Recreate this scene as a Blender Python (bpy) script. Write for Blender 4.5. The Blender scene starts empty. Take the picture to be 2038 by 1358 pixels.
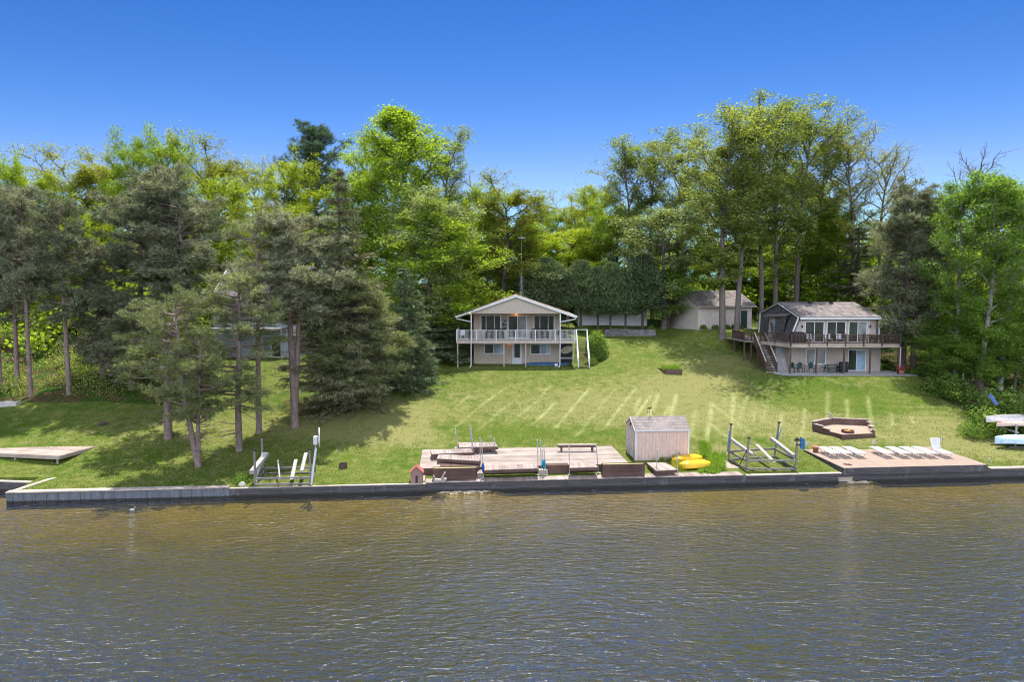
import bpy, math, random
import numpy as np
from mathutils import Vector, Matrix
R = math.radians
SC = bpy.context.scene
COL = SC.collection
# ------------------------------------------------------------------ camera
CAM_Z = 12.5; PITCH = R(4.6); F = 1359.0
cd = bpy.data.cameras.new("camera"); cam = bpy.data.objects.new("camera", cd); COL.objects.link(cam)
cam.location = (0, 0, CAM_Z); cam.rotation_euler = (R(90) - PITCH, 0, 0)
cd.sensor_width = 36; cd.lens = 36 * F / 2038; cd.clip_end = 6000; cd.clip_start = 0.1
SC.camera = cam
# ------------------------------------------------------------------ light
SUN_EL = R(67); SUN_AZ = R(7)          # azimuth measured from +Y towards +X
w = bpy.data.worlds.new("World"); SC.world = w; w.use_nodes = True
nt = w.node_tree; bg = nt.nodes["Background"]
sky = nt.nodes.new("ShaderNodeTexSky"); sky.sky_type = 'NISHITA'; sky.sun_disc = False
sky.sun_elevation = SUN_EL; sky.sun_rotation = SUN_AZ
sky.altitude = 0; sky.air_density = 0.9; sky.dust_density = 0.05; sky.ozone_density = 3.0
hs = nt.nodes.new("ShaderNodeMix"); hs.data_type = 'RGBA'; hs.blend_type = 'MULTIPLY'; hs.inputs[0].default_value = 1
nt.links.new(sky.outputs[0], hs.inputs[6]); hs.inputs[7].default_value = (1, 1, 1, 1)
# deepen the clear-air sky: each channel of the sky texture gets its own contrast
sr = nt.nodes.new("ShaderNodeSeparateColor"); cr = nt.nodes.new("ShaderNodeCombineColor"); nt.links.new(hs.outputs[2], sr.inputs[0])
outs = []
def wmath(op, a_, b_):
    n_ = nt.nodes.new("ShaderNodeMath"); n_.operation = op
    for i_, v_ in enumerate((a_, b_)):
        if isinstance(v_, bpy.types.NodeSocket): nt.links.new(v_, n_.inputs[i_])
        else: n_.inputs[i_].default_value = v_
    return n_.outputs[0]
for ch, (g_, k_) in enumerate(((3.1, 0.055), (1.95, 0.150), (1.6, 0.285))):
    outs.append(wmath('MINIMUM', wmath('MULTIPLY', wmath('POWER', sr.outputs[ch], g_), k_), 26.0))
# the air stays blue even near the sun: green never above 0.74 of blue, red never above 0.56 of green
gr = wmath('MINIMUM', outs[1], wmath('MULTIPLY', outs[2], 0.74)); rd = wmath('MINIMUM', outs[0], wmath('MULTIPLY', gr, 0.56))
nt.links.new(rd, cr.inputs[0]); nt.links.new(gr, cr.inputs[1]); nt.links.new(outs[2], cr.inputs[2])

# added fill light: an unseen bright cloud bank in the sky behind the viewer
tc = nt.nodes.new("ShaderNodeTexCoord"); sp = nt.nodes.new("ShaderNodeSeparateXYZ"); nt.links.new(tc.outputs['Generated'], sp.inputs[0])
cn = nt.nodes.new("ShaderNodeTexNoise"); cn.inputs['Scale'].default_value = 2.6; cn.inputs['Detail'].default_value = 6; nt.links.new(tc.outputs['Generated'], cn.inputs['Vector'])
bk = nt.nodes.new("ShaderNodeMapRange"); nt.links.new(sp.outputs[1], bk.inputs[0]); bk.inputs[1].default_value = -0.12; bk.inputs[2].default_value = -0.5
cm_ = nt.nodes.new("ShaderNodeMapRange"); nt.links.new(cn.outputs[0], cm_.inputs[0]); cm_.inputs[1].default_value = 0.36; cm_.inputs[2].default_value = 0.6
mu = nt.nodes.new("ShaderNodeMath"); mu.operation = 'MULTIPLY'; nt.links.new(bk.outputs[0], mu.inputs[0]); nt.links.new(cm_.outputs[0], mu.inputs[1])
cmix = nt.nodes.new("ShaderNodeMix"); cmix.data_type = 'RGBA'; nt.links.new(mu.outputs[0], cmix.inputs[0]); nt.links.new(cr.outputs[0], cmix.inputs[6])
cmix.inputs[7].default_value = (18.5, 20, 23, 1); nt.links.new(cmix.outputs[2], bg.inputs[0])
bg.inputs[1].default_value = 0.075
sd = bpy.data.lights.new("sun", 'SUN'); sun = bpy.data.objects.new("sun", sd); COL.objects.link(sun)
sd.energy = 4.0; sd.angle = R(0.5); sd.color = (1.0, 0.95, 0.86)
sdir = Vector((math.sin(SUN_AZ) * math.cos(SUN_EL), math.cos(SUN_AZ) * math.cos(SUN_EL), math.sin(SUN_EL)))
sun.rotation_euler = sdir.to_track_quat('Z', 'Y').to_euler(); sun.location = (0, 0, 60)
SC.view_settings.view_transform = 'Standard'; SC.view_settings.look = 'None'
SC.view_settings.exposure = 1.16; SC.view_settings.gamma = 1; SC.view_settings.use_curve_mapping = False
SC.cycles.use_denoising = True; SC.cycles.filter_width = 1.1; SC.cycles.sample_clamp_direct = 5
SC.cycles.max_bounces = 8; SC.cycles.diffuse_bounces = 4; SC.cycles.glossy_bounces = 3
SC.cycles.transmission_bounces = 4; SC.cycles.transparent_max_bounces = 8; SC.cycles.sample_clamp_indirect = 6
SC.cycles.caustics_reflective = False; SC.cycles.caustics_refractive = False

# ------------------------------------------------------------------ projection helpers (photo pixel -> place)
SP, CP = math.sin(PITCH), math.cos(PITCH)
def ray(px, py):
    u = (px - 1019) / F; v = (679 - py) / F
    return Vector((u, CP + v * SP, -SP + v * CP))
def onz(px, py, z):
    r = ray(px, py); t = (z - CAM_Z) / r.z
    return Vector((r.x * t, r.y * t, z))
def aty(px, py, Y):
    r = ray(px, py); t = Y / r.y
    return Vector((r.x * t, Y, CAM_Z + r.z * t))
def xat(px, Y, Z=5.0):
    depth = Y * CP - (Z - CAM_Z) * SP
    return (px - 1019) / F * depth

# ------------------------------------------------------------------ ground shape
SH0, SHK = 41.0, 0.0844
def shore(X):
    X = np.asarray(X, float)
    base = SH0 + SHK * X
    return np.where(X < -29.0, SH0 + SHK * -29 + 2.6 + 0.02 * (X + 29), base)
PD = [0, 5.5, 22, 34, 50, 90, 150, 400, 3000]
PZ = [0.60, 0.86, 4.45, 7.05, 8.3, 10.3, 12.0, 14.0, 14.0]
PADS = [  # x0,x1,y0,y1,z,blend
    (-6.5, 7.4, 64.5, 69.6, 4.5, 3.0), (25.0, 38.5, 62.5, 67.0, 4.28, 3.0), (18.5, 28.5, 76.0, 84, 7.62, 3.5),
    (-33, -20, 66.5, 76, 5.3, 4.0), (10.0, 17, 76.0, 79.6, 6.65, 3.5), (23.6, 27.8, 49.4, 52.0, 1.42, 2.6)]
def ground(X, Y):
    X = np.asarray(X, float); Y = np.asarray(Y, float)
    d = Y - (SH0 + SHK * X) + np.where(X < -29, 0.0, 0.0)
    z = np.interp(d, PD, PZ)
    # rounded profile plus gentle swells, the slope on the right woods is a little higher
    amp = np.clip((d - 3) / 12, 0, 1)
    z = z + amp * (0.16 * np.sin(X * 0.23 + 1.1) * np.cos(Y * 0.19) + 0.07 * np.sin(X * 0.61 + Y * 0.4))
    z = z + np.clip((X - 36) / 14, 0, 1) * np.clip((d - 6) / 10, 0, 1) * 1.0
    z = z + np.clip((-X - 22) / 12, 0, 1) * np.clip((d - 8) / 12, 0, 1) * 0.35
    for (x0, x1, y0, y1, pz, bl) in PADS:
        dx = np.maximum(np.maximum(x0 - X, X - x1), 0); dy = np.maximum(np.maximum(y0 - Y, Y - y1), 0)
        q = np.clip(1 - np.sqrt(dx * dx + dy * dy) / bl, 0, 1); q = q * q * (3 - 2 * q)
        z = z * (1 - q) + pz * q
    return z
def gz(X, Y): return float(ground(X, Y))
def gpx(px, py):
    """where the sight line of a photo pixel meets the ground"""
    r = ray(px, py); t = 30.0
    for _ in range(4000):
        p = Vector((r.x * t, r.y * t, CAM_Z + r.z * t))
        if p.z <= gz(p.x, p.y): return Vector((p.x, p.y, gz(p.x, p.y)))
        t += 0.05
    return p

# ------------------------------------------------------------------ object helpers
def tag(o, label=None, cat=None, group=None, kind=None):
    if label: o['label'] = label
    if cat: o['category'] = cat
    if group: o['group'] = group
    if kind: o['kind'] = kind
    return o
def thing(name, label, cat, loc, group=None, rz=0):
    o = bpy.data.objects.new(name, None); COL.objects.link(o); o.location = loc; o.rotation_euler = (0, 0, rz)
    o.empty_display_size = 0.2
    return tag(o, label, cat, group)
def wloc(o):
    v = Vector((0, 0, 0))
    while o is not None: v = v + o.location; o = o.parent
    return v
def npmesh(name, V, Fc, mats=None, smooth=False):
    V = np.asarray(V, np.float32).reshape(-1, 3); Fc = np.asarray(Fc, np.int32); k = Fc.shape[1]
    me = bpy.data.meshes.new(name); me.vertices.add(len(V)); me.vertices.foreach_set("co", V.ravel())
    me.loops.add(Fc.size); me.loops.foreach_set("vertex_index", Fc.ravel())
    me.polygons.add(len(Fc)); me.polygons.foreach_set("loop_start", np.arange(0, Fc.size, k, dtype=np.int32))
    me.polygons.foreach_set("loop_total", np.full(len(Fc), k, np.int32))
    if smooth: me.polygons.foreach_set("use_smooth", np.ones(len(Fc), bool))
    me.update(calc_edges=True)
    for m in (mats or []): me.materials.append(m)
    return me
def link(name, me, parent=None, loc=(0, 0, 0)):
    o = bpy.data.objects.new(name, me); COL.objects.link(o); o.parent = parent; o.location = loc
    return o
def dup(root, loc, rz=0.0, label=None, scale=None):
    def cp(o, par):
        c = o.copy(); COL.objects.link(c); c.parent = par
        for ch in list(o.children): cp(ch, c)
        return c
    r = cp(root, None); r.location = loc; r.rotation_euler = (0, 0, rz)
    if label: r['label'] = label
    if scale is not None: r.scale = scale
    return r

class MB:
    def __init__(s): s.v = []; s.f = []
    def add(s, vs, fs):
        n = len(s.v); s.v += [tuple(v) for v in vs]; s.f += [tuple(i + n for i in f) for f in fs]
    def box(s, x0, x1, y0, y1, z0, z1, M=None):
        vs = [Vector((x, y, z)) for z in (z0, z1) for y in (y0, y1) for x in (x0, x1)]
        if M is not None: vs = [M @ v for v in vs]
        s.add(vs, [(0, 2, 3, 1), (4, 5, 7, 6), (0, 1, 5, 4), (2, 6, 7, 3), (0, 4, 6, 2), (1, 3, 7, 5)])
    def bar(s, p0, p1, w, h=None, up=Vector((0, 0, 1))):
        h = h or w; p0 = Vector(p0); p1 = Vector(p1); d = (p1 - p0).normalized()
        if abs(d.dot(up)) > 0.98: up = Vector((0, 1, 0))
        a = d.cross(up).normalized(); b = a.cross(d)
        vs = []
        for p in (p0, p1):
            for (i, j) in ((-1, -1), (1, -1), (1, 1), (-1, 1)): vs.append(p + a * (i * w / 2) + b * (j * h / 2))
        s.add(vs, [(0, 1, 2, 3), (7, 6, 5, 4), (0, 4, 5, 1), (1, 5, 6, 2), (2, 6, 7, 3), (3, 7, 4, 0)])
    def tube(s, pts, rs, n=8, cap=True):
        pts = [Vector(p) for p in pts]
        if not hasattr(rs, '__len__'): rs = [rs] * len(pts)
        rings = []; prev = None
        for i, p in enumerate(pts):
            d = (pts[min(i + 1, len(pts) - 1)] - pts[max(i - 1, 0)])
            d = d.normalized() if d.length > 1e-9 else Vector((0, 0, 1))
            if prev is None:
                a = d.cross(Vector((0, 0, 1)) if abs(d.z) < 0.95 else Vector((1, 0, 0))).normalized()
            else:
                a = (prev - d * prev.dot(d)); a = a.normalized() if a.length > 1e-6 else d.orthogonal().normalized()
            prev = a; b = d.cross(a)
            rings.append([p + (a * math.cos(2 * math.pi * k / n) + b * math.sin(2 * math.pi * k / n)) * rs[i] for k in range(n)])
        base = len(s.v)
        for r in rings: s.v += [tuple(q) for q in r]
        for i in range(len(pts) - 1):
            for k in range(n):
                k2 = (k + 1) % n
                s.f.append((base + i * n + k, base + i * n + k2, base + (i + 1) * n + k2, base + (i + 1) * n + k))
        if cap:
            s.f.append(tuple(base + k for k in reversed(range(n))))
            s.f.append(tuple(base + (len(pts) - 1) * n + k for k in range(n)))
    def prism(s, poly, off):
        """closed polygon (list of Vectors) extruded by a vector"""
        poly = [Vector(p) for p in poly]; off = Vector(off); n = len(poly)
        s.add(poly + [p + off for p in poly],
              [tuple(range(n)), tuple(reversed(range(n, 2 * n)))] + [(i, n + i, n + (i + 1) % n, (i + 1) % n) for i in range(n)])
    def lathe(s, prof, c=(0, 0, 0), n=20):
        c = Vector(c); base = len(s.v)
        for (r, z) in prof:
            for k in range(n): s.v.append((c.x + r * math.cos(2 * math.pi * k / n), c.y + r * math.sin(2 * math.pi * k / n), c.z + z))
        for i in range(len(prof) - 1):
            for k in range(n):
                k2 = (k + 1) % n
                s.f.append((base + i * n + k, base + i * n + k2, base + (i + 1) * n + k2, base + (i + 1) * n + k))
    def build(s, name, m, parent=None, bevel=0, smooth=False):
        off = wloc(parent)
        me = bpy.data.meshes.new(name)
        me.from_pydata([(v[0] - off.x, v[1] - off.y, v[2] - off.z) for v in s.v], [], s.f)
        me.materials.append(m); me.update()
        import bmesh
        bm = bmesh.new(); bm.from_mesh(me); bmesh.ops.recalc_face_normals(bm, faces=bm.faces); bm.to_mesh(me); bm.free()
        if smooth:
            for p in me.polygons: p.use_smooth = True
        o = link(name, me, parent)
        if bevel:
            b = o.modifiers.new("bevel", 'BEVEL'); b.width = bevel; b.segments = 1; b.limit_method = 'ANGLE'
        return o
def solo(o, label, cat, group=None):
    """a one-mesh top-level thing: put its origin at its base"""
    me = o.data; co = np.empty(len(me.vertices) * 3, np.float32); me.vertices.foreach_get("co", co); co = co.reshape(-1, 3)
    c = np.array([(co[:, 0].min() + co[:, 0].max()) / 2, (co[:, 1].min() + co[:, 1].max()) / 2, co[:, 2].min()])
    me.vertices.foreach_set("co", (co - c).astype(np.float32).ravel()); me.update(); o.location = c
    return tag(o, label, cat, group)

# ------------------------------------------------------------------ materials
def nmat(name):
    m = bpy.data.materials.new(name); m.use_nodes = True
    return m, m.node_tree, m.node_tree.nodes["Principled BSDF"]
def N(nt, t, **kw):
    n = nt.nodes.new(t)
    for k, v in kw.items():
        if k in n.inputs: n.inputs[k].default_value = v
        else: setattr(n, k, v)
    return n
def ramp(nt, fac, stops):
    r = nt.nodes.new("ShaderNodeValToRGB"); e = r.color_ramp.elements
    while len(e) < len(stops): e.new(0.5)
    for i, (p, c) in enumerate(stops): e[i].position = p; e[i].color = (*c, 1) if len(c) == 3 else c
    nt.links.new(fac, r.inputs[0]); return r.outputs[0]
def mixc(nt, fac, a, b, mode='MIX'):
    m = nt.nodes.new("ShaderNodeMix"); m.data_type = 'RGBA'; m.blend_type = mode
    for s, v in ((m.inputs[0], fac), (m.inputs[6], a), (m.inputs[7], b)):
        if isinstance(v, bpy.types.NodeSocket): nt.links.new(v, s)
        else: s.default_value = (*v, 1) if hasattr(v, '__len__') and len(v) == 3 else v
    return m.outputs[2]
def math_(nt, op, a, b=0.0, c=None):
    m = nt.nodes.new("ShaderNodeMath"); m.operation = op
    for i, v in enumerate((a, b, c)):
        if v is None: continue
        if isinstance(v, bpy.types.NodeSocket): nt.links.new(v, m.inputs[i])
        else: m.inputs[i].default_value = v
    return m.outputs[0]
def pos(nt, scale=(1, 1, 1), rot=(0, 0, 0), obj=False):
    if obj:
        src = nt.nodes.new("ShaderNodeTexCoord").outputs['Object']
    else:
        src = nt.nodes.new("ShaderNodeNewGeometry").outputs['Position']
    mp = nt.nodes.new("ShaderNodeMapping"); mp.inputs['Scale'].default_value = scale; mp.inputs['Rotation'].default_value = rot
    nt.links.new(src, mp.inputs[0]); return mp.outputs[0]
def noise(nt, vec, scale, detail=4, rough=0.55, dist=0):
    n = nt.nodes.new("ShaderNodeTexNoise"); n.inputs['Scale'].default_value = scale; n.inputs['Detail'].default_value = detail
    n.inputs['Roughness'].default_value = rough; n.inputs['Distortion'].default_value = dist
    nt.links.new(vec, n.inputs['Vector']); return n.outputs[0]
def bump(nt, h, strength, dist, bsdf):
    b = nt.nodes.new("ShaderNodeBump"); b.inputs['Strength'].default_value = strength; b.inputs['Distance'].default_value = dist
    nt.links.new(h, b.inputs['Height']); nt.links.new(b.outputs[0], bsdf.inputs['Normal']); return b
def basic(name, c, rough=0.7, var=0.25, nscale=6.0, metal=0.0, stretch=(1, 1, 1), island=0.0, bmp=0.0, spec=0.3):
    """matte surface with a noise-driven wear variation and optional per-piece variation"""
    m, nt, b = nmat(name)
    p = pos(nt, stretch, obj=False)
    n1 = noise(nt, p, nscale, 5, 0.65)
    dark = tuple(x * (1 - var) for x in c); lite = tuple(min(x * (1 + var), 1) for x in c)
    col = ramp(nt, n1, [(0.3, dark), (0.7, lite)])
    if island:
        g = nt.nodes.new("ShaderNodeNewGeometry")
        k = ramp(nt, g.outputs['Random Per Island'], [(0, (1 - island,) * 3), (1, (1 + island,) * 3)])
        col = mixc(nt, 1.0, col, k, 'MULTIPLY')
    nt.links.new(col, b.inputs['Base Color']); b.inputs['Roughness'].default_value = rough; b.inputs['Metallic'].default_value = metal
    b.inputs['Specular IOR Level'].default_value = spec
    if bmp: bump(nt, n1, bmp, 0.02, b)
    return m
def wood(name, c1, c2, grain=(1.2, 30, 30), island=0.22, bmp=0.35):
    m, nt, b = nmat(name)
    p = pos(nt, grain); n1 = noise(nt, p, 1.0, 6, 0.7)
    p2 = pos(nt); n2 = noise(nt, p2, 0.9, 4, 0.6)
    col = ramp(nt, n1, [(0.28, c1), (0.72, c2)])
    st = ramp(nt, n2, [(0.35, (0.72, 0.70, 0.70)), (0.65, (1.1, 1.1, 1.1))])
    col = mixc(nt, 0.8, col, st, 'MULTIPLY')
    g = nt.nodes.new("ShaderNodeNewGeometry")
    k = ramp(nt, g.outputs['Random Per Island'], [(0, (1 - island,) * 3), (1, (1 + island,) * 3)])
    col = mixc(nt, 1.0, col, k, 'MULTIPLY')
    nt.links.new(col, b.inputs['Base Color']); b.inputs['Roughness'].default_value = 0.85; b.inputs['Specular IOR Level'].default_value = 0.2
    if bmp: bump(nt, n1, bmp, 0.01, b)
    return m
def foliage(name, cols, transl=0.56, island=0.35, clump=0.6, tcol=(1.25, 1.2, 0.45)):
    m, nt, b = nmat(name); nt.nodes.remove(b)
    g = nt.nodes.new("ShaderNodeNewGeometry"); oi = nt.nodes.new("ShaderNodeObjectInfo")
    p = pos(nt); n1 = noise(nt, p, clump, 2, 0.5)
    mixf = math_(nt, 'ADD', math_(nt, 'MULTIPLY', g.outputs['Random Per Island'], 0.72), math_(nt, 'MULTIPLY', n1, 0.3))
    mixf = math_(nt, 'ADD', mixf, math_(nt, 'MULTIPLY', math_(nt, 'SUBTRACT', oi.outputs['Random'], 0.5), 0.22))
    n = len(cols); col = ramp(nt, mixf, [(0.2 + 0.6 * i / (n - 1), c) for i, c in enumerate(cols)])
    d = nt.nodes.new("ShaderNodeBsdfDiffuse"); t = nt.nodes.new("ShaderNodeBsdfTranslucent")
    gl = nt.nodes.new("ShaderNodeBsdfGlossy"); gl.inputs['Roughness'].default_value = 0.6; gl.inputs[0].default_value = (1, 1, 1, 1)
    nt.links.new(col, d.inputs[0]); nt.links.new(mixc(nt, 1.0, col, tcol, 'MULTIPLY'), t.inputs[0])
    m1 = nt.nodes.new("ShaderNodeMixShader"); m1.inputs[0].default_value = transl
    nt.links.new(d.outputs[0], m1.inputs[1]); nt.links.new(t.outputs[0], m1.inputs[2])
    m2 = nt.nodes.new("ShaderNodeMixShader"); m2.inputs[0].default_value = 0.015
    nt.links.new(m1.outputs[0], m2.inputs[1]); nt.links.new(gl.outputs[0], m2.inputs[2])
    nt.links.new(m2.outputs[0], nt.nodes["Material Output"].inputs[0])
    return m
def siding(name, c, pitch=0.2, axis='x', groove=0.35, var=0.12, rough=0.8, rot=0.0):
    """vertical grooved board siding; grooves are narrow dark lines in the boards themselves"""
    m, nt, b = nmat(name)
    p = pos(nt, rot=(0, 0, rot)); sx = nt.nodes.new("ShaderNodeSeparateXYZ"); nt.links.new(p, sx.inputs[0])
    src = sx.outputs[{'x': 0, 'y': 1, 'z': 2}[axis]]
    fr = math_(nt, 'FRACT', math_(nt, 'DIVIDE', src, pitch))
    line = math_(nt, 'LESS_THAN', fr, 0.1)
    n1 = noise(nt, pos(nt, (3, 3, 1.0)), 2.2, 5, 0.6); n2 = noise(nt, pos(nt, (1, 1, 1)), 12, 3)
    col = ramp(nt, n1, [(0.3, tuple(x * (1 - var) for x in c)), (0.7, tuple(x * (1 + var) for x in c))])
    col = mixc(nt, math_(nt, 'MULTIPLY', line, groove), col, tuple(x * 0.45 for x in c))
    col = mixc(nt, 0.12, col, ramp(nt, n2, [(0.3, (0.3, 0.3, 0.3)), (0.7, (1, 1, 1))]), 'MULTIPLY')
    nt.links.new(col, b.inputs['Base Color']); b.inputs['Roughness'].default_value = rough; b.inputs['Specular IOR Level'].default_value = 0.25
    h = math_(nt, 'SUBTRACT', 1.0, line); bump(nt, h, 0.5, 0.01, b)
    return m
def shingle(name, c1, c2, course=0.16, width=0.3, ax=0, rough=0.9):
    m, nt, b = nmat(name)
    p = pos(nt); sx = nt.nodes.new("ShaderNodeSeparateXYZ"); nt.links.new(p, sx.inputs[0])
    cb = nt.nodes.new("ShaderNodeCombineXYZ"); nt.links.new(sx.outputs[ax], cb.inputs[0]); nt.links.new(sx.outputs[2], cb.inputs[1])
    br = nt.nodes.new("ShaderNodeTexBrick"); nt.links.new(cb.outputs[0], br.inputs['Vector'])
    br.inputs['Color1'].default_value = (*c1, 1); br.inputs['Color2'].default_value = (*c2, 1)
    br.inputs['Mortar'].default_value = (*[x * 0.55 for x in c1], 1); br.inputs['Scale'].default_value = 1
    br.inputs['Mortar Size'].default_value = 0.008; br.inputs['Brick Width'].default_value = width; br.inputs['Row Height'].default_value = course
    n1 = noise(nt, pos(nt), 1.3, 5, 0.6)
    col = mixc(nt, 0.5, br.outputs[0], ramp(nt, n1, [(0.3, (0.5, 0.5, 0.5)), (0.7, (1.15, 1.12, 1.1))]), 'MULTIPLY')
    nt.links.new(col, b.inputs['Base Color']); b.inputs['Roughness'].default_value = rough; b.inputs['Specular IOR Level'].default_value = 0.2
    bump(nt, br.outputs[1], -0.4, 0.02, b)
    return m
def glass(name, tint=(0.035, 0.042, 0.03), rough=0.03, spec=0.22):
    m, nt, b = nmat(name)
    n1 = noise(nt, pos(nt), 0.7, 2)
    nt.links.new(ramp(nt, n1, [(0.3, tuple(x * 0.5 for x in tint)), (0.7, tuple(x * 1.5 for x in tint))]), b.inputs['Base Color'])
    b.inputs['Roughness'].default_value = rough; b.inputs['Specular IOR Level'].default_value = spec; b.inputs['IOR'].default_value = 1.45
    return m
def emit(name, c, s):
    m, nt, b = nmat(name); b.inputs['Emission Color'].default_value = (*c, 1); b.inputs['Emission Strength'].default_value = s
    b.inputs['Base Color'].default_value = (*c, 1); return m
# ================================================================== GROUND, WATER
def lawn_material():
    m, nt, b = nmat("lawn")
    P = pos(nt)
    fine = noise(nt, P, 9.0, 6, 0.75)
    n_mid = noise(nt, P, 1.4, 5, 0.65); n_big = noise(nt, P, 0.22, 4, 0.6); n_hf = noise(nt, pos(nt, (1, 1, 1)), 26.0, 4, 0.8)
    g = ramp(nt, fine, [(0.28, (0.085, 0.115, 0.020)), (0.5, (0.17, 0.19, 0.040)), (0.72, (0.28, 0.275, 0.085))])
    lush = ramp(nt, fine, [(0.3, (0.065, 0.115, 0.012)), (0.7, (0.16, 0.22, 0.03))])
    col = mixc(nt, ramp(nt, n_big, [(0.45, (0, 0, 0)), (0.62, (1, 1, 1))]), g, lush)
    at = nt.nodes.new("ShaderNodeAttribute"); at.attribute_name = "zones"
    sz = nt.nodes.new("ShaderNodeSeparateColor"); nt.links.new(at.outputs['Color'], sz.inputs[0])
    straw = ramp(nt, n_hf, [(0.3, (0.24, 0.19, 0.09)), (0.7, (0.56, 0.44, 0.27))])
    # straw patches: dry attribute broken up by noise
    dm = math_(nt, 'ADD', math_(nt, 'MULTIPLY', n_mid, 0.9), math_(nt, 'MULTIPLY', sz.outputs[1], 0.62))
    dm = math_(nt, 'ADD', dm, math_(nt, 'MULTIPLY', math_(nt, 'SUBTRACT', fine, 0.5), 0.8))
    dry = ramp(nt, dm, [(0.58, (0, 0, 0)), (0.86, (1, 1, 1))])
    col = mixc(nt, math_(nt, 'MULTIPLY', dry, 0.8), col, straw)
    # pale dried mower tracks, attribute blue broken by noise
    tr = math_(nt, 'MULTIPLY', sz.outputs[2], ramp(nt, math_(nt, 'ADD', math_(nt, 'MULTIPLY', n_hf, 0.5), math_(nt, 'ADD', math_(nt, 'MULTIPLY', fine, 0.25), math_(nt, 'MULTIPLY', n_mid, 0.25))), [(0.40, (0, 0, 0)), (0.54, (1, 1, 1))]))
    col = mixc(nt, math_(nt, 'MULTIPLY', tr, 0.95), col, (0.66, 0.58, 0.38))
    # forest floor: leaf litter and low green
    f1 = noise(nt, P, 3.0, 6, 0.8); f2 = noise(nt, P, 0.6, 4, 0.6)
    lit = ramp(nt, f1, [(0.3, (0.045, 0.026, 0.014)), (0.5, (0.13, 0.082, 0.05)), (0.7, (0.27, 0.18, 0.12))])
    herb = ramp(nt, f1, [(0.3, (0.02, 0.05, 0.01)), (0.7, (0.09, 0.17, 0.03))])
    lit = mixc(nt, ramp(nt, f2, [(0.45, (0, 0, 0)), (0.58, (1, 1, 1))]), lit, herb)
    fm = ramp(nt, math_(nt, 'ADD', sz.outputs[0], math_(nt, 'MULTIPLY', math_(nt, 'SUBTRACT', n_mid, 0.5), 0.7)), [(0.42, (0, 0, 0)), (0.58, (1, 1, 1))])
    col = mixc(nt, fm, col, lit)
    col = mixc(nt, 1.0, col, (0.52, 0.625, 0.42), 'MULTIPLY')
    nt.links.new(col, b.inputs['Base Color']); b.inputs['Roughness'].default_value = 0.95; b.inputs['Specular IOR Level'].default_value = 0.1
    bump(nt, fine, 0.9, 0.06, b)
    return m

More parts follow.
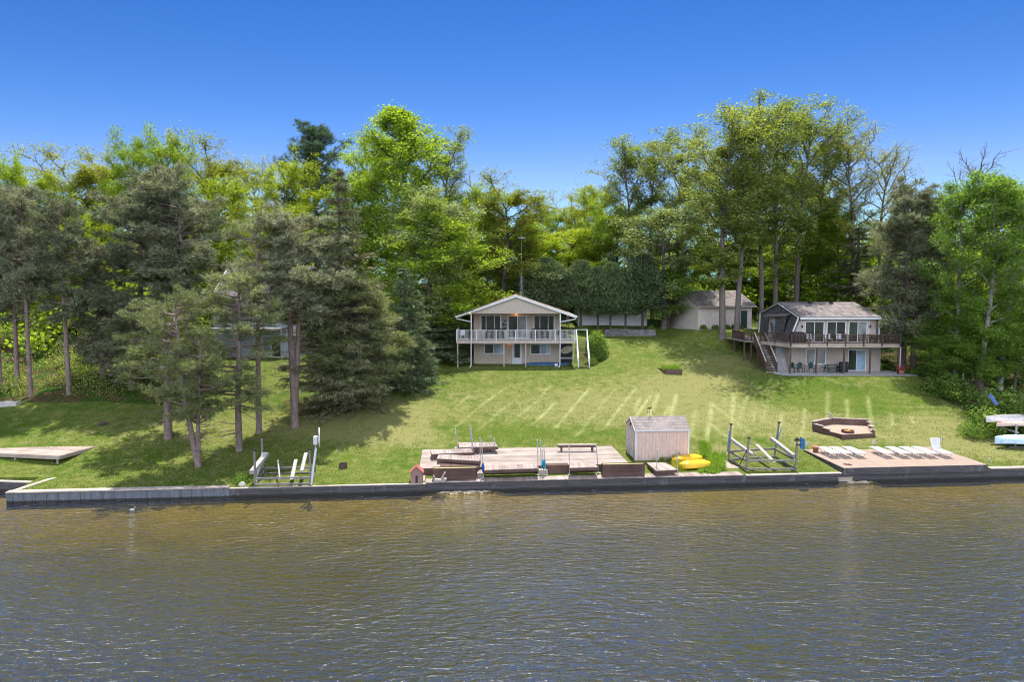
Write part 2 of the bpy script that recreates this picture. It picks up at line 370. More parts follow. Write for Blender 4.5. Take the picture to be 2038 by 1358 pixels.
def build_ground():
    xs = np.unique(np.concatenate([np.arange(-36, 42.01, 0.16), np.linspace(-36, -160, 60), np.linspace(42, 160, 60), np.array([-3000, -900, -400, -240, 240, 400, 900, 3000])]))
    ds = np.unique(np.concatenate([np.arange(0.12, 30, 0.16), np.arange(30, 60, 0.7), np.linspace(60, 200, 40), np.array([260, 400, 700, 1500, 3000])]))
    X, D = np.meshgrid(xs, ds); SHY = shore(X)
    Y = SHY + D; Z = ground(X, Y)
    rngp = np.random.default_rng(5)
    Z = Z + rngp.normal(0, 0.008, Z.shape) * (D > 1)
    # skirt in front, straight down below the water
    X = np.vstack([X[:1], X]); Y = np.vstack([Y[:1], Y]); Z = np.vstack([np.full_like(Z[:1], -1.5), Z])
    nr, nc = X.shape
    V = np.stack([X, Y, Z], -1).reshape(-1, 3)
    i = np.arange(nr - 1)[:, None] * nc + np.arange(nc - 1)[None, :]
    Fc = np.stack([i, i + 1, i + nc + 1, i + nc], -1).reshape(-1, 4)
    me = npmesh("ground", V, Fc, [lawn_material()], smooth=True)
    # zones: R forest, G dry, B mower tracks
    x = V[:, 0]; y = V[:, 1]; d = y - (SH0 + SHK * x)
    def S(t, a, b): q = np.clip((t - a) / (b - a), 0, 1); return q * q * (3 - 2 * q)
    wig = 1.1 * np.sin(x * 0.7) + 0.8 * np.sin(y * 0.9 + x * 0.3)
    left = S(-(x + 25.5 + 0.25 * (d - 16)) + wig * 0.5, -0.6, 0.9) * S(d, 14.5, 16.5)
    leftb = S(-(x + 18) + wig, 0, 2) * S(d, 33, 36)
    right = S(x - 37.2 + 0.18 * (d - 14) * 0 + wig * 0.4, -0.5, 0.8) * S(d, 8.5 , 11)
    rightb = S(x - 30 + 0.0 * wig, 0, 1.5) * S(d, 24, 26)
    back = S(d + wig, 44, 48) * np.where((x > -12) & (x < 4), 0.0, 1.0)
    back = np.maximum(back, S(d, 66, 72))
    mid = S(x - 27.8, 0, 2) * S(d, 30, 33)
    spr = np.exp(-(((x + 15.2) / 4.2) ** 2 + ((y - 54.6) / 2.6) ** 2) ** 2) * 0.9
    forest = np.clip(np.maximum.reduce([left, leftb, right, rightb, back, mid, spr]), 0, 1)
    pad = ((x > -6) & (x < 6.4) & (y > 66.2) & (y < 72)); forest[pad] = np.maximum(forest[pad], 0.0)
    dry = 0.28 + 0.0 * x
    def blob(cx, cy, rx, ry, a):
        return a * np.exp(-(((x - cx) / rx) ** 2 + ((y - cy) / ry) ** 2))
    dry += blob(-11, 52.5, 4.5, 3.2, 0.7) + blob(2, 55, 11, 5, 0.22) + blob(12, 56, 8, 4, 0.38) + blob(22, 53, 7, 3.5, 0.40)
    dry += blob(-8, 49, 3.5, 1.6, 0.5) + blob(15, 61, 4, 3, 0.45) + blob(19, 63, 3, 3, 0.35) + blob(34, 52, 4, 5, 0.45) + blob(-24, 50, 6, 3, 0.25) + blob(22, 68, 5, 2.5, 0.35)
    dry += blob(-14, 50.2, 4, 1.6, 0.6) + blob(15, 47.6, 2.5, 0.8, 0.6) + blob(27, 49.6, 4.5, 1.4, 0.4) + blob(36, 47, 4, 3, .25) - blob(28, 57, 6, 2.5, 0.5) - blob(-1, 50.3, 9, 1.5, 0.25)
    # mower tracks: parallel thin lines in two directions
    tracks = np.zeros_like(x)
    def lines(az, sp, wdt, x0, x1, d0, d1, ph=0, seed=1):
        rr = np.random.default_rng(seed)
        a = R(az); c = x * math.cos(a) - y * math.sin(a) + ph     # across-track coordinate
        k = np.floor(c / sp + 0.5); off = c - k * sp
        jit = (np.sin(k * 12.9898 + seed) * 43758.5453) % 1.0
        amp = 0.35 + 0.65 * jit
        q = np.exp(-((off + (jit - 0.5) * 0.5) / wdt) ** 2) * amp
        s0 = d0 + 4 * ((np.sin(k * 7.3) * 9871.3) % 1.0); s1 = d1 - 5 * ((np.sin(k * 3.7) * 771.3) % 1.0)
        m = S(x, x0, x0 + 1.0) * (1 - S(x, x1 - 1, x1)) * S(d, s0, s0 + 0.8) * (1 - S(d, s1 - 0.8, s1))
        return q * m
    tracks = np.maximum(tracks, lines(24, 1.75, 0.13, -5, 14, 7.0, 19.5, 0.3, 1))
    tracks = np.maximum(tracks, 1.0 * lines(19, 1.5, 0.17, 9.5, 20, 6.0, 17, 0.9, 2))
    tracks = np.maximum(tracks, 1.0 * lines(-14, 2.3, 0.16, 12, 18.5, 6.0, 15, 0.2, 3))
    tracks = np.maximum(tracks, 0.8 * lines(25, 1.6, 0.17, 17, 33, 6.5, 16.5, 0.0, 4))
    tracks = np.maximum(tracks, 0.25 * lines(96, 1.3, 0.12, 14, 34, 5.0, 18, 0.0, 6))
    col = np.stack([forest, np.clip(dry, 0, 1), np.clip(tracks, 0, 1), np.ones_like(x)], -1).astype(np.float32)
    ca = me.color_attributes.new("zones", 'FLOAT_COLOR', 'POINT'); ca.data.foreach_set("color", col.ravel())
    o = link("ground", me); o['kind'] = 'structure'
build_ground()
def grass():
    rng = np.random.default_rng(8); n = 170000
    x = rng.uniform(-34, 42, n); d = 0.4 + 30 * rng.random(n) ** 1.25; y = np.where(x < -29, SH0 + SHK * -29 + 2.9, SH0 + SHK * x) + d
    clump = np.sin(x * 2.1 + np.sin(y * 1.7) * 2) * np.sin(y * 2.6 + np.sin(x * 1.3) * 2) + rng.normal(size=n) * .6
    keep = clump > -0.25
    for (x0, x1, y0, y1) in [(-6.6, 8.3, 40.0, 47.7), (20.6, 31.4, 41, 48.5), (-6.3, 7.6, 66.8, 80), (24.4, 38, 62.2, 78), (24, 27.6, 49.3, 52.6), (7.9, 12.3, 44.5, 48.2), (8, 15.2, 41, 44.6)]:
        keep &= ~((x > x0) & (x < x1) & (y > y0) & (y < y1))
    keep &= ~((x < -26) & (d > 14.5)) & ~((x > 37) & (d > 9)) 
    x, y = x[keep], y[keep]; z = ground(x, y); k = len(x)
    a = rng.uniform(0, 6.28, k); h = rng.uniform(.035, .10, k); w_ = .022; lean = rng.normal(size=(k, 2)) * .035
    P = np.stack([x, y, z - .01], -1); s = np.stack([np.cos(a) * w_, np.sin(a) * w_, np.zeros(k)], -1); t = P + np.stack([lean[:, 0], lean[:, 1], h + .01], -1)
    V = np.stack([P - s, P + s, t], 1).reshape(-1, 3)
    m = foliage("grass_blades", [(0.09, 0.14, 0.02), (0.16, 0.22, 0.04), (0.40, 0.38, 0.17)], transl=0.4, clump=1.1)
    o = link("grass_tufts", npmesh("grass_tufts", V, np.arange(len(V)).reshape(-1, 3), [m])); tag(o, "short mown grass blades covering the sloping lawn", "grass", kind='stuff')

def build_water():
    xs = np.unique(np.concatenate([np.linspace(-45, 50, 96), np.array([-3000, -600, -200, -90, 90, 200, 600, 3000])]))
    # lake surface
    m, nt, b = nmat("lake_water"); nt.nodes.remove(b)
    Pm = pos(nt, (0.8, 1.9, 1), (0, 0, R(-9)))
    w1 = noise(nt, Pm, 1.8, 3, 0.5, 0.5)
    w2 = noise(nt, pos(nt, (0.85, 1.5, 1), (0, 0, R(16))), 4.5, 2, 0.5, 0.2)
    calm = ramp(nt, noise(nt, pos(nt, (0.10, 0.16, 1)), 1.0, 3, 0.5), [(0.36, (0.42,) * 3), (0.62, (1.05,) * 3)])
    h = math_(nt, 'ADD', math_(nt, 'MULTIPLY', w1, 1.0), math_(nt, 'MULTIPLY', w2, 0.22))
    h = math_(nt, 'MULTIPLY', h, calm)
    bp = nt.nodes.new("ShaderNodeBump"); bp.inputs['Strength'].default_value = 1.0; bp.inputs['Distance'].default_value = 0.27
    nt.links.new(h, bp.inputs['Height'])
    gl = nt.nodes.new("ShaderNodeBsdfGlossy"); gl.inputs['Roughness'].default_value = 0.03; gl.inputs[0].default_value = (1, 1, 1, 1)
    tr = nt.nodes.new("ShaderNodeBsdfTransparent"); tr.inputs[0].default_value = (0.88, 0.83, 0.62, 1)
    fr = nt.nodes.new("ShaderNodeFresnel"); fr.inputs[0].default_value = 1.38
    nt.links.new(bp.outputs[0], gl.inputs['Normal']); nt.links.new(bp.outputs[0], fr.inputs['Normal'])
    fac = math_(nt, 'MINIMUM', math_(nt, 'ADD', math_(nt, 'MULTIPLY', fr.outputs[0], 6.0), 0.13), 0.50)
    mx = nt.nodes.new("ShaderNodeMixShader"); nt.links.new(fac, mx.inputs[0]); nt.links.new(tr.outputs[0], mx.inputs[1]); nt.links.new(gl.outputs[0], mx.inputs[2])
    nt.links.new(mx.outputs[0], nt.nodes["Material Output"].inputs[0])
    ysh = shore(xs) + 0.12
    V = []; 
    for x_, y_ in zip(xs, ysh): V += [(x_, -3000, 0), (x_, y_ - 0.01, 0)]
    Fc = [(2 * i, 2 * i + 2, 2 * i + 3, 2 * i + 1) for i in range(len(xs) - 1)]
    o = link("lake_water", npmesh("lake_water", V, Fc, [m])); o['kind'] = 'structure'
    # lake bed: sand and golden weed near the wall, olive further out, deep-water dimming put into the colour
    ds = np.concatenate([np.arange(0.0, 3, 0.06), np.arange(3.0, 12, 0.3), np.linspace(12, 45, 40), np.array([80, 300, 3050])])
    xs2 = np.unique(np.concatenate([np.arange(-45, 50, 0.12), np.array([-3000, -300, -90, 90, 300, 3000])]))
    X, D = np.meshgrid(xs2, ds); Y = shore(X) + 0.1 - D
    Z = -0.22 - 0.055 * D - 0.25 * np.clip((D - 6) / 10, 0, 1); Z = np.maximum(Z, -3.0)
    Z += 0.05 * np.sin(X * 0.8 + D) * np.clip(D / 4, 0, 1)
    # sand heaped against the wall in two places, just breaking the surface
    def heap(cx, cd, rx, rd, h): return h * np.exp(-((X - cx) / rx) ** 4 - ((D - cd) / rd) ** 2)
    wob = 0.018 * np.sin(X * 7.3 + D * 5) + 0.014 * np.sin(X * 17.1 - D * 11) + 0.01 * np.sin(X * 31 + D * 23)
    Z = np.maximum(Z, -0.42 + heap(-2.9, 0.1, 2.9, 0.95, 0.47) + wob); Z = np.maximum(Z, -0.42 + heap(22.2, 0.1, 1.6, 1.0, 0.47) + wob)
    nr, nc = X.shape; V = np.stack([X, Y, Z], -1).reshape(-1, 3)
    i = np.arange(nr - 1)[:, None] * nc + np.arange(nc - 1)[None, :]
    Fc = np.stack([i, i + nc, i + nc + 1, i + 1], -1).reshape(-1, 4)
    m, nt, b = nmat("lake_bed")
    P = pos(nt); sx = nt.nodes.new("ShaderNodeSeparateXYZ"); nt.links.new(P, sx.inputs[0])
    n1 = noise(nt, P, 0.55, 5, 0.6); n2 = noise(nt, P, 5.0, 5, 0.7)
    gold = ramp(nt, n2, [(0.3, (0.17, 0.135, 0.025)), (0.7, (0.42, 0.33, 0.07))])
    olive = ramp(nt, n2, [(0.3, (0.085, 0.082, 0.024)), (0.7, (0.19, 0.175, 0.05))])
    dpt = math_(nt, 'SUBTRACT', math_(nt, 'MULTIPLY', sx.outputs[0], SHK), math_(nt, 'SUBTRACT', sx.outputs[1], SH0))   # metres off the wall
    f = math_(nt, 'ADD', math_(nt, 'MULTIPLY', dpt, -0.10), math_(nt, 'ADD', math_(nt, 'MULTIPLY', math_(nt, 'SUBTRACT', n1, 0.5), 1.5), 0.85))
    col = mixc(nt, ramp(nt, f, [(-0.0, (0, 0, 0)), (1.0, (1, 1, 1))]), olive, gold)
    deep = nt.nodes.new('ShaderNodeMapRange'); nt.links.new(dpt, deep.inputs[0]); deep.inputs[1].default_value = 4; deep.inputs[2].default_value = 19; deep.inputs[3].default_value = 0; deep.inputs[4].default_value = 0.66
    col = mixc(nt, deep.outputs[0], col, (0.042, 0.055, 0.036))   # light lost in deeper water, painted into the bed colour
    sand = ramp(nt, n2, [(0.3, (0.42, 0.33, 0.24)), (0.7, (0.62, 0.52, 0.40))])
    col = mixc(nt, ramp(nt, math_(nt, 'ADD', sx.outputs[2], math_(nt, 'MULTIPLY', math_(nt, 'SUBTRACT', n2, 0.5), 0.15)), [(-0.0 + 0.0, (0, 0, 0)), (0.02, (1, 1, 1))]), col, sand)
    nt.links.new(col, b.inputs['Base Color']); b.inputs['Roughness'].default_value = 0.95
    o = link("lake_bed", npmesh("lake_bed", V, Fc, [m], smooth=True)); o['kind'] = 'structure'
build_water()

# ================================================================== TREES
BARK_PINE = basic("pine_bark", (0.21, 0.155, 0.14), 0.95, 0.45, 3.5, stretch=(3, 3, 0.8), bmp=0.8)
BARK_GREY = basic("grey_bark", (0.15, 0.125, 0.112), 0.95, 0.45, 2.5, stretch=(4, 4, 0.7), bmp=0.8)
BARK_DARK = basic("dark_bark", (0.085, 0.07, 0.06), 0.95, 0.4, 3, stretch=(3, 3, 0.7), bmp=0.8)
BARK_PALE = basic("pale_bark", (0.27, 0.255, 0.235), 0.9, 0.45, 2.5, stretch=(2, 2, 2), bmp=0.4)
L_BRIGHT = foliage("leaf_bright", [(0.15, 0.25, 0.02), (0.26, 0.39, 0.03), (0.42, 0.53, 0.07)])
L_YELLOW = foliage("leaf_yellow", [(0.16, 0.23, 0.012), (0.28, 0.37, 0.02), (0.42, 0.50, 0.04)])
L_OLIVE = foliage("leaf_olive", [(0.14, 0.18, 0.025), (0.25, 0.29, 0.035), (0.40, 0.41, 0.07)])
L_MID = foliage("leaf_mid", [(0.10, 0.155, 0.03), (0.21, 0.275, 0.06), (0.38, 0.43, 0.15)])
L_SILVER = foliage("leaf_silver", [(0.15, 0.21, 0.06), (0.26, 0.33, 0.11), (0.46, 0.52, 0.26)], transl=0.3)
L_FRESH = foliage("leaf_fresh", [(0.09, 0.18, 0.02), (0.16, 0.29, 0.035), (0.27, 0.41, 0.07)])
N_PINE = foliage("needle_grey_green", [(0.085, 0.105, 0.06), (0.19, 0.215, 0.125), (0.42, 0.42, 0.28)], transl=0.32, tcol=(1.1, 1.1, 0.6))
N_PINEY = foliage("needle_yellow_green", [(0.10, 0.13, 0.05), (0.21, 0.245, 0.10), (0.42, 0.43, 0.22)], transl=0.35, tcol=(1.1, 1.1, 0.6))
N_SPRUCE = foliage("needle_spruce", [(0.07, 0.085, 0.045), (0.14, 0.155, 0.075), (0.27, 0.255, 0.14)], transl=0.2, tcol=(1, 1, .6))
N_DARK = foliage("needle_dark", [(0.045, 0.080, 0.04), (0.105, 0.155, 0.07), (0.23, 0.29, 0.13)], transl=0.15, tcol=(1, 1, .6))
N_BLUE = foliage("needle_blue_green", [(0.05, 0.10, 0.055), (0.11, 0.17, 0.10), (0.20, 0.27, 0.15)], transl=0.2, tcol=(1, 1, .7))
grass()
L_BUSH = foliage("leaf_bush", [(0.08, 0.16, 0.02), (0.15, 0.26, 0.04), (0.29, 0.40, 0.10)])

def unit(v): return v / (np.linalg.norm(v, axis=-1, keepdims=True) + 1e-9)
def leaves_mesh(name, C, size, mat, rng, flat=0.35, aspect=0.72, droop=None):
    """one small folded leaf-spray face per centre"""
    n = len(C); C = np.asarray(C, float)
    nrm = rng.normal(size=(n, 3)); nrm[:, 2] = np.abs(nrm[:, 2]) * (1 + flat); nrm = unit(nrm)
    a = unit(np.cross(nrm, rng.normal(size=(n, 3)))); b = np.cross(nrm, a)
    s = size * rng.uniform(0.55, 1.25, (n, 1))
    V = np.stack([C - a * s * .5, C + b * s * .5 * aspect - nrm * s * .12, C + a * s * .5, C - b * s * .5 * aspect - nrm * s * .12], 1).reshape(-1, 3)
    Fc = np.arange(4 * n).reshape(-1, 4)
    return npmesh(name, V, Fc, [mat])
def blades(C, Dr, k, length, width, spread, rng):
    """needle tufts: k thin triangles per centre fanning round direction Dr"""
    n = len(C); C = np.repeat(C, k, 0); D0 = np.repeat(Dr, k, 0)
    d = unit(D0 + rng.normal(size=(n * k, 3)) * spread)
    sidev = unit(np.cross(d, rng.normal(size=(n * k, 3)))); L = length * rng.uniform(0.6, 1.2, (n * k, 1))
    base = C + rng.normal(size=(n * k, 3)) * length * 0.18
    V = np.stack([base - sidev * width / 2, base + sidev * width / 2, base + d * L], 1)
    return V.reshape(-1, 3)
class Tubes:
    """many tapered limbs gathered in one mesh"""
    def __init__(s): s.V = []; s.F = []; s.n = 0
    def add(s, P, r, sides=5):
        P = np.asarray(P, float); r = np.asarray(r, float); m = len(P)
        T = np.gradient(P, axis=0); T = unit(T)
        ref = np.array([0.31, 0.17, 0.93]) if abs(T[0][2]) < 0.9 else np.array([1, 0.1, 0.0])
        A = unit(np.cross(T, ref)); B = np.cross(T, A)
        th = np.linspace(0, 2 * math.pi, sides, endpoint=False)
        V = P[:, None, :] + (A[:, None, :] * np.cos(th)[None, :, None] + B[:, None, :] * np.sin(th)[None, :, None]) * r[:, None, None]
        i = np.arange(m - 1)[:, None] * sides; k = np.arange(sides)[None, :]; k2 = (k + 1) % sides
        Fc = np.stack([i + k, i + k2, i + sides + k2, i + sides + k], -1).reshape(-1, 4) + s.n
        s.V.append(V.reshape(-1, 3)); s.F.append(Fc); s.n += m * sides
    def mesh(s, name, mat): return npmesh(name, np.concatenate(s.V), np.concatenate(s.F), [mat], smooth=True)
def trunk_path(rng, H, wob=0.25, lean=(0, 0), n=14, curve=(0, 0)):
    t = np.linspace(0, 1, n); ph = rng.uniform(0, 6.28, 4)
    x = lean[0] * t + curve[0] * np.sin(t * math.pi) + wob * (np.sin(t * 5 + ph[0]) - np.sin(ph[0])) * t
    y = lean[1] * t + curve[1] * np.sin(t * math.pi) + wob * (np.sin(t * 4 + ph[1]) - np.sin(ph[1])) * t
    return np.stack([x, y, t * H], -1)
def at_path(P, t):
    f = t * (len(P) - 1); i = min(int(f), len(P) - 2); return P[i] + (P[i + 1] - P[i]) * (f - i)

def make_broadleaf(seed, H, Rc, cb, n_limb, mat, bark, leaf=0.30, per=22, upright=0.9, shape='round', sub=5, r0=0.26, clump=0.55, wob=0.3, forks=0, fill=0.0, limbdens=1.0):
    rng = np.random.default_rng(seed); T = Tubes(); C = []
    P = trunk_path(rng, H * 0.93, wob); tt = np.linspace(0, 1, len(P))
    T.add(P, r0 * (1 - tt) ** 0.75 + 0.03, 9)
    T.add(np.array([P[0] + [0, 0, -0.4], P[0] + [0, 0, 0.05], P[0] + [0, 0, 0.5]]), [r0 * 1.5, r0 * 1.32, r0 * 1.02], 9)
    def env(t):
        if shape == 'round': return Rc * math.sqrt(max(0.0, 1 - ((t - 0.45) / 0.58) ** 2))
        if shape == 'vase': return Rc * (0.30 + 0.85 * t) * math.sqrt(max(0, 1 - t ** 5))
        if shape == 'oval': return Rc * math.sqrt(max(0.02, 1 - ((t - 0.5) / 0.53) ** 2)) * (0.8 + 0.2 * math.sin(t * 9 + seed))
        return Rc * (1 - t) ** 0.7
    for i in range(n_limb):
        t = (i + rng.uniform(0.1, 0.9)) / n_limb; tz = cb + (0.97 - cb) * t ** 0.9
        p0 = at_path(P, min(tz / 0.93 * (1 - 0.12 * (1 - t)), 0.985)); az = i * 2.4 + rng.uniform(-0.5, 0.5)
        L = max(env(t) * rng.uniform(0.72, 1.12), 0.35); el = upright * (0.35 + 0.75 * t) + rng.uniform(-0.15, 0.15)
        d = np.array([math.cos(az) * math.cos(el), math.sin(az) * math.cos(el), math.sin(el)])
        m = 6; s = np.linspace(0, 1, m)[:, None]
        Lf = L / max(math.cos(el), 0.45)
        Q = p0 + d * s * Lf + np.array([0, 0, 1]) * (s ** 2) * Lf * 0.16 * upright + rng.normal(size=(m, 3)) * 0.05 * Lf * s
        rr = r0 * (0.42 - 0.22 * t) * limbdens
        T.add(Q, rr * (1 - s[:, 0]) ** 0.8 + 0.018, 5)
        C.append((Q[-1], 1.0)); C.append((Q[-2], 0.9)); C.append((Q[-3], 0.5))
        for j in range(sub):
            u = rng.uniform(0.25, 0.98); q0 = at_path(Q, u)
            dd = unit(d + rng.normal(size=3) * 0.62 + np.array([0, 0, 0.25 * upright])); l2 = Lf * rng.uniform(0.22, 0.46)
            m2 = 4; s2 = np.linspace(0, 1, m2)[:, None]
            Q2 = q0 + dd * s2 * l2 + rng.normal(size=(m2, 3)) * 0.04 * l2 * s2
            T.add(Q2, rr * 0.42 * (1 - s2[:, 0]) + 0.012, 3)
            for k_ in (1, 2, 3): C.append((Q2[k_], 1.0))
            for j3 in range(2):
                q3 = at_path(Q2, rng.uniform(.4, 1)); d3 = unit(dd + rng.normal(size=3) * 0.8); l3 = l2 * .5
                T.add(np.array([q3, q3 + d3 * l3 * .5, q3 + d3 * l3]), [0.016, 0.012, 0.008], 3); C.append((q3 + d3 * l3, 1.0))
    pts = []
    for c, wgt in C:
        k = max(2, int(per * wgt * rng.uniform(0.5, 1.4)))
        r = rng.normal(size=(k, 3)) * clump * np.array([1, 1, 0.75]); pts.append(c + r)
    pts = np.concatenate(pts)
    pts = pts[pts[:, 2] > H * cb * 0.75]
    tm = T.mesh("trunk", bark); cm = leaves_mesh("crown", pts, leaf, mat, rng)
    return dict(trunk=tm, crown=cm, H=pts[:, 2].max(), W=2 * np.percentile(np.abs(pts[:, :2]), 97))

def make_pine(seed, H, Rc, cb, mat, bark, whorls=16, per=6, tuft=(9, 0.34, 0.05), r0=0.26, lean=(0, 0), wob=0.15, shape='round', dead=0.3, second=None, curve=(0, 0), up=0.25, csz=1.0):
    rng = np.random.default_rng(seed); T = Tubes(); C = []; Dv = []
    P = trunk_path(rng, H * 0.97, wob, lean, curve=curve); tt = np.linspace(0, 1, len(P))
    T.add(P, r0 * (1 - tt) ** 0.7 + 0.02, 9)
    T.add(np.array([P[0] + [0, 0, -0.4], P[0] + [0, 0, 0.05], P[0] + [0, 0, 0.5]]), [r0 * 1.4, r0 * 1.25, r0 * 1.0], 9)
    stems = [(P, H, cb)]
    if second:
        lx, ly, frac = second
        P2 = trunk_path(rng, H * frac, wob, (lx, ly)); T.add(P2, r0 * 0.8 * (1 - tt) ** 0.7 + 0.02, 8); stems.append((P2, H * frac, cb))
    for (Pp, HH, c0) in stems:
        for i in range(whorls):
            t = (i + 0.5) / whorls; tz = c0 + (1 - c0) * t
            if shape == 'round': env = Rc * math.sqrt(max(0.03, 1 - ((t - 0.38) / 0.66) ** 2))
            elif shape == 'flat': env = Rc * (0.55 + 0.6 * t) * math.sqrt(max(0.03, 1 - t ** 6))
            elif shape == 'vee': env = Rc * (0.5 + 0.5 * math.sin(t * 2.7))
            else: env = Rc * (1 - t) ** 0.8 + 0.2
            nb = per
            for k in range(nb):
                az = rng.uniform(0, 6.28); L = env * rng.uniform(0.45, 1.12)
                p0 = at_path(Pp, min(tz + rng.uniform(-.5, .5) / whorls * (1 - c0), 0.99)); el = up * (0.1 + 1.6 * t) + rng.uniform(-0.22, 0.22) - 0.08
                d = np.array([math.cos(az) * math.cos(el), math.sin(az) * math.cos(el), math.sin(el)])
                m = 5; s = np.linspace(0, 1, m)[:, None]
                Q = p0 + d * s * L + np.array([0, 0, 0.16]) * (s ** 2) * L + rng.normal(size=(m, 3)) * 0.05 * L * s
                T.add(Q, 0.055 * (1 - s[:, 0]) * (L / 2 + 0.3) + 0.012, 4)
                nsub = max(2, int(L * 2.1 + .5))
                for j in range(nsub):
                    u = 1 - (j / nsub) * 0.62 - rng.uniform(0, .08); q0 = at_path(Q, min(u, 1.0))
                    dd = unit(d * 0.6 + rng.normal(size=3) * np.array([.8, .8, .35]) + np.array([0, 0, 0.3])); l2 = (0.22 + L * 0.16) * rng.uniform(0.4, 1.1) * (0 if j == 0 else 1)
                    q1 = q0 + dd * l2
                    if j: T.add(np.array([q0, (q0 + q1) / 2, q1]), [0.02, 0.015, 0.01], 3)
                    nc = int(rng.integers(8, 14)); off = rng.normal(size=(nc, 3)) * np.array([.18, .18, .12]) * csz
                    for o3 in off: C.append(q1 + o3); Dv.append(unit(dd + o3 * 3.0))
        for i in range(int(dead * 24)):        # bare dead branches under the crown
            t = c0 * rng.uniform(0.35, 1.05); p0 = at_path(Pp, t); az = rng.uniform(0, 6.28); L = Rc * rng.uniform(0.3, 0.75)
            d = np.array([math.cos(az), math.sin(az), rng.uniform(-0.35, 0.25)]); s = np.linspace(0, 1, 4)[:, None]
            Q = p0 + d * s * L + rng.normal(size=(4, 3)) * 0.06 * L * s; T.add(Q, 0.03 * (1 - s[:, 0]) + 0.008, 3)
            for _ in range(2):
                q = at_path(Q, rng.uniform(.4, .9)); e = unit(d + rng.normal(size=3) * .7) * L * .3; T.add(np.array([q, q + e / 2, q + e]), [.012, .009, .006], 3)
    C = np.array(C); Dv = np.array(Dv)
    V = blades(C, unit(Dv + np.array([0, 0, 0.25])), tuft[0], tuft[1], tuft[2], 0.7, rng)
    cm = npmesh("crown", V, np.arange(len(V)).reshape(-1, 3), [mat])
    return dict(trunk=T.mesh("trunk", bark), crown=cm, H=V[:, 2].max(), W=2 * np.percentile(np.abs(V[:, 0]), 97))

def make_spruce(seed, H, Rc, cb, mat, bark, rows=30, k=5, bl=(0.22, 0.06), droop=0.45, dens=7.0, power=0.85, r0=0.25, tip=0.12):
    rng = np.random.default_rng(seed); T = Tubes(); C = []; Dv = []
    P = trunk_path(rng, H * 0.98, 0.05); tt = np.linspace(0, 1, len(P)); T.add(P, r0 * (1 - tt) + 0.02, 8)
    T.add(np.array([P[0] + [0, 0, -0.4], P[0] + [0, 0, 0.4]]), [r0 * 1.3, r0], 8)
    for i in range(rows):
        t = (i + rng.uniform(0, 1)) / rows; z = cb + (1 - cb) * t; env = Rc * (1 - t) ** power + tip
        if cb > 0.0 and t < 0.12: env *= 0.6 + 3 * t
        nb = max(4, int(9 * (1 - t) + 3))
        for q_ in range(nb):
            az = rng.uniform(0, 6.28); L = env * rng.uniform(0.7, 1.14); p0 = at_path(P, min(z, 0.99))
            el = 0.35 * t + rng.uniform(-.1, .15)
            d = np.array([math.cos(az) * math.cos(el), math.sin(az) * math.cos(el), math.sin(el)]); m = 5; s = np.linspace(0, 1, m)[:, None]
            Q = p0 + d * s * L - np.array([0, 0, 1]) * droop * L * (s ** 1.5) * (1 - t * .8) + np.array([0, 0, 1]) * 0.22 * L * s ** 4
            T.add(Q, 0.035 * (1 - s[:, 0]) + 0.01, 3)
            for j in range(int(L * dens) + 3):
                u = rng.uniform(0.18, 1.0); q = at_path(Q, u); side = np.array([-d[1], d[0], 0]) * rng.choice([-1, 1]) * (1 - u * .6) * L * 0.28 * rng.random()
                C.append(q + side + np.array([0, 0, -0.12 * rng.random()])); Dv.append(unit(d * .8 + side * .5 + np.array([0, 0, -0.55]) + rng.normal(size=3) * .3))
    C = np.array(C); Dv = np.array(Dv); V = blades(C, Dv, k, bl[0] * 1.6, bl[1], 0.5, rng)
    cm = npmesh("crown", V, np.arange(len(V)).reshape(-1, 3), [mat])
    return dict(trunk=T.mesh("trunk", bark), crown=cm, H=V[:, 2].max(), W=2 * np.percentile(np.abs(V[:, 0]), 97))

def make_column(seed, H, Rc, cb, mat, bark, n=9000, r0=0.13):
    """dense upright cedar: sprays standing up all over a lumpy spindle, on a short bare stem"""
    rng = np.random.default_rng(seed); T = Tubes(); P = trunk_path(rng, H * 0.9, 0.05); tt = np.linspace(0, 1, len(P)); T.add(P, r0 * (1 - tt) + 0.03, 8)
    for i in range(26):
        t = rng.uniform(cb, .85); p0 = at_path(P, t); az = rng.uniform(0, 6.28); d = np.array([math.cos(az) * .6, math.sin(az) * .6, .8]); s = np.linspace(0, 1, 4)[:, None]
        T.add(p0 + d * s * Rc * .9, 0.03 * (1 - s[:, 0]) + .01, 3)
    lobes = [(rng.uniform(0, 6.28), rng.uniform(0.05, 0.95), rng.uniform(.1, .3)) for _ in range(34)]
    t = rng.random(n) ** 0.9; az = rng.uniform(0, 6.28, n)
    env = Rc * np.clip(np.sqrt(np.clip(1 - ((t - 0.30) / 0.72) ** 2, 0, 1)) ** 1.35, 0.03, 1)
    for (a, tz, s) in lobes: env = env * (1 + s * np.exp(-((np.angle(np.exp(1j * (az - a)))) / 0.5) ** 2 - ((t - tz) / 0.09) ** 2))
    rr = env * (rng.random(n) ** 0.33) * rng.uniform(.85, 1.1, n)
    z = (cb + (1 - cb) * t) * H
    C = np.stack([np.cos(az) * rr, np.sin(az) * rr, z], -1)
    Dv = unit(np.stack([np.cos(az) * .55, np.sin(az) * .55, np.full(n, .85)], -1) + rng.normal(size=(n, 3)) * .2)
    V = blades(C, Dv, 3, 0.42, 0.11, 0.3, rng)
    cm = npmesh("crown", V, np.arange(len(V)).reshape(-1, 3), [mat])
    return dict(trunk=T.mesh("trunk", bark), crown=cm, H=V[:, 2].max(), W=2 * np.percentile(np.abs(V[:, 0]), 97))

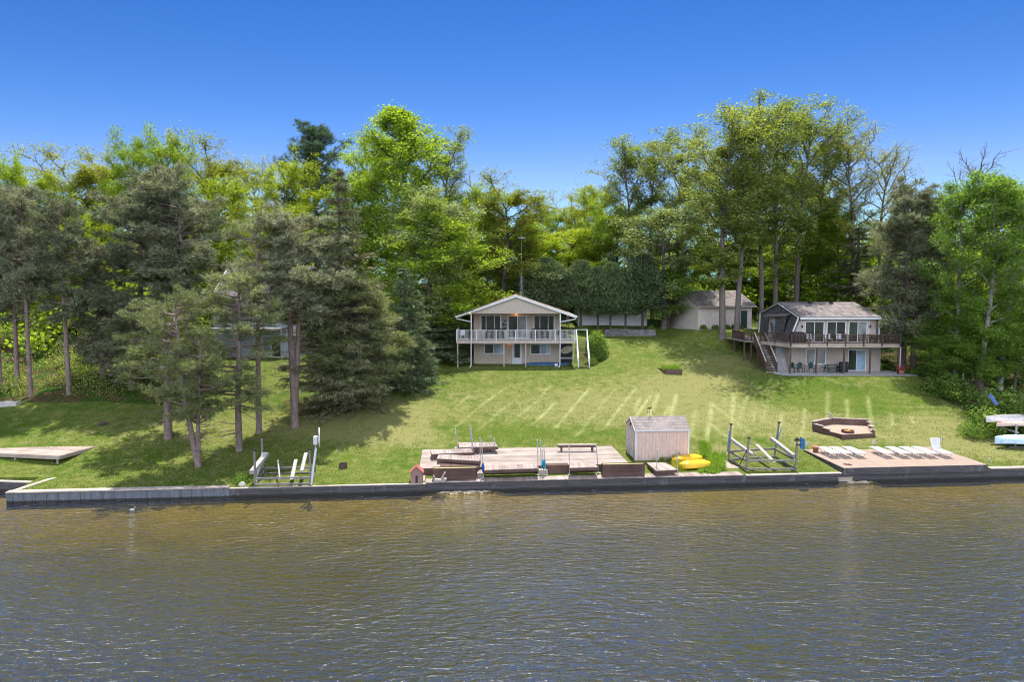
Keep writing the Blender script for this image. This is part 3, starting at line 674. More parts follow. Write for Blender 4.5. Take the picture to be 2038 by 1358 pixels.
def make_shrub(seed, Rx, Hh, mat, bark, n=2600, leaf=0.14, tight=False, stems=7):
    rng = np.random.default_rng(seed); T = Tubes()
    for i in range(stems):
        az = rng.uniform(0, 6.28); r = rng.uniform(.2, .8) * Rx; s = np.linspace(0, 1, 5)[:, None]
        T.add(np.array([0, 0, -.1]) + np.array([math.cos(az) * r, math.sin(az) * r, Hh * rng.uniform(.6, .95)]) * s + rng.normal(size=(5, 3)) * .04, 0.03 * (1 - s[:, 0]) + .008, 4)
    d = unit(rng.normal(size=(n, 3))); d[:, 2] = np.abs(d[:, 2]) * 1.0
    az = np.arctan2(d[:, 1], d[:, 0]); lump = 1 + (0.04 if tight else 0.2) * np.sin(az * 3 + seed) + (0.03 if tight else 0.15) * np.sin(az * 5 + d[:, 2] * 6 + seed * 2) + (0 if tight else 0.14) * np.sin(d[:, 2] * 9 + seed)
    rr = (rng.random(n) ** (0.2 if tight else 0.35)) * lump
    C = np.stack([d[:, 0] * rr * Rx, d[:, 1] * rr * Rx, 0.08 * Hh + d[:, 2] * rr * Hh * .92], -1) + rng.normal(size=(n, 3)) * (0.02 if tight else .09)
    C[:, 2] = np.maximum(C[:, 2], 0.02)
    return dict(trunk=T.mesh("stems", bark), crown=leaves_mesh("foliage", C, leaf, mat, rng), H=C[:, 2].max(), W=2 * np.percentile(np.abs(C[:, 0]), 98))

def put(proto, name, cat, label, X, Y, ztop=None, width=None, rz=0.0, group=None, z0=None, parts=("trunk", "crown"), H=None, mats=None):
    z = (gz(X, Y) if z0 is None else z0) - 0.05
    o = thing(name, label, cat, (X, Y, z), group, rz)
    sz = ((ztop - z) if H is None else H) / proto['H']; sxy = (width / proto['W']) if width else sz
    for nm, key in zip(parts, ("trunk", "crown")):
        c = link(nm, proto[key], o)
        s_ = (sxy, sxy, sz); c.scale = s_
    return o
def tree(proto, name, label, px, top, wpx, Y=None, base=None, bx=None, rz=None, cat="tree", group=None, parts=("trunk", "crown")):
    if base is not None:
        g = gpx(bx if bx is not None else px, base); X, Y = g.x, g.y
    else:
        X = xat(px, Y, 9)
    zt = aty(px, top, Y).z; wd = wpx / F * Y
    rz = rz if rz is not None else ((px * 37 + int(top) * 11) % 628) / 100
    return put(PROTO[proto], name, cat, label, X, Y, zt, wd, rz, group, parts=parts)
PROTO = {}
def mk(k, f, *a, **kw): PROTO[k] = f(*a, **kw)
mk('pineA', make_pine, 1, 18, 2.9, 0.46, N_PINE, BARK_PINE, r0=.2, whorls=17, per=5, dead=.9)
mk('pineB', make_pine, 2, 17, 2.7, 0.40, N_PINE, BARK_PINE, r0=.2, whorls=17, per=5, dead=.7)
mk('pineC', make_pine, 3, 18, 3.1, 0.34, N_PINE, BARK_PINE, r0=.2, whorls=20, per=5, dead=.6)
mk('pineD', make_pine, 12, 15, 3.0, 0.12, N_PINE, BARK_PINE, whorls=22, per=5, dead=.4)
mk('pineN1', make_pine, 4, 12.3, 2.6, 0.33, N_PINEY, BARK_PINE, whorls=12, per=4, dead=.5, r0=0.212, lean=(-1.4, 0.2), curve=(-.35, 0), tuft=(9, .3, .035), second=(0.15, 0.5, 0.72))
mk('pineN2', make_pine, 5, 12.5, 2.7, 0.38, N_PINEY, BARK_PINE, whorls=12, per=5, dead=.5, r0=0.212, tuft=(9, .3, .035))
mk('pineN3', make_pine, 6, 13.5, 2.5, 0.24, N_PINEY, BARK_PINE, whorls=15, per=4, dead=.5, r0=0.170, tuft=(9, .3, .035))
mk('pineN4', make_pine, 7, 17, 2.4, 0.52, N_PINEY, BARK_PINE, whorls=12, per=4, dead=.8, r0=0.187, tuft=(9, .3, .035))
mk('pineN5', make_pine, 8, 18, 3.2, 0.50, N_PINE, BARK_PINE, whorls=14, per=4, dead=.8, r0=0.230, second=(0.5, .2, .93))
mk('pineBush', make_pine, 9, 11, 3.1, 0.16, N_PINEY, BARK_PINE, whorls=19, per=7, dead=.2, r0=0.170)
mk('whitePine', make_pine, 10, 20, 3.0, 0.35, N_BLUE, BARK_DARK, whorls=20, per=5, up=.75, shape='vee', dead=.2)
mk('spruceA', make_spruce, 11, 19, 3.6, 0.02, N_SPRUCE, BARK_DARK, rows=42, dens=9, power=.8)
mk('spruceB', make_spruce, 13, 11, 2.6, 0.0, N_DARK, BARK_DARK, rows=30, dens=9, power=.7)
mk('spruceThin', make_spruce, 14, 13, 1.9, 0.1, N_SPRUCE, BARK_DARK, rows=26, dens=5)
mk('cedarA', make_column, 15, 9.5, 1.75, 0.30, N_DARK, BARK_DARK)
mk('cedarB', make_column, 16, 9.0, 1.6, 0.34, N_DARK, BARK_DARK)
mk('poplarA', make_broadleaf, 20, 24, 3.2, 0.30, 24, L_MID, BARK_GREY, leaf=0.178, per=21, upright=1.15, shape='vase', sub=8, r0=0.186, clump=0.28, limbdens=1.1)
mk('poplarB', make_broadleaf, 21, 24, 2.9, 0.40, 22, L_MID, BARK_GREY, leaf=0.178, per=21, upright=1.2, shape='vase', sub=8, r0=0.174, clump=0.28, limbdens=1.1)
mk('poplarS', make_broadleaf, 22, 22, 3.3, 0.42, 22, L_OLIVE, BARK_GREY, leaf=.125, per=13, upright=1.2, shape='vase', sub=9, r0=0.161, clump=0.23, limbdens=1.2)
mk('broadA', make_broadleaf, 23, 20, 4.2, 0.15, 33, L_BRIGHT, BARK_DARK, leaf=0.200, per=30, upright=.85, shape='round', sub=8, r0=.26, clump=0.33)
mk('broadB', make_broadleaf, 24, 20, 4.0, 0.18, 31, L_YELLOW, BARK_DARK, leaf=0.200, per=30, upright=.95, shape='round', sub=8, r0=.24, clump=0.33)
mk('broadC', make_broadleaf, 25, 20, 3.8, 0.20, 31, L_OLIVE, BARK_DARK, leaf=0.185, per=24, upright=.95, shape='oval', sub=8, r0=.26, clump=0.30)
mk('broadD', make_broadleaf, 26, 22, 4.8, 0.15, 39, L_BRIGHT, BARK_DARK, leaf=0.185, per=24, upright=.9, shape='cone', sub=9, r0=.28, clump=0.28)
mk('silver', make_broadleaf, 27, 17, 3.0, 0.12, 28, L_SILVER, BARK_GREY, leaf=0.163, per=27, upright=1.05, shape='oval', sub=8, r0=.2, clump=0.28)
mk('aspen', make_broadleaf, 28, 20, 3.3, 0.10, 32, L_FRESH, BARK_PALE, leaf=0.170, per=25, upright=.95, shape='oval', sub=9, r0=.2, clump=0.28)
mk('maple', make_broadleaf, 29, 9, 3.2, 0.18, 20, L_FRESH, BARK_DARK, leaf=0.148, per=23, upright=.7, shape='round', sub=8, r0=.12, clump=0.25)
mk('bare', make_broadleaf, 30, 20, 2.8, 0.35, 22, L_OLIVE, BARK_GREY, leaf=.05, per=2, upright=1.0, shape='round', sub=8, r0=.2, clump=.2, limbdens=1.1)
mk('shrub', make_shrub, 31, 1.2, 1.3, L_BUSH, BARK_DARK)
mk('shrubRound', make_shrub, 32, 0.9, 1.6, L_BUSH, BARK_DARK, n=5200, leaf=.1, tight=True)
mk('shrubSmall', make_shrub, 33, 0.35, 0.45, L_BUSH, BARK_DARK, n=500, leaf=.09, tight=True)

# ---- pines of the left slope
LP = "pines on the left slope"
T_ = [
 ('pineA', "pine_tree", "tall red pine with bare straight trunk at the lawn edge, beside the pale concrete block", 62, 362, 105, dict(base=790)),
 ('pineB', "pine_tree", "tall red pine whose bare trunk stands alone on the lawn edge near the left", 138, 380, 100, dict(base=785)),
 ('pineB', "pine_tree", "slender grey pine just behind the left lawn-edge pine, in the shaded woods", 36, 352, 95, dict(base=770)),
 ('pineC', "pine_tree", "grey pine cut by the left edge of the picture", 2, 352, 90, dict(base=768)),
 ('pineD', "pine_tree", "low-branched grey pine filling the woods edge between the lone trunk and the big pine clump", 205, 470, 115, dict(base=752)),
 ('pineC', "pine_tree", "big dark red pine forming the left shoulder of the tall pine clump", 285, 320, 150, dict(base=752)),
 ('pineB', "pine_tree", "narrow middle pine between the two big crowns of the tall clump", 335, 350, 110, dict(base=748)),
 ('pineC', "pine_tree", "big dark red pine forming the right shoulder of the tall pine clump", 378, 320, 155, dict(base=756)),
 ('pineD', "pine_tree", "low grey-green pine at the foot of the tall clump, branches down to the lawn", 262, 585, 120, dict(base=775)),
 ('pineN1', "pine_tree", "leaning forked pine nearest the seawall on the left lawn", 352, 560, 165, dict(base=930, bx=395, rz=0.0)),
 ('pineN2', "pine_tree", "straight pine just behind the leaning forked one, thick trunk in the sun", 335, 585, 185, dict(base=872, rz=1.0)),
 ('pineN3', "pine_tree", "yellow-green pine with low limbs, standing left of the straight pair near the boat lift", 476, 525, 150, dict(base=897)),
 ('pineN4', "pine_tree", "tall thin pine with its crown in front of the grey roof, behind the low-limbed pine", 516, 425, 125, dict(base=862)),
 ('pineN5', "pine_tree", "tall pine with doubled upper trunk, right of the grey-roofed house", 595, 396, 170, dict(base=850, bx=587, rz=0.3)),
 ('pineBush', "pine_tree", "bushy olive pine in front of the big spruce", 705, 548, 180, dict(base=806)),
 ('spruceA', "spruce_tree", "big dark drooping spruce with pointed top beside the lawn", 684, 335, 170, dict(base=812)),
 ('spruceB', "spruce_tree", "dark blue-green spruce down to the grass, right of the big drooping spruce", 806, 530, 120, dict(base=768)),
 ('spruceB', "spruce_tree", "dark low spruce in the shade left of the tan house", 860, 590, 120, dict(Y=70)),
 ('whitePine', "pine_tree", "feathery white pine rising dark against the sky over the left woods", 636, 236, 120, dict(Y=92)),
 # broadleaves
 ('silver', "poplar_tree", "silvery pale-leaved tree between the big spruce and the tan house", 850, 355, 165, dict(Y=71)),
 ('broadD', "deciduous_tree", "tallest green tree of the left half, its pointed top standing high over the spruce", 818, 198, 240, dict(Y=80)),
 ('broadA', "deciduous_tree", "green tree shouldering the tallest left one on its left side", 738, 248, 150, dict(Y=88)),
 ('poplarA', "deciduous_tree", "upright green tree shouldering the tallest left one on its right side", 893, 240, 110, dict(Y=84)),
 ('broadA', "deciduous_tree", "spreading tree with a dark trunk at the left corner of the tan house", 905, 400, 220, dict(base=690, bx=888)),
 ('broadC', "deciduous_tree", "arching open tree over the tan house roof", 1000, 322, 150, dict(Y=84)),
 ('broadA', "deciduous_tree", "light green tree directly behind the tan house, under the arching one", 1005, 428, 190, dict(Y=92)),
 ('broadA', "deciduous_tree", "dense green tree between the silvery tree and the arching tree", 945, 352, 130, dict(Y=86)),
 ('broadA', "deciduous_tree", "thin-topped green tree at the far left against the sky", 30, 288, 70, dict(Y=80)),
 ('broadB', "deciduous_tree", "yellow-green tree behind the left-edge pines", 85, 318, 130, dict(Y=84)),
 ('broadB', "deciduous_tree", "yellow-green round tree showing between the two left pine groups, low", 160, 390, 130, dict(Y=74)),
 ('broadC', "deciduous_tree", "olive-tinted oak top, third sky-line crown from the left", 150, 272, 140, dict(Y=90)),
 ('broadC', "deciduous_tree", "olive-tinted oak left of the two spiky green tops", 215, 268, 110, dict(Y=92)),
 ('broadA', "deciduous_tree", "green spiky top, left of two, above the big dark pine clump", 268, 242, 110, dict(Y=86)),
 ('broadA', "deciduous_tree", "green spiky top, right of two, above the big dark pine clump", 338, 236, 110, dict(Y=86)),
 ('broadC', "deciduous_tree", "brownish olive oak crown on the sky-line right of the spiky tops", 430, 248, 130, dict(Y=88)),
 ('broadB', "deciduous_tree", "yellow-green crown under the brownish oak", 440, 330, 150, dict(Y=80)),
 ('poplarS', "deciduous_tree", "thin open tree left of the white pine, sky showing through", 517, 294, 110, dict(Y=88)),
 ('broadB', "deciduous_tree", "yellow-green rounded tree touching the white pine on its left", 575, 288, 120, dict(Y=84)),
 ('broadB', "deciduous_tree", "yellow-green lower tree behind the doubled pine", 560, 385, 150, dict(Y=76)),
 ('broadA', "deciduous_tree", "bright tree in the gap between the white pine and the tall green tree", 700, 330, 120, dict(Y=82)),
 # centre back
 ('pineC', "pine_tree", "small distant pine in the low gap of the tree line", 1072, 386, 60, dict(Y=118)),
 ('broadA', "deciduous_tree", "small rounded tree at the lowest point of the tree line, beside the distant pine", 1105, 398, 70, dict(Y=110)),
 ('broadC', "deciduous_tree", "olive tree left of the bright yellow one in the middle of the tree line", 1140, 368, 90, dict(Y=108)),
 ('broadB', "deciduous_tree", "bright yellow-green tree at the foot of the tall right-hand poplars", 1190, 348, 115, dict(Y=100)),
 ('broadB', "deciduous_tree", "low yellow tree above the dark cedars", 1140, 438, 150, dict(Y=94)),
 ('broadA', "deciduous_tree", "dark green tree hemmed in behind the cedar row", 1225, 395, 130, dict(Y=92)),
 ('broadA', "deciduous_tree", "low green tree just right of the tan house ridge, behind the first cedar", 1060, 450, 110, dict(Y=96)),
 # right poplars
 ('poplarB', "poplar_tree", "leftmost tall tree of the right-hand grove", 1248, 262, 105, dict(Y=90)),
 ('poplarA', "poplar_tree", "second tall tree of the right-hand grove from its left", 1298, 245, 115, dict(Y=92)),
 ('poplarA', "poplar_tree", "third tall tree of the right-hand grove, behind the first big lawn trunk", 1352, 236, 120, dict(Y=86)),
 ('poplarA', "poplar_tree", "tall tree with its thick trunk rising from the lawn in front of the garage", 1425, 212, 175, dict(base=672, bx=1437)),
 ('poplarB', "poplar_tree", "tall tree with its trunk at the right part of the garage front, leaning right", 1488, 192, 140, dict(base=668, bx=1466)),
 ('poplarB', "poplar_tree", "tall tree with the left of two close trunks at the gambrel house corner", 1515, 178, 125, dict(Y=80)),
 ('poplarA', "poplar_tree", "tall tree with the right of two close trunks at the gambrel house corner", 1542, 183, 130, dict(Y=82)),
 ('poplarB', "poplar_tree", "tall tree above the ridge of the gambrel house, left of two there", 1585, 188, 135, dict(Y=86)),
 ('poplarA', "poplar_tree", "tall tree above the ridge of the gambrel house, right of two there", 1628, 212, 125, dict(Y=90)),
 ('poplarS', "poplar_tree", "nearly leafless open tree right of the grove, fan of bare limbs against the sky", 1692, 222, 150, dict(Y=84)),
 ('poplarS', "poplar_tree", "smaller open-limbed tree at the far right end of the grove", 1752, 268, 115, dict(Y=86)),
 ('silver', "deciduous_tree", "pale grey-leaved tree left of the first lawn trunk", 1322, 395, 160, dict(Y=82)),
 ('maple', "deciduous_tree", "small light green tree with leaves hanging in front of the garage wall", 1332, 525, 130, dict(base=652, bx=1330)),
 ('broadA', "maple_tree", "bright green understorey tree behind the garage roof", 1420, 470, 140, dict(Y=98)),
 ('broadA', "maple_tree", "bright green understorey tree behind the ridge of the gambrel house", 1590, 455, 150, dict(Y=94)),
 ('broadA', "maple_tree", "bright green tree right of the grove trunks, in front of the open-limbed tree", 1668, 395, 120, dict(Y=88)),
 ('broadA', "maple_tree", "bright green understorey tree between the garage and the gambrel house", 1500, 490, 130, dict(Y=100)),
 ('spruceThin', "spruce_tree", "thin grey spruce between the bright tree and the big right-hand pine", 1700, 452, 110, dict(Y=82)),
 ('pineD', "pine_tree", "broad dark pine behind the right end of the gambrel house, left trunk of two", 1790, 344, 150, dict(base=736, bx=1795)),
 ('pineC', "pine_tree", "dark pine behind the right end of the gambrel house, right trunk of two", 1826, 360, 125, dict(base=733, bx=1816)),
 ('aspen', "aspen_tree", "tall bright aspen at the right, the highest of the three above the bank", 1935, 330, 150, dict(base=786, bx=1950)),
 ('aspen', "aspen_tree", "aspen nearest the big dark pine, at the right", 1882, 352, 120, dict(base=770, bx=1900)),
 ('aspen', "aspen_tree", "aspen behind the brown wooden stair landing, beside the right edge", 1992, 362, 130, dict(base=775, bx=1990)),
 ('broadC', "deciduous_tree", "olive tree top at the right edge of the picture", 2030, 300, 90, dict(Y=70)),
 ('pineC', "pine_tree", "dark pine cut by the right edge of the picture", 2044, 385, 100, dict(Y=66)),
 ('bare', "dead_tree", "bare dead tree standing above the aspens", 1936, 284, 130, dict(Y=92)),
 ('maple', "maple_tree", "low light green maple in front of the big right-hand pines", 1842, 560, 140, dict(base=722, bx=1852)),
 ('maple', "maple_tree", "low hazel-like tree under the aspens above the mown bank", 1905, 622, 150, dict(base=755, bx=1905)),
 ('maple', "maple_tree", "leafy small tree filling the foot of the aspen nearest the dark pine", 1872, 655, 110, dict(base=765, bx=1878)),
 ('maple', "maple_tree", "leafy small tree hiding the foot of the tallest aspen", 1938, 668, 130, dict(base=780, bx=1938)),
 ('maple', "maple_tree", "leafy small tree at the right edge behind the large shrub", 2018, 640, 130, dict(base=775, bx=2018)),
 ('silver', "deciduous_tree", "grey-green low tree in the shade at the foot of the tall pine clump", 235, 590, 110, dict(Y=66)),
 ('broadB', "deciduous_tree", "bright low tree seen between the two leftmost lawn-edge pine trunks", 100, 560, 110, dict(Y=70)),
 ('maple', "deciduous_tree", "dark undergrowth tree between the aspens and the wooden stair landing", 1975, 640, 130, dict(base=760, bx=1985)),
]
for (k, nm, lab, px, top, wpx, kw) in T_:
    tree(k, nm, lab, px, top, wpx, **kw)
# cedar row
for i, (px, top, wpx, Y, lab) in enumerate([
    (1048, 543, 72, 84, "dark cedar behind the antenna mast, smallest of the row"),
    (1086, 509, 98, 83, "broad dark cedar right of the antenna mast"),
    (1156, 514, 70, 81.2, "dark cedar at the left corner of the white building"),
    (1190, 526, 62, 80.8, "dark cedar, second from the left in front of the white building"),
    (1215, 518, 60, 80.8, "dark cedar, third from the left in front of the white building"),
    (1245, 529, 66, 80.8, "dark cedar, second from the right in front of the white building"),
    (1279, 503, 74, 80.8, "dark cedar nearest the right end of the white building, tallest of the row")]):
    tree('cedarA' if i % 2 else 'cedarB', "cedar_tree", lab, px, top, wpx, Y=Y, group="dark cedars in a row before the white building")

# ---- thin woodland trunks behind, one tree each
k = 0
for px, top, Y in [(1385, 330, 104), (1408, 300, 108), (1452, 330, 110), (1478, 320, 105), (1508, 330, 112), (1560, 320, 104), (1612, 340, 108), (1648, 360, 102)]:
    tree('poplarB' if k % 2 else 'poplarA', "poplar_tree", "slim dark-trunked tree in the far rank behind the garage and gambrel house",
         px, top, 95, Y=Y, group="slim far trees behind the right-hand houses"); k += 1

# ---- deep woodland closing the view between the trunks: too many to count
def woods():
    rng = np.random.default_rng(77); C = []
    def fill(n, x0, x1, y0, y1, h0, h1, crowns):
        for _ in range(crowns):
            cx = rng.uniform(x0, x1); cy = rng.uniform(y0, y1); zb = gz(cx, cy); h = rng.uniform(h0, h1); r = rng.uniform(1.6, 3.4)
            d = rng.normal(size=(n, 3)); d = unit(d) * (rng.random((n, 1)) ** .4) * (1 + 0.3 * np.sin(d[:, :1] * 3))
            C.append(np.array([cx, cy, zb + h * .58]) + d * np.array([r, r, h * .46]))
    fill(520, -75, -2, 98, 125, 9, 15, 80)
    fill(520, -2, 26, 112, 130, 6, 9.5, 30)
    fill(520, 24, 85, 104, 125, 9, 15, 62)
    fill(420, -75, 0, 96, 112, 2.5, 5, 70)
    fill(420, 0, 30, 100, 112, 2.5, 5, 30)
    fill(420, 24, 85, 92, 108, 2.5, 5.5, 70)
    fill(420, -50, -32, 70, 95, 5, 10, 34)
    fill(420, 44, 66, 66, 95, 5, 12, 44)
    fill(330, -62, -33, 64, 84, 2, 5, 46)
    fill(330, -30, -12, 84, 98, 3, 8, 30)
    fill(330, 38, 52, 74, 90, 3, 8, 24)
    C = np.concatenate(C); me = leaves_mesh("woodland", C, 0.42, L_BRIGHT, rng)
    o = link("woodland", me); tag(o, "deep mass of green woodland closing the view far behind the houses", "woodland", kind='stuff')
    # undergrowth on the wooded floors
    P = []
    for (n, x0, x1, d0, d1, h) in [(9000, -46, -28.5, 16.5, 34, 1.6), (6000, 38.5, 58, 12, 32, 1.7), (4000, 30, 60, 26, 48, 2.2), (3000, -34, -16, 34, 50, 1.5)]:
        x = rng.uniform(x0, x1, n); d = rng.uniform(d0, d1, n); y = SH0 + SHK * x + d
        keep = (np.sin(x * .9 + 1) * np.cos(y * .8) + rng.normal(size=n) * .35) > -0.05; x = x[keep]; y = y[keep]
        z = ground(x, y) + rng.random(len(x)) ** 1.5 * h * (0.5 + 0.5 * np.sin(x * 1.3) * np.sin(y * 1.1)); P.append(np.stack([x, y, z], -1))
    P = np.concatenate(P); P = np.repeat(P, 6, 0) + rng.normal(size=(len(P) * 6, 3)) * .2
    o = link("undergrowth", leaves_mesh("undergrowth", P, 0.15, L_MID, rng)); tag(o, "leafy green undergrowth on the shaded woodland floor", "undergrowth", kind='stuff')
woods()
# ================================================================== MATERIALS OF BUILT THINGS
W_PINK = wood("weathered_pink_boards", (0.205, 0.17, 0.15), (0.45, 0.38, 0.34))
W_PINKY = wood("weathered_pink_boards_across", (0.21, 0.165, 0.15), (0.46, 0.38, 0.345), grain=(30, 1.2, 30))
W_BROWN = wood("brown_stained_timber", (0.075, 0.045, 0.038), (0.155, 0.095, 0.08))
W_DECKBR = wood("dark_brown_deck_stain", (0.06, 0.038, 0.030), (0.125, 0.085, 0.07), grain=(8, 8, 8))
W_TREAD = wood("sun_bleached_treads", (0.30, 0.24, 0.20), (0.50, 0.42, 0.36))
W_GREY = wood("grey_driftwood", (0.22, 0.20, 0.19), (0.46, 0.43, 0.41), grain=(14, 14, 14))
W_TAN = wood("tan_composite_boards", (0.40, 0.27, 0.20), (0.52, 0.36, 0.28), grain=(1, 20, 20), island=0.07, bmp=0.15)
W_OLD = wood("old_light_boards", (0.24, 0.19, 0.165), (0.46, 0.38, 0.33), grain=(1.2, 24, 24))
def wall_mat(name, c1, c2, grain, rib=0.0):
    """old bulkhead face: pale and dark stains, and a black wet band at the waterline"""
    m, nt, b = nmat(name)
    n1 = noise(nt, pos(nt, grain), 1.0, 6, 0.7); n2 = noise(nt, pos(nt, (1.4, 1.4, 0.5)), 1.0, 5, 0.75); n3 = noise(nt, pos(nt, (5, 5, 1.2)), 1.0, 4, 0.7)
    col = ramp(nt, n1, [(0.3, c1), (0.7, c2)])
    col = mixc(nt, ramp(nt, n2, [(0.56, (0, 0, 0)), (0.70, (0.6, 0.6, 0.6))]), col, (0.20, 0.20, 0.23))
    col = mixc(nt, ramp(nt, n3, [(0.58, (0, 0, 0)), (0.72, (0.8, 0.8, 0.8))]), col, (0.025, 0.022, 0.022))
    sx = nt.nodes.new("ShaderNodeSeparateXYZ"); nt.links.new(pos(nt), sx.inputs[0])
    wet = ramp(nt, math_(nt, 'ADD', sx.outputs[2], math_(nt, 'MULTIPLY', math_(nt, 'SUBTRACT', n3, 0.5), 0.12)), [(0.09, (1, 1, 1)), (0.15, (0, 0, 0))])
    col = mixc(nt, math_(nt, 'MULTIPLY', wet, 0.9), col, (0.012, 0.013, 0.010))
    nt.links.new(col, b.inputs['Base Color']); b.inputs['Roughness'].default_value = 0.85; bump(nt, n1, 0.5, 0.02, b)
    return m
WALL_TIMBER = wall_mat("seawall_timber", (0.030, 0.028, 0.034), (0.095, 0.088, 0.095), (0.7, 1, 14))
CAP = wood("seawall_cap", (0.30, 0.25, 0.21), (0.55, 0.48, 0.42), grain=(1.0, 16, 16))
STEEL_SHEET = wall_mat("streaked_wall_panels", (0.075, 0.085, 0.105), (0.17, 0.18, 0.21), (5, 5, 0.6))
WHITE = basic("white_painted", (0.60, 0.61, 0.63), 0.45, 0.08, 3)
WHITE_VINYL = basic("white_vinyl", (0.68, 0.69, 0.71), 0.35, 0.06, 4)
GALV = basic("galvanised_steel", (0.38, 0.38, 0.39), 0.5, 0.3, 6, metal=0.5)
ALU_OLD = basic("weathered_aluminium", (0.19, 0.175, 0.17), 0.6, 0.3, 5, metal=0.3)
CARPET = basic("grey_bunk_carpet", (0.33, 0.31, 0.295), 1.0, 0.3, 9)
DARKMETAL = basic("dark_metal", (0.03, 0.03, 0.032), 0.5, 0.3, 5, metal=0.4)
RUST = basic("rusty_steel", (0.09, 0.06, 0.05), 0.8, 0.4, 6)
CONC = basic("concrete", (0.46, 0.43, 0.40), 0.9, 0.2, 3, bmp=0.3)
STUCCO = siding("tan_board_siding", (0.47, 0.395, 0.325), pitch=0.2, groove=0.22)
STUCCO2 = siding("beige_board_siding", (0.44, 0.375, 0.325), pitch=0.2, groove=0.22)
GAR = siding("garage_siding", (0.55, 0.48, 0.43), pitch=0.22, groove=0.3, rot=R(-13))
GARY = siding("garage_siding_side", (0.55, 0.48, 0.43), pitch=0.22, axis='y', groove=0.3, rot=R(-13))
WHITESID = siding("white_metal_siding", (0.70, 0.70, 0.72), pitch=0.3, groove=0.25)
SHEDSID = siding("pink_shed_siding", (0.60, 0.44, 0.38), pitch=0.24, groove=0.45, rot=R(-4.8))
SHEDSIDY = siding("pink_shed_siding_end", (0.60, 0.44, 0.38), pitch=0.24, axis='y', groove=0.45, rot=R(-4.8))
ROOF_BR = shingle("brown_shingles", (0.22, 0.165, 0.15), (0.34, 0.26, 0.235))
ROOF_GR = shingle("grey_shingles", (0.15, 0.13, 0.128), (0.25, 0.22, 0.21))
ROOF_SH = shingle("shed_shingles", (0.22, 0.19, 0.18), (0.28, 0.245, 0.235), course=0.14)
SHAKE = shingle("dark_shake_wall", (0.075, 0.072, 0.08), (0.16, 0.15, 0.155), course=0.2, width=0.22, ax=1)
BLUESID = siding("blue_grey_siding", (0.40, 0.45, 0.50), pitch=0.15, axis='z', groove=0.3)
STONE = shingle("stacked_block", (0.12, 0.115, 0.12), (0.24, 0.22, 0.22), course=0.2, width=0.4)
GLASS = glass("window_glass"); GLASS_B = glass("curtained_glass", (0.16, 0.17, 0.165), 0.15, 0.6)
GLASS_BLUE = glass("blue_curtained_glass", (0.20, 0.30, 0.38), 0.2, 0.5)
SCREEN = basic("blinds", (0.40, 0.42, 0.45), 0.6, 0.1, 8, stretch=(1, 1, 6))
GREEN_DOOR = basic("dark_green_paint", (0.02, 0.045, 0.038), 0.5, 0.2, 3)
BLUE_TARP = basic("blue_tarp", (0.03, 0.085, 0.17), 0.6, 0.35, 3, bmp=0.5)
GREEN_PL = basic("dark_green_plastic", (0.012, 0.045, 0.05), 0.4, 0.2, 4)
YELLOW = basic("yellow_plastic", (0.80, 0.47, 0.015), 0.35, 0.12, 3, spec=0.5)
TERRA = basic("terracotta", (0.42, 0.17, 0.11), 0.8, 0.2, 6)
WICKER = basic("dark_wicker", (0.025, 0.02, 0.018), 0.8, 0.3, 20)
GRAVEL = basic("pale_gravel", (0.38, 0.36, 0.36), 0.95, 0.5, 14, bmp=0.8)
SOIL = basic("dark_soil", (0.06, 0.042, 0.03), 1.0, 0.4, 8)
MOSS = basic("dry_moss", (0.38, 0.36, 0.16), 1.0, 0.45, 12)
LAMP = emit("lit_bulb", (1.0, 0.42, 0.12), 9.0)
Z = Vector((0, 0, 1))

def window(parent, x0, x1, z0, z1, y, fm=WHITE_VINYL, glasses=(GLASS, GLASS), fw=0.08, splits=(0.5,), name="window", depth=0.1, pr=0.035):
    """facade-facing window: frame proud of the wall at plane y (front is towards -Y), panes set back in it"""
    m = MB(); yo, yi = y - pr, y + depth
    m.box(x0, x1, yo, yi, z1 - fw, z1); m.box(x0, x1, yo - 0.012, yi, z0, z0 + fw)
    m.box(x0, x0 + fw, yo, yi, z0 + fw, z1 - fw); m.box(x1 - fw, x1, yo, yi, z0 + fw, z1 - fw)
    xs = [x0 + fw] + [x0 + (x1 - x0) * s for s in splits] + [x1 - fw]
    for s in xs[1:-1]: m.box(s - fw * .35, s + fw * .35, yo + 0.006, yi, z0 + fw, z1 - fw)
    w_ = m.build(name, fm, parent)
    for i in range(len(xs) - 1):
        g = MB(); a = xs[i] + (fw * .35 if i else 0); b = xs[i + 1] - (fw * .35 if i < len(xs) - 2 else 0)
        g.box(a, b, y - 0.012, y - 0.004, z0 + fw, z1 - fw); g.build("pane", glasses[i % len(glasses)], w_)
    return w_
def railing(parent, pts, zf, h, mat, post=0.09, bal=0.035, sp=0.13, posts=None, name="railing", cap=0.08, drop=0.3, npost=None, balmat=None):
    m = MB(); bm_ = MB(); pm = []
    for a, b in zip(pts[:-1], pts[1:]):
        A = Vector((a[0], a[1], zf)); B = Vector((b[0], b[1], zf)); L = (B - A).length
        m.bar(A + Z * h, B + Z * h, cap, 0.045); m.bar(A + Z * 0.09, B + Z * 0.09, 0.045, 0.05)
        n = int(L / sp)
        for i in range(1, n): q = A + (B - A) * (i / n); bm_.bar(q + Z * 0.11, q + Z * (h - 0.02), bal)
        k = npost or max(1, round(L / 1.8))
        for i in range(k + 1):
            q = A + (B - A) * (i / k)
            if not any((q - r).length < 0.2 for r in pm): pm.append(q)
    r = m.build(name, mat, parent); bm_.build("balusters", balmat or mat, r)
    for q in pm:
        p = MB(); p.box(q.x - post / 2, q.x + post / 2, q.y - post / 2 - 0.01, q.y + post / 2 + .01, zf - drop, zf + h + 0.07); p.build("post", mat, parent)
    return r

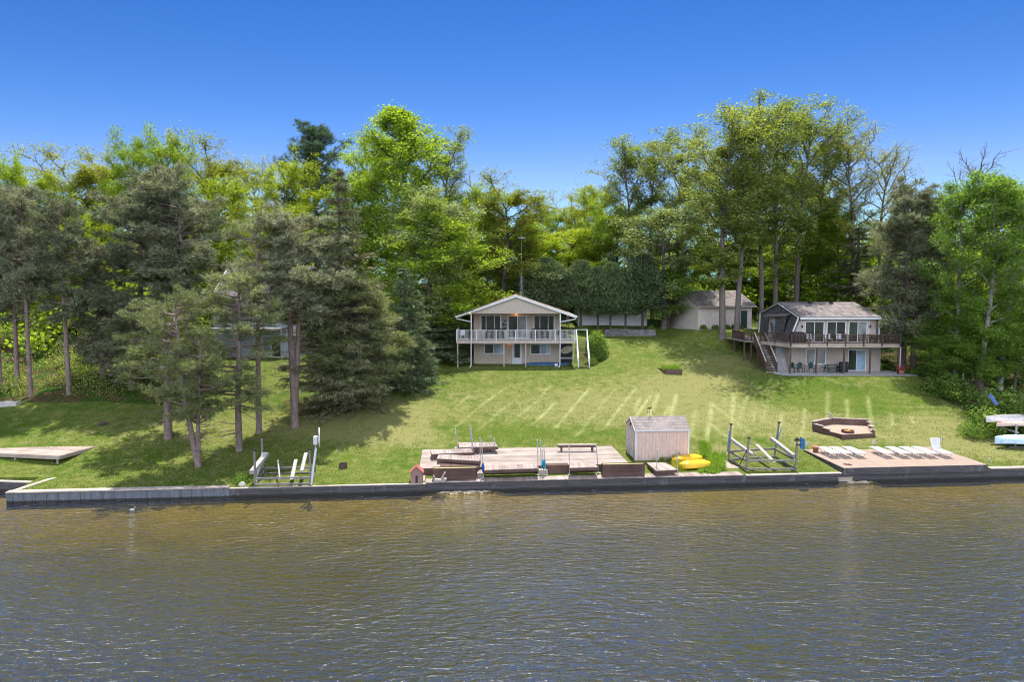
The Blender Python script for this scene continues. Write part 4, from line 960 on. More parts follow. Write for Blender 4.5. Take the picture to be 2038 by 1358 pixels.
# ================================================================== TAN HOUSE (centre)
def tan_house():
    Yw, Yf = 69.8, 67.1; k = Yf / F * 1.0
    xw0, xw1 = xat(943, Yw, 6), xat(1115, Yw, 6); xd0, xd1 = xat(909, Yf, 7), xat(1144, Yf, 7)
    zb, zf, zc = 4.45, 7.18, 9.94; zr = 11.62; Yb = 79.0; xr = xat(1026.5, Yf, 11)
    H = thing("tan_house", "two-storey tan house with white-railed deck and low gable roof, in the middle", "house", (0.4, Yf, zb))
    m = MB(); m.box(xw0, xw1, Yw, Yb, zb, zf - 0.02); m.build("lower_wall", STUCCO, H)
    m = MB(); m.box(xw0, xw1, Yw + .004, Yb - .01, zf, zc - .03); m.build("upper_wall", STUCCO, H)
    # gable over the deck
    def roofz(x): return zr - abs(x - xr) * (zr - 9.60) / (xr - xd0)
    m = MB(); a, b = xat(941, Yf, 10), xat(1114.5, Yf, 10)
    m.prism([(a, Yf, zc), (b, Yf, zc), (b, Yf, roofz(b) - 0.14), (xr, Yf, zr - 0.14), (a, Yf, roofz(a) - 0.14)], (0, 0.12, 0)); m.build("gable", STUCCO2, H)
    m = MB(); m.box(a, b, Yf + .13, Yw - 0.005, zc - 0.02, zc + 0.06); m.build("porch_ceiling", STUCCO2, H)
    m = MB(); m.box(a - .02, b + .02, Yf - 0.03, Yf + 0.15, zc - 0.13, zc - .001); m.build("porch_beam", STUCCO2, H)
    e0, e1 = xd0 + 0.02, xat(1146, Yf, 9.6); m = MB()
    for (ex, s) in ((e0, -1), (e1, 1)):
        m.prism([(xr, Yf - 0.18, zr), (ex, Yf - 0.18, roofz(ex)), (ex, Yf - 0.18, roofz(ex) - 0.10), (xr, Yf - 0.18, zr - 0.10)], (0, Yb + 0.6 - Yf, 0))
    m.build("roof", ROOF_BR, H)
    m = MB()
    for ex in (e0, e1):
        m.prism([(xr, Yf - 0.21, zr - 0.015), (ex, Yf - 0.21, roofz(ex) - 0.015), (ex, Yf - 0.21, roofz(ex) - 0.21), (xr, Yf - 0.21, zr - 0.21)], (0, 0.028, 0))
    m.build("fascia", WHITE, H)
    m = MB()
    for (ex, s) in ((e0, -1), (e1, 1)):
        m = MB(); m.box(min(ex, ex + s * .13), max(ex, ex + s * .13), Yf - 0.22, Yb + .6, roofz(ex) - 0.15, roofz(ex) - 0.02); m.build("gutter", WHITE, H)
    for (ex, px, pb) in ((e0, 938, 324), (e1, 1115, 1)):
        x = xat(px, Yf, 8); s = 1 if px < 1000 else -1
        m = MB(); m.tube([(ex, Yf - 0.1, roofz(ex) - 0.12), (ex, Yf - 0.1, roofz(ex) - 0.30), (x, Yf - 0.13, zc - 0.95), (x, Yf - 0.13, zc - 1.1), (x - 0.03, Yf - 0.13, zb + 0.25), (x - .16, Yf - 0.28, zb + 0.02)], 0.052, 6); m.build("downspout", WHITE, H)
        m = MB(); m.box(x - 0.06, x + 0.06, Yf + 0.0, Yf + 0.12, zf + .01, zc - .132); m.build("porch_post", WHITE, H)
    # windows and doors
    zt = 9.55
    window(H, xat(956.5, Yw, 9), xat(997, Yw, 9), 7.95, zt, Yw, splits=(0.27, 0.68), glasses=(GLASS,))
    window(H, xat(1062, Yw, 9), xat(1103.5, Yw, 9), 7.95, zt, Yw, splits=(0.3, 0.7), glasses=(GLASS,))
    window(H, xat(1010.5, Yw, 9), xat(1049, Yw, 9), zf + .005, zt - 0.03, Yw, splits=(0.5,), glasses=(GLASS, GLASS_B), name="patio_door")
    window(H, xat(963.5, Yw, 6), xat(1003, Yw, 6), 5.55, 6.62, Yw, splits=(0.48, 0.85), glasses=(GLASS, GLASS_BLUE, SCREEN))
    window(H, xat(1055.5, Yw, 6), xat(1095.5, Yw, 6), 5.50, 6.58, Yw, splits=(0.48, 0.82), glasses=(GLASS, GLASS_BLUE, SCREEN))
    x0, x1 = xat(1019.5, Yw, 6), xat(1039, Yw, 6)
    m = MB(); m.box(x0, x1, Yw - 0.05, Yw + .05, zb + .04, 6.72); d = m.build("entry_door", WHITE, H)
    m = MB(); m.box(x0 + .22, x1 - .22, Yw - 0.062, Yw - 0.052, zb + 0.72, 6.6); m.build("pane", GLASS, d)
    m = MB(); m.tube([(x0 + .1, Yw - .055, zb + 1.0), (x0 + .1, Yw - .11, zb + 1.0)], 0.03, 8); m.build("handle", DARKMETAL, d)
    for (px, z, y) in ((934.5, 9.88, Yf + .5), (1027, 9.78, Yw - 0.22), (1014, 6.83, Yw - 0.14)):
        x = xat(px, y, z); m = MB(); m.lathe([(0.0, -.09), (.07, -.06), (.09, 0), (.06, .07), (0, .09)], (x, y, z), 10)
        m.build("porch_lamp", LAMP, H, smooth=True)
        m = MB(); m.box(x - .045, x + .045, y - .03, y + .06 + (.1 if z < 9.8 else 0), z + .09, z + .13); m.build("lamp_mount", DARKMETAL, H)
    # deck
    m = MB(); n = int((xd1 - xd0) / 0.145)
    for i in range(n): x = xd0 + (xd1 - xd0) * i / n; m.box(x + .004, x + (xd1 - xd0) / n - .004, Yf + .02, Yw - 0.01, zf - 0.04, zf)
    m.build("deck_floor", W_PINKY, H)
    m = MB(); m.box(xd0, xd1, Yf - 0.03, Yf + 0.02, zf - 0.33, zf - 0.002); m.box(xd0 - .04, xd0, Yf - .03, Yw, zf - .33, zf - .004); m.box(xd1, xd1 + .04, Yf - .03, Yw, zf - .33, zf - .004); m.build("deck_fascia", STUCCO2, H)
    railing(H, [(xd0, Yw), (xd0, Yf), (xd1, Yf)], zf, 0.98, WHITE, sp=0.12, bal=.022, npost=None, drop=.12)
    for px in (911, 1003, 1046.5, 1142):
        x = xat(px, Yf, 5); m = MB(); m.box(x - .05, x + .05, Yf + .05, Yf + .15, zb - .1, zf - .335); m.build("deck_post", STUCCO2, H)
    # right side deck running back to the upper lawn
    m = MB(); m.box(xw1 + .02, xd1, Yw + .01, Yb + 1.5, zf - .05, zf - .006); m.build("side_deck_floor", W_PINK, H)
    m = MB(); m.box(xw1 + 0.05, xd1, Yw + .3, Yw + .34, zb, zf - .06); m.build("under_deck_screen", DARKMETAL, H)
    # name board
    S = MB(); sx0, sx1 = xat(1000, Yw, 8.7), xat(1008, Yw, 8.7); S.box(sx0, sx1, Yw - .05, Yw - .02, 8.0, 9.12)
    S.build("sign_board", DARKMETAL, sg := thing("letter_sign", "tall dark letter board on the tan house wall, left of the sliding door", "sign", ((sx0 + sx1) / 2, Yw - .04, 7.95)))
    for ch, z, mt in (("G", 8.72, WHITE), ("A", 8.22, GLASS_BLUE)):
        cu = bpy.data.curves.new("letter", 'FONT'); cu.body = ch; cu.size = 0.5; cu.extrude = 0.006; cu.align_x = 'CENTER'
        to = bpy.data.objects.new("letter", cu); COL.objects.link(to); bpy.context.view_layer.update()
        me = bpy.data.meshes.new_from_object(to); bpy.data.objects.remove(to); me.materials.clear(); me.materials.append(mt)
        lo = link("letter", me, sg); lo.rotation_euler = (R(90), 0, 0); lo.location = Vector(((sx0 + sx1) / 2, Yw - .062, z)) - wloc(sg)
    # garden-side stairs
    xa, xb = xat(1150.5, 66.4, 5.5), xat(1172, 66.4, 5.5)
    St = thing("staircase", "open wooden staircase with white rails at the right end of the tan house deck", "staircase", ((xa + xb) / 2, 66, zb))
    y0, y1 = 65.9, 68.35; zt2 = zf - .02; zg = gz(xa, y0)
    for x in (xa, xb):
        m = MB(); m.bar((x, y0, zg + .05), (x, y1, zt2 - .1), 0.06, 0.26); m.build("stringer", WHITE, St)
        m = MB(); m.bar((x, y0 + .03, zg), (x, y0 + .03, zg + 1.0), .09); m.bar((x, y1, zt2 - .4), (x, y1, zt2 + .98), .09); m.bar((x, y0, zg + 1.0), (x, y1, zt2 + .98), .08, .06); m.build("handrail", WHITE, St)
    nst = 13; m = MB()
    for i in range(nst): t = i / (nst - 1); y = y0 + (y1 - y0) * t; z = zg + .12 + (zt2 - zg - .12) * t; m.box(xa + .03, xb - .03, y - .13, y + .15, z - .045, z)
    m.build("treads", W_BROWN, St)
    m = MB(); m.bar((xa, y1 + .05, zt2 + .98), (xb, y1 + .05, zt2 + .98), .06); m.build("top_rail", WHITE, St)
    # things on and under the deck
    for (px, lab) in ((985, "dark wicker sofa in front of the left upper window of the tan house"), (1075, "dark wicker sofa in front of the right upper window of the tan house")):
        x = xat(px, 69, 7.5); s = thing("outdoor_sofa", lab, "sofa", (x, 69.1, zf))
        m = MB(); m.box(x - .85, x + .85, 68.7, 69.4, zf + .15, zf + .42); m.build("seat", WICKER, s, bevel=.03)
        m = MB(); m.box(x - .85, x + .85, 69.42, 69.55, zf + .15, zf + .98); m.build("backrest", WICKER, s, bevel=.05)
        for q in (-.95, .86): m = MB(); m.box(x + q, x + q + .09, 68.7, 69.55, zf, zf + .62); m.build("arm", WICKER, s, bevel=.02)
    def wchair(px, y, lab, mt):
        x = xat(px, y, 7.5); s = thing("deck_chair", lab, "chair", (x, y, zf))
        m = MB(); m.box(x - .24, x + .24, y - .22, y + .22, zf + .40, zf + .44); m.build("seat", mt, s)
        m = MB(); m.prism([(x - .24, y + .2, zf + .44), (x + .24, y + .2, zf + .44), (x + .24, y + .32, zf + .92), (x - .24, y + .32, zf + .92)], (0, .03, 0)); m.build("backrest", mt, s)
        for (a, b) in ((-1, -1), (1, -1), (-1, 1), (1, 1)): m = MB(); m.bar((x + a * .22, y + b * .2, zf), (x + a * .21, y + b * .19, zf + .4), .035); m.build("leg", mt, s)
        for a in (-1, 1): m = MB(); m.bar((x + a * .26, y - .2, zf + .64), (x + a * .26, y + .25, zf + .66), .04); m.bar((x + a * .26, y - .2, zf + .4), (x + a * .26, y - .2, zf + .64), .035); m.build("arm", mt, s)
    wchair(921, 68.4, "white garden chair on the left end of the tan house deck", WHITE)
    wchair(1110, 68.9, "dark chair on the deck beside the right porch post of the tan house", WICKER)
    t = thing("patio_table", "small round blue-grey table on the right part of the tan house deck", "table", (xat(1099, 68, 7.5), 68.2, zf)); tx = t.location.x
    m = MB(); m.lathe([(0, .70), (.5, .70), (.5, .73), (0, .73)], (tx, 68.2, zf), 20); m.build("tabletop", GLASS_BLUE, t)
    for a in range(4): m = MB(); c, s_ = math.cos(a * 1.57 + .8), math.sin(a * 1.57 + .8); m.bar((tx + c * .4, 68.2 + s_ * .4, zf), (tx + c * .3, 68.2 + s_ * .3, zf + .7), .035); m.build("leg", GALV, t)
    # boat under blue cover
    c = thing("covered_canoe", "long upturned canoe under a blue cover lying along the foot of the tan house", "canoe", (xat(1087, 68.8, 4.7), 68.8, zb + .02)); x0, x1 = xat(1044, 68.8, 4.7), xat(1131, 68.8, 4.7)
    V = []; n = 24; ms = 9
    for i in range(n + 1):
        t_ = i / n; w_ = 0.42 * math.sin(math.pi * min(max(t_, .015), .985)) ** .55; h_ = .34 * (0.55 + .45 * math.sin(math.pi * t_) ** .5) + .02 * math.sin(t_ * 40)
        for j in range(ms): a = math.pi * j / (ms - 1); V.append((x0 + (x1 - x0) * t_, 68.8 + math.cos(a) * w_, zb + .03 + math.sin(a) * h_))
    m = MB(); m.add(V, [(i * ms + j, i * ms + j + 1, (i + 1) * ms + j + 1, (i + 1) * ms + j) for i in range(n) for j in range(ms - 1)]); m.build("cover", BLUE_TARP, c, smooth=True)
    m = MB(); m.box(x0 + .6, x1 - .6, 68.5, 69.1, zb - .02, zb + .05); m.build("blocks", W_BROWN, c)
    x = xat(1107, 67.4, 4.7); m = MB(); m.lathe([(0, 0), (.14, 0), (.17, .36), (.155, .36), (.13, .03), (0, .03)], (x, 67.5, zb), 14); solo(m.build("bucket", WHITE, None, smooth=True), "white bucket on the ground at the right porch post of the tan house", "bucket")
    x, y = xat(1128, 69.6, 6.2), 69.55
    m = MB(); m.prism([(x + .62 * math.cos(a) * 1 , y + .05 * math.sin(a), 6.0 + .38 * math.sin(a) + .14 * math.cos(a)) for a in [2 * math.pi * i / 22 for i in range(22)]], (0, .05, 0))
    solo(m.build("round_tabletop", basic("tan_tabletop", (.42, .36, .27), .7, .2, 4), None), "tan oval tabletop on edge under the right end of the tan house deck", "tabletop")
    m = MB(); m.bar((xat(1116, 69.4, 5), 69.5, 5.15), (xat(1142, 69.4, 5), 69.5, 5.15), .1, .14); solo(m.build("storage_rail", GALV, None), "grey pole stored crosswise under the right end of the tan house deck", "pole")
    # stack of lumber by the left corner
    m = MB(); rng = random.Random(4)
    for i in range(6): m.bar((-5.3 + rng.uniform(-.2, .2), 69.4 + i * .12, zb + .15 + .06 * i), (-4.2 + rng.uniform(-.2, .2), 69.3 + i * .12, zb + .35 + .07 * i), .14, .04)
    solo(m.build("board_pile", W_GREY, None), "pile of loose boards under the left end of the tan house deck", "boards")
tan_house()

def mast():
    X, Y = xat(1038, 80.5, 12), 80.5; zb = gz(X, Y); A = thing("antenna_mast", "thin three-legged lattice antenna mast rising behind the tan house roof", "antenna mast", (X, Y, zb))
    m = MB(); zt = aty(1038, 545, Y).z; legs = [(X + .19 * math.cos(a), Y + .19 * math.sin(a)) for a in (0.5, 2.6, 4.7)]
    for (x, y) in legs: m.tube([(x, y, zb), (x, y, zt)], .022, 5)
    z = zb
    while z < zt - .5:
        for i in range(3): a, b = legs[i], legs[(i + 1) % 3]; m.tube([(a[0], a[1], z), (b[0], b[1], z + .45)], .01, 4)
        z += .45
    m.build("lattice", GALV, A); zt2 = aty(1038, 470, Y).z; m = MB(); m.tube([(X, Y, zt - .4), (X, Y, zt2)], .018, 6); m.build("pole", GALV, A)
    m = MB()
    for k_ in range(7): m.bar((X - .5 + .04 * k_, Y - .6 + .2 * k_, zt2 - .2), (X + .5 - .04 * k_, Y - .6 + .2 * k_, zt2 - .2), .02)
    m.bar((X, Y - .6, zt2 - .2), (X, Y + .65, zt2 - .2), .03); m.build("aerial", GALV, A)
mast()

# ================================================================== GAMBREL HOUSE (right)
def gambrel_house():
    Yw, Yd = 65.5, 63.5; zb, zf = 4.28, 7.12
    xg = 27.4; xg2 = 34.9; Yr, Yb = 70.0, 75.0; ze, zr = 9.52, 10.72
    H = thing("gambrel_house", "beige house with grey shingled gambrel roof and dark brown deck, on the right", "house", (31, Yd, zb))
    xl0, xl1 = xat(1571, Yw, 6), xat(1753, Yw, 6)
    m = MB(); m.box(xl0, xl1, Yw, Yb, zb, zf - .05); m.build("lower_wall", STUCCO2, H)
    # upper storey: front wall between flared end walls
    m = MB(); m.prism([(26.55, Yw - .38, zf), (xg2 + .02, Yw - .38, zf), (xg2, Yw - .38, ze - .2), (xg + .02, Yw - .38, ze - .2)], (0, .2, 0)); m.build("upper_wall", STUCCO2, H)
    m = MB(); L = [(xg, Yr, zr), (xg, 65.0, ze), (26.5, 65.15, zf - .02), (27.25, Yb, zf - .02), (xg, Yb, ze)]
    m.prism(L, (.14, 0, 0)); m.build("shingled_end_wall", SHAKE, H)
    m = MB(); m.prism([(xg2 - .1, Yr, zr - .02), (xg2 - .1, 65.02, ze - .02), (xg2 - .1, 65.1, zf), (xg2 - .1, Yb, zf), (xg2 - .1, Yb, ze)], (.13, 0, 0)); m.build("far_end_wall", SHAKE, H)
    m = MB(); t = .12
    m.prism([(xg - .12, 64.8, ze - .02), (xg - .12, Yr, zr + .04), (xg - .12, Yr, zr + .16), (xg - .12, 64.75, ze + .1)], (xg2 - xg + .26, 0, 0))
    m.prism([(xg - .12, Yb + .1, ze), (xg - .12, Yr, zr + .04), (xg - .12, Yr, zr + .16), (xg - .12, Yb + .1, ze + .12)], (xg2 - xg + .26, 0, 0)); m.build("roof", ROOF_GR, H)
    m = MB(); m.box(xg - .05, xg2 + .12, 64.68, 64.78, ze - .17, ze + .03); m.bar((xg2 + .03, 64.95, ze - .15), (xg2 + .1, 64.95, zf), .11); m.build("fascia", WHITE, H)
    m = MB()
    pts = [Vector((26.44, 65.06, zf)), Vector((xg - .14, 64.92, ze)), Vector((xg - .16, Yr, zr + .02)), Vector((xg - .14, Yb + .02, ze)), Vector((27.16, Yb, zf))]
    for a, b in zip(pts[:-1], pts[1:]): m.bar(a, b, .05, .13, up=Vector((1, 0, 0)))
    m.build("rake_trim", WHITE, H)
    m = MB(); rng = random.Random(2)
    for (x, y) in ((30.2, 69.3), (32.4, 69.4)): m.box(x - .15, x + .15, y - .15, y + .15, zr - .25, zr + .2)
    m.build("roof_vent", DARKMETAL, H)
    # recessed entry in the shingled end wall
    m = MB(); m.prism([(xg - .50, 69.4, zf), (xg - .50, 71.6, zf), (xg - .24, 72.0, ze - .25), (xg - .24, 69.6, ze - .25)], (.06, 0, 0)); m.build("entry_surround", STUCCO2, H)
    m = MB(); m.prism([(xg - .54, 69.55, zf), (xg - .54, 70.3, zf), (xg - .5, 70.3, 9.1), (xg - .5, 69.6, 9.1)], (.02, 0, 0)); m.build("entry_door", GLASS_BLUE, H)
    m = MB(); m.prism([(xg - .75, 66.6, ze + .12), (xg - .3, 66.6, ze + .32), (xg - .3, 72.2, ze + .02), (xg - .95, 72.2, ze - .2)], (0, 0, -.06)); m.build("entry_canopy", ROOF_GR, H)
    m = MB(); m.prism([(xg - .62, 66.7, ze + .05), (xg - .62, 69.35, ze - .05), (xg - .75, 69.2, zf), (xg - .75, 67.2, zf)], (.05, 0, 0)); m.build("dormer_cheek", SHAKE, H)
    yv = Yw - .38
    for (a, b, gl) in ((1601, 1640, (GLASS, GLASS)), (1644.5, 1683, (GLASS, GLASS)), (1688, 1725.5, (GLASS, GLASS_B))):
        window(H, xat(a, yv, 8), xat(b, yv, 8), zf + .01, 9.16, yv, splits=(.5,), glasses=gl, name="patio_door")
    for a in (1597.5, 1729): x = xat(a, yv, 8); m = MB(); m.box(x - .035, x + .035, yv - .03, yv, zf, 9.2); m.build("trim_board", WHITE, H)
    for px in (1596, 1731): x = xat(px, yv, 8.7); m = MB(); m.box(x - .05, x + .05, yv - .16, yv - .04, 8.55, 8.8); m.build("wall_lantern", DARKMETAL, H)
    window(H, xat(1603, Yw, 5.5), xat(1622.5, Yw, 5.5), 4.98, 6.52, Yw, splits=(), glasses=(GLASS_B,)); window(H, xat(1625, Yw, 5.5), xat(1643.5, Yw, 5.5), 4.98, 6.52, Yw, splits=(), glasses=(GLASS_B,))
    window(H, xat(1687, Yw, 5.5), xat(1723.5, Yw, 5.5), zb + .05, 6.42, Yw, splits=(.48,), glasses=(GLASS, GLASS_BLUE), name="patio_door")
    # deck
    dx0, dx1 = xat(1574, Yd, 7), xat(1791, Yd, 7); bl = (24.55, 67.3)
    m = MB(); m.prism([(dx0, Yd, zf - .02), (dx1, Yd, zf - .02), (dx1, 68.5, zf - .02), (dx0 + .5, 68.5, zf - .02), (25.4, 75, zf - .02), (24.1, 75, zf - .02), (24.1, 68.0, zf - .02), (bl[0], bl[1], zf - .02)], (0, 0, -.05)); m.build("deck_floor", W_PINK, H)
    m = MB(); m.bar((dx0, Yd, zf - .21), (dx1, Yd, zf - .21), .06, .28); m.bar((dx0, Yd, zf - .21), (bl[0], bl[1], zf - .21), .06, .28); m.bar((dx1, Yd, zf - .21), (dx1, 68.4, zf - .21), .06, .28); m.build("deck_fascia", W_TREAD, H)
    railing(H, [(dx1, 68.2), (dx1, Yd), (dx0, Yd), (bl[0], bl[1])], zf, 0.86, W_DECKBR, sp=.13, bal=.04, post=.1, drop=.25, cap=.1)
    railing(H, [(23.95, 68.0), (23.3, 68.25), (23.15, 71.5)], zf - .1, 0.86, W_DECKBR, sp=.13, bal=.04, post=.1, drop=.4, cap=.1, name="landing_railing")
    m = MB(); m.prism([(23.2, 68.1, zf - .12), (24.09, 67.8, zf - .12), (24.09, 73.5, zf - .12), (22.9, 73.5, zf - .12)], (0, 0, -.08)); m.build("landing", W_PINK, H)
    for px in (1574, 1626, 1681, 1733, 1789):
        x = xat(px, Yd, 5.5); m = MB(); m.box(x - .065, x + .065, Yd + .05, Yd + .18, zb - .15, zf - .35); m.build("deck_post", W_BROWN, H)
    for (x, y) in ((25.2, 66.2), (24.4, 67.6), (23.35, 68.4), (23.2, 71.0), (24.0, 68.3)):
        m = MB(); m.box(x - .065, x + .065, y - .065, y + .065, gz(x, y) - .2, zf - .2); m.build("deck_post", W_BROWN, H)
    x = xat(1790.5, Yd, 6) + .12; m = MB(); m.tube([(x, Yd + .1, zf - .3), (x, Yd + .1, zb + .1)], .05, 6); m.build("downspout", WHITE, H)
    m = MB(); m.prism([(25.6, 65.6, zb - .3), (xl0 - .02, 65.45, zb - .3), (xl0 - .02, 66.6, 6.3), (24.8, 67.4, 6.4)], (0, .5, 0)); m.build("stone_bank", GRAVEL, H)
    m = MB(); m.box(xl0 - .9, xl0 - .01, 66.6, 66.8, zb, zf - .08); m.build("lattice_wall", BLUESID, H)
    # stairs
    St = thing("staircase", "steep dark brown staircase with bleached handrails, left end of the gambrel house deck", "staircase", (24, 65.6, zb))
    A0, A1 = Vector((xat(1501, 67.6, 7), 67.6, 6.95)), Vector((xat(1522, 67.3, 7), 67.3, 6.95))
    zg = gz(24.2, 64.8) + .02; B0, B1 = Vector((xat(1524, 64.9, zg), 64.9, zg + .02)), Vector((xat(1546, 64.6, zg), 64.6, zg + .02))
    for a, b in ((A0, B0), (A1, B1)):
        m = MB(); m.bar(a, b, .05, .26); m.build("stringer", W_DECKBR, St)
        m = MB(); m.bar(a + Z * .98, b + Z * .95, .12, .05); m.build("handrail", W_TREAD, St)
        m = MB()
        for i in range(22): t_ = i / 21; q = a + (b - a) * t_; m.bar(q, q + Z * .95, .09 if i % 21 == 0 else .04)
        m.build("balusters", W_DECKBR, St)
    m = MB()
    for i in range(13):
        t_ = i / 12.; p, q = B0 + (A0 - B0) * t_, B1 + (A1 - B1) * t_; dd = Vector((0, .14, 0)); m.prism([p - dd, q - dd, q + dd, p + dd], (0, 0, -.045))
    m.build("treads", W_TREAD, St)
    # patio slab edge
    m = MB(); m.prism([(24.6, 63.4, zb - .12), (25.4, 62.3, zb - .12), (37.3, 62.3, zb - .12), (37.6, 63.0, zb - .12), (36.6, 66.2, zb - .12), (xl0, 65.6, zb - .12), (24.9, 65.2, zb - .12)], (0, 0, .14)); o = m.build("patio", GRAVEL, None); o['kind'] = 'structure'
    # chairs, tables, grill below
    def pchair(px, rz, lab):
        x, y = xat(px, 64.6, 4.8), 64.6; o = thing("patio_chair", lab, "chair", (0, 0, 0), "dark green patio chairs under the deck")
        m = MB(); m.box(-.24, .24, -.22, .22, .40, .44); m.build("seat", GREEN_PL, o, bevel=.02)
        m = MB(); m.prism([(.25 * math.cos(a), .24, .66 + .24 * math.sin(a) * (1.25 if math.sin(a) > 0 else 1)) for a in [2 * math.pi * i / 16 for i in range(16)]], (0, .035, 0)); m.build("backrest", GREEN_PL, o)
        for (a, b) in ((-1, -1), (1, -1), (-1, 1), (1, 1)): m = MB(); m.bar((a * .26, b * .24, 0), (a * .24, b * .2, .42), .035); m.build("leg", GREEN_PL, o)
        for a in (-1, 1): m = MB(); m.bar((a * .29, -.22, .62), (a * .27, .26, .66), .045, .03); m.bar((a * .29, -.22, .62), (a * .26, -.24, .02), .03); m.build("arm", GREEN_PL, o)
        o.location = (x, y, zb + .02); o.rotation_euler = (0, 0, rz)
    pchair(1581, .5, "dark green patio chair at the corner post under the gambrel house deck"); pchair(1594, .0, "dark green patio chair, middle of the three under the gambrel house deck"); pchair(1615, -.15, "dark green patio chair nearest the second deck post of the gambrel house")
    def picnic(px, y, z, lab, mt):
        x = xat(px, y, z); o = thing("picnic_table", lab, "picnic table", (x, y, z))
        m = MB()
        for i in range(5): m.box(x - .85, x + .85, y - .36 + i * .148, y - .36 + i * .148 + .135, z + .70, z + .74)
        m.build("tabletop", mt, o)
        for s in (-1, 1): m = MB(); m.box(x - .85, x + .85, y + s * .62 - .12, y + s * .62 + .12, z + .42, z + .46); m.build("bench", mt, o)
        for s in (-.6, .6):
            m = MB(); m.bar((x + s, y - .55, z), (x + s, y - .2, z + .70), .05, .08); m.bar((x + s, y + .55, z), (x + s, y + .2, z + .70), .05, .08); m.bar((x + s + .04, y - .7, z + .39), (x + s + .04, y + .7, z + .39), .04, .08); m.build("leg_frame", mt, o)
    picnic(1657, 64.4, zb + .02, "dark green picnic table on the patio under the gambrel house deck", GREEN_PL)
    picnic(1749, 64.6, zf, "dark picnic table on the right end of the gambrel house deck", W_DECKBR)
    x, y = xat(1681, 64.7, 4.8), 64.9; g = thing("grill", "black covered grill beside the lower sliding door of the gambrel house", "grill", (x, y, zb))
    m = MB(); m.box(x - .34, x + .34, y - .25, y + .25, zb + .02, zb + .72); m.build("cabinet", DARKMETAL, g, bevel=.02)
    m = MB(); m.prism([(x - .36, y + .25 * math.cos(a), zb + .74 + .26 * math.sin(a)) for a in [math.pi * i / 8 for i in range(9)]], (.72, 0, 0)); m.build("lid", DARKMETAL, g)
    x, y = xat(1588, 64.6, 7.5), 64.7; g = thing("grill", "black covered grill at the left corner of the upper deck of the gambrel house", "grill", (x, y, zf))
    m = MB(); m.prism([(x - .72, y - .3, zf + .05), (x + .72, y - .3, zf + .05), (x + .72, y - .3, zf + .85), (x + .45, y - .3, zf + 1.05), (x - .45, y - .3, zf + 1.05), (x - .72, y - .3, zf + .8)], (0, .5, 0)); m.build("cover", DARKMETAL, g, bevel=.03)
    for px, lab in ((1612, "white chair before the left upper sliding door of the gambrel house"), (1650, "white chair before the middle upper sliding door of the gambrel house"), (1672, "low white lounge seat on the upper deck between the middle and right sliding doors")):
        x, y = xat(px, 64.3, 7.5), 64.35; o = thing("deck_chair", lab, "chair", (x, y, zf))
        m = MB(); m.box(x - .25, x + .25, y - .22, y + .2, zf + .38, zf + .42); m.build("seat", WHITE, o)
        m = MB(); m.prism([(x - .25, y + .18, zf + .42), (x + .25, y + .18, zf + .42), (x + .25, y + .28, zf + .85), (x - .25, y + .28, zf + .85)], (0, .03, 0)); m.build("backrest", WHITE, o)
        for (a, b) in ((-1, -1), (1, -1), (-1, 1), (1, 1)): m = MB(); m.bar((x + a * .22, y + b * .19, zf), (x + a * .22, y + b * .17, zf + .38), .03); m.build("leg", WHITE, o)
    # flower pot on the patio end
    x, y = xat(1797, 63.0, 4.6), 63.2; o = thing("flower_pot", "pot of red flowers at the right end of the gambrel house patio", "flower pot", (x, y, zb))
    m = MB(); m.lathe([(0, 0), (.18, 0), (.25, .4), (.22, .4), (0, .36)], (x, y, zb), 14); m.build("pot", TERRA, o, smooth=True)
    rng = np.random.default_rng(3); c = rng.normal(size=(160, 3)) * [.26, .22, .14] + [0, 0, .6]
    link("flowers", leaves_mesh("flowers", c[:90], .12, basic("red_petals", (.55, .03, .05), .6, .2, 5), rng), o, (0, 0, 0)); link("leaves", leaves_mesh("leaves", c[90:] - [0, 0, .08], .14, L_BUSH, rng), o)
gambrel_house()

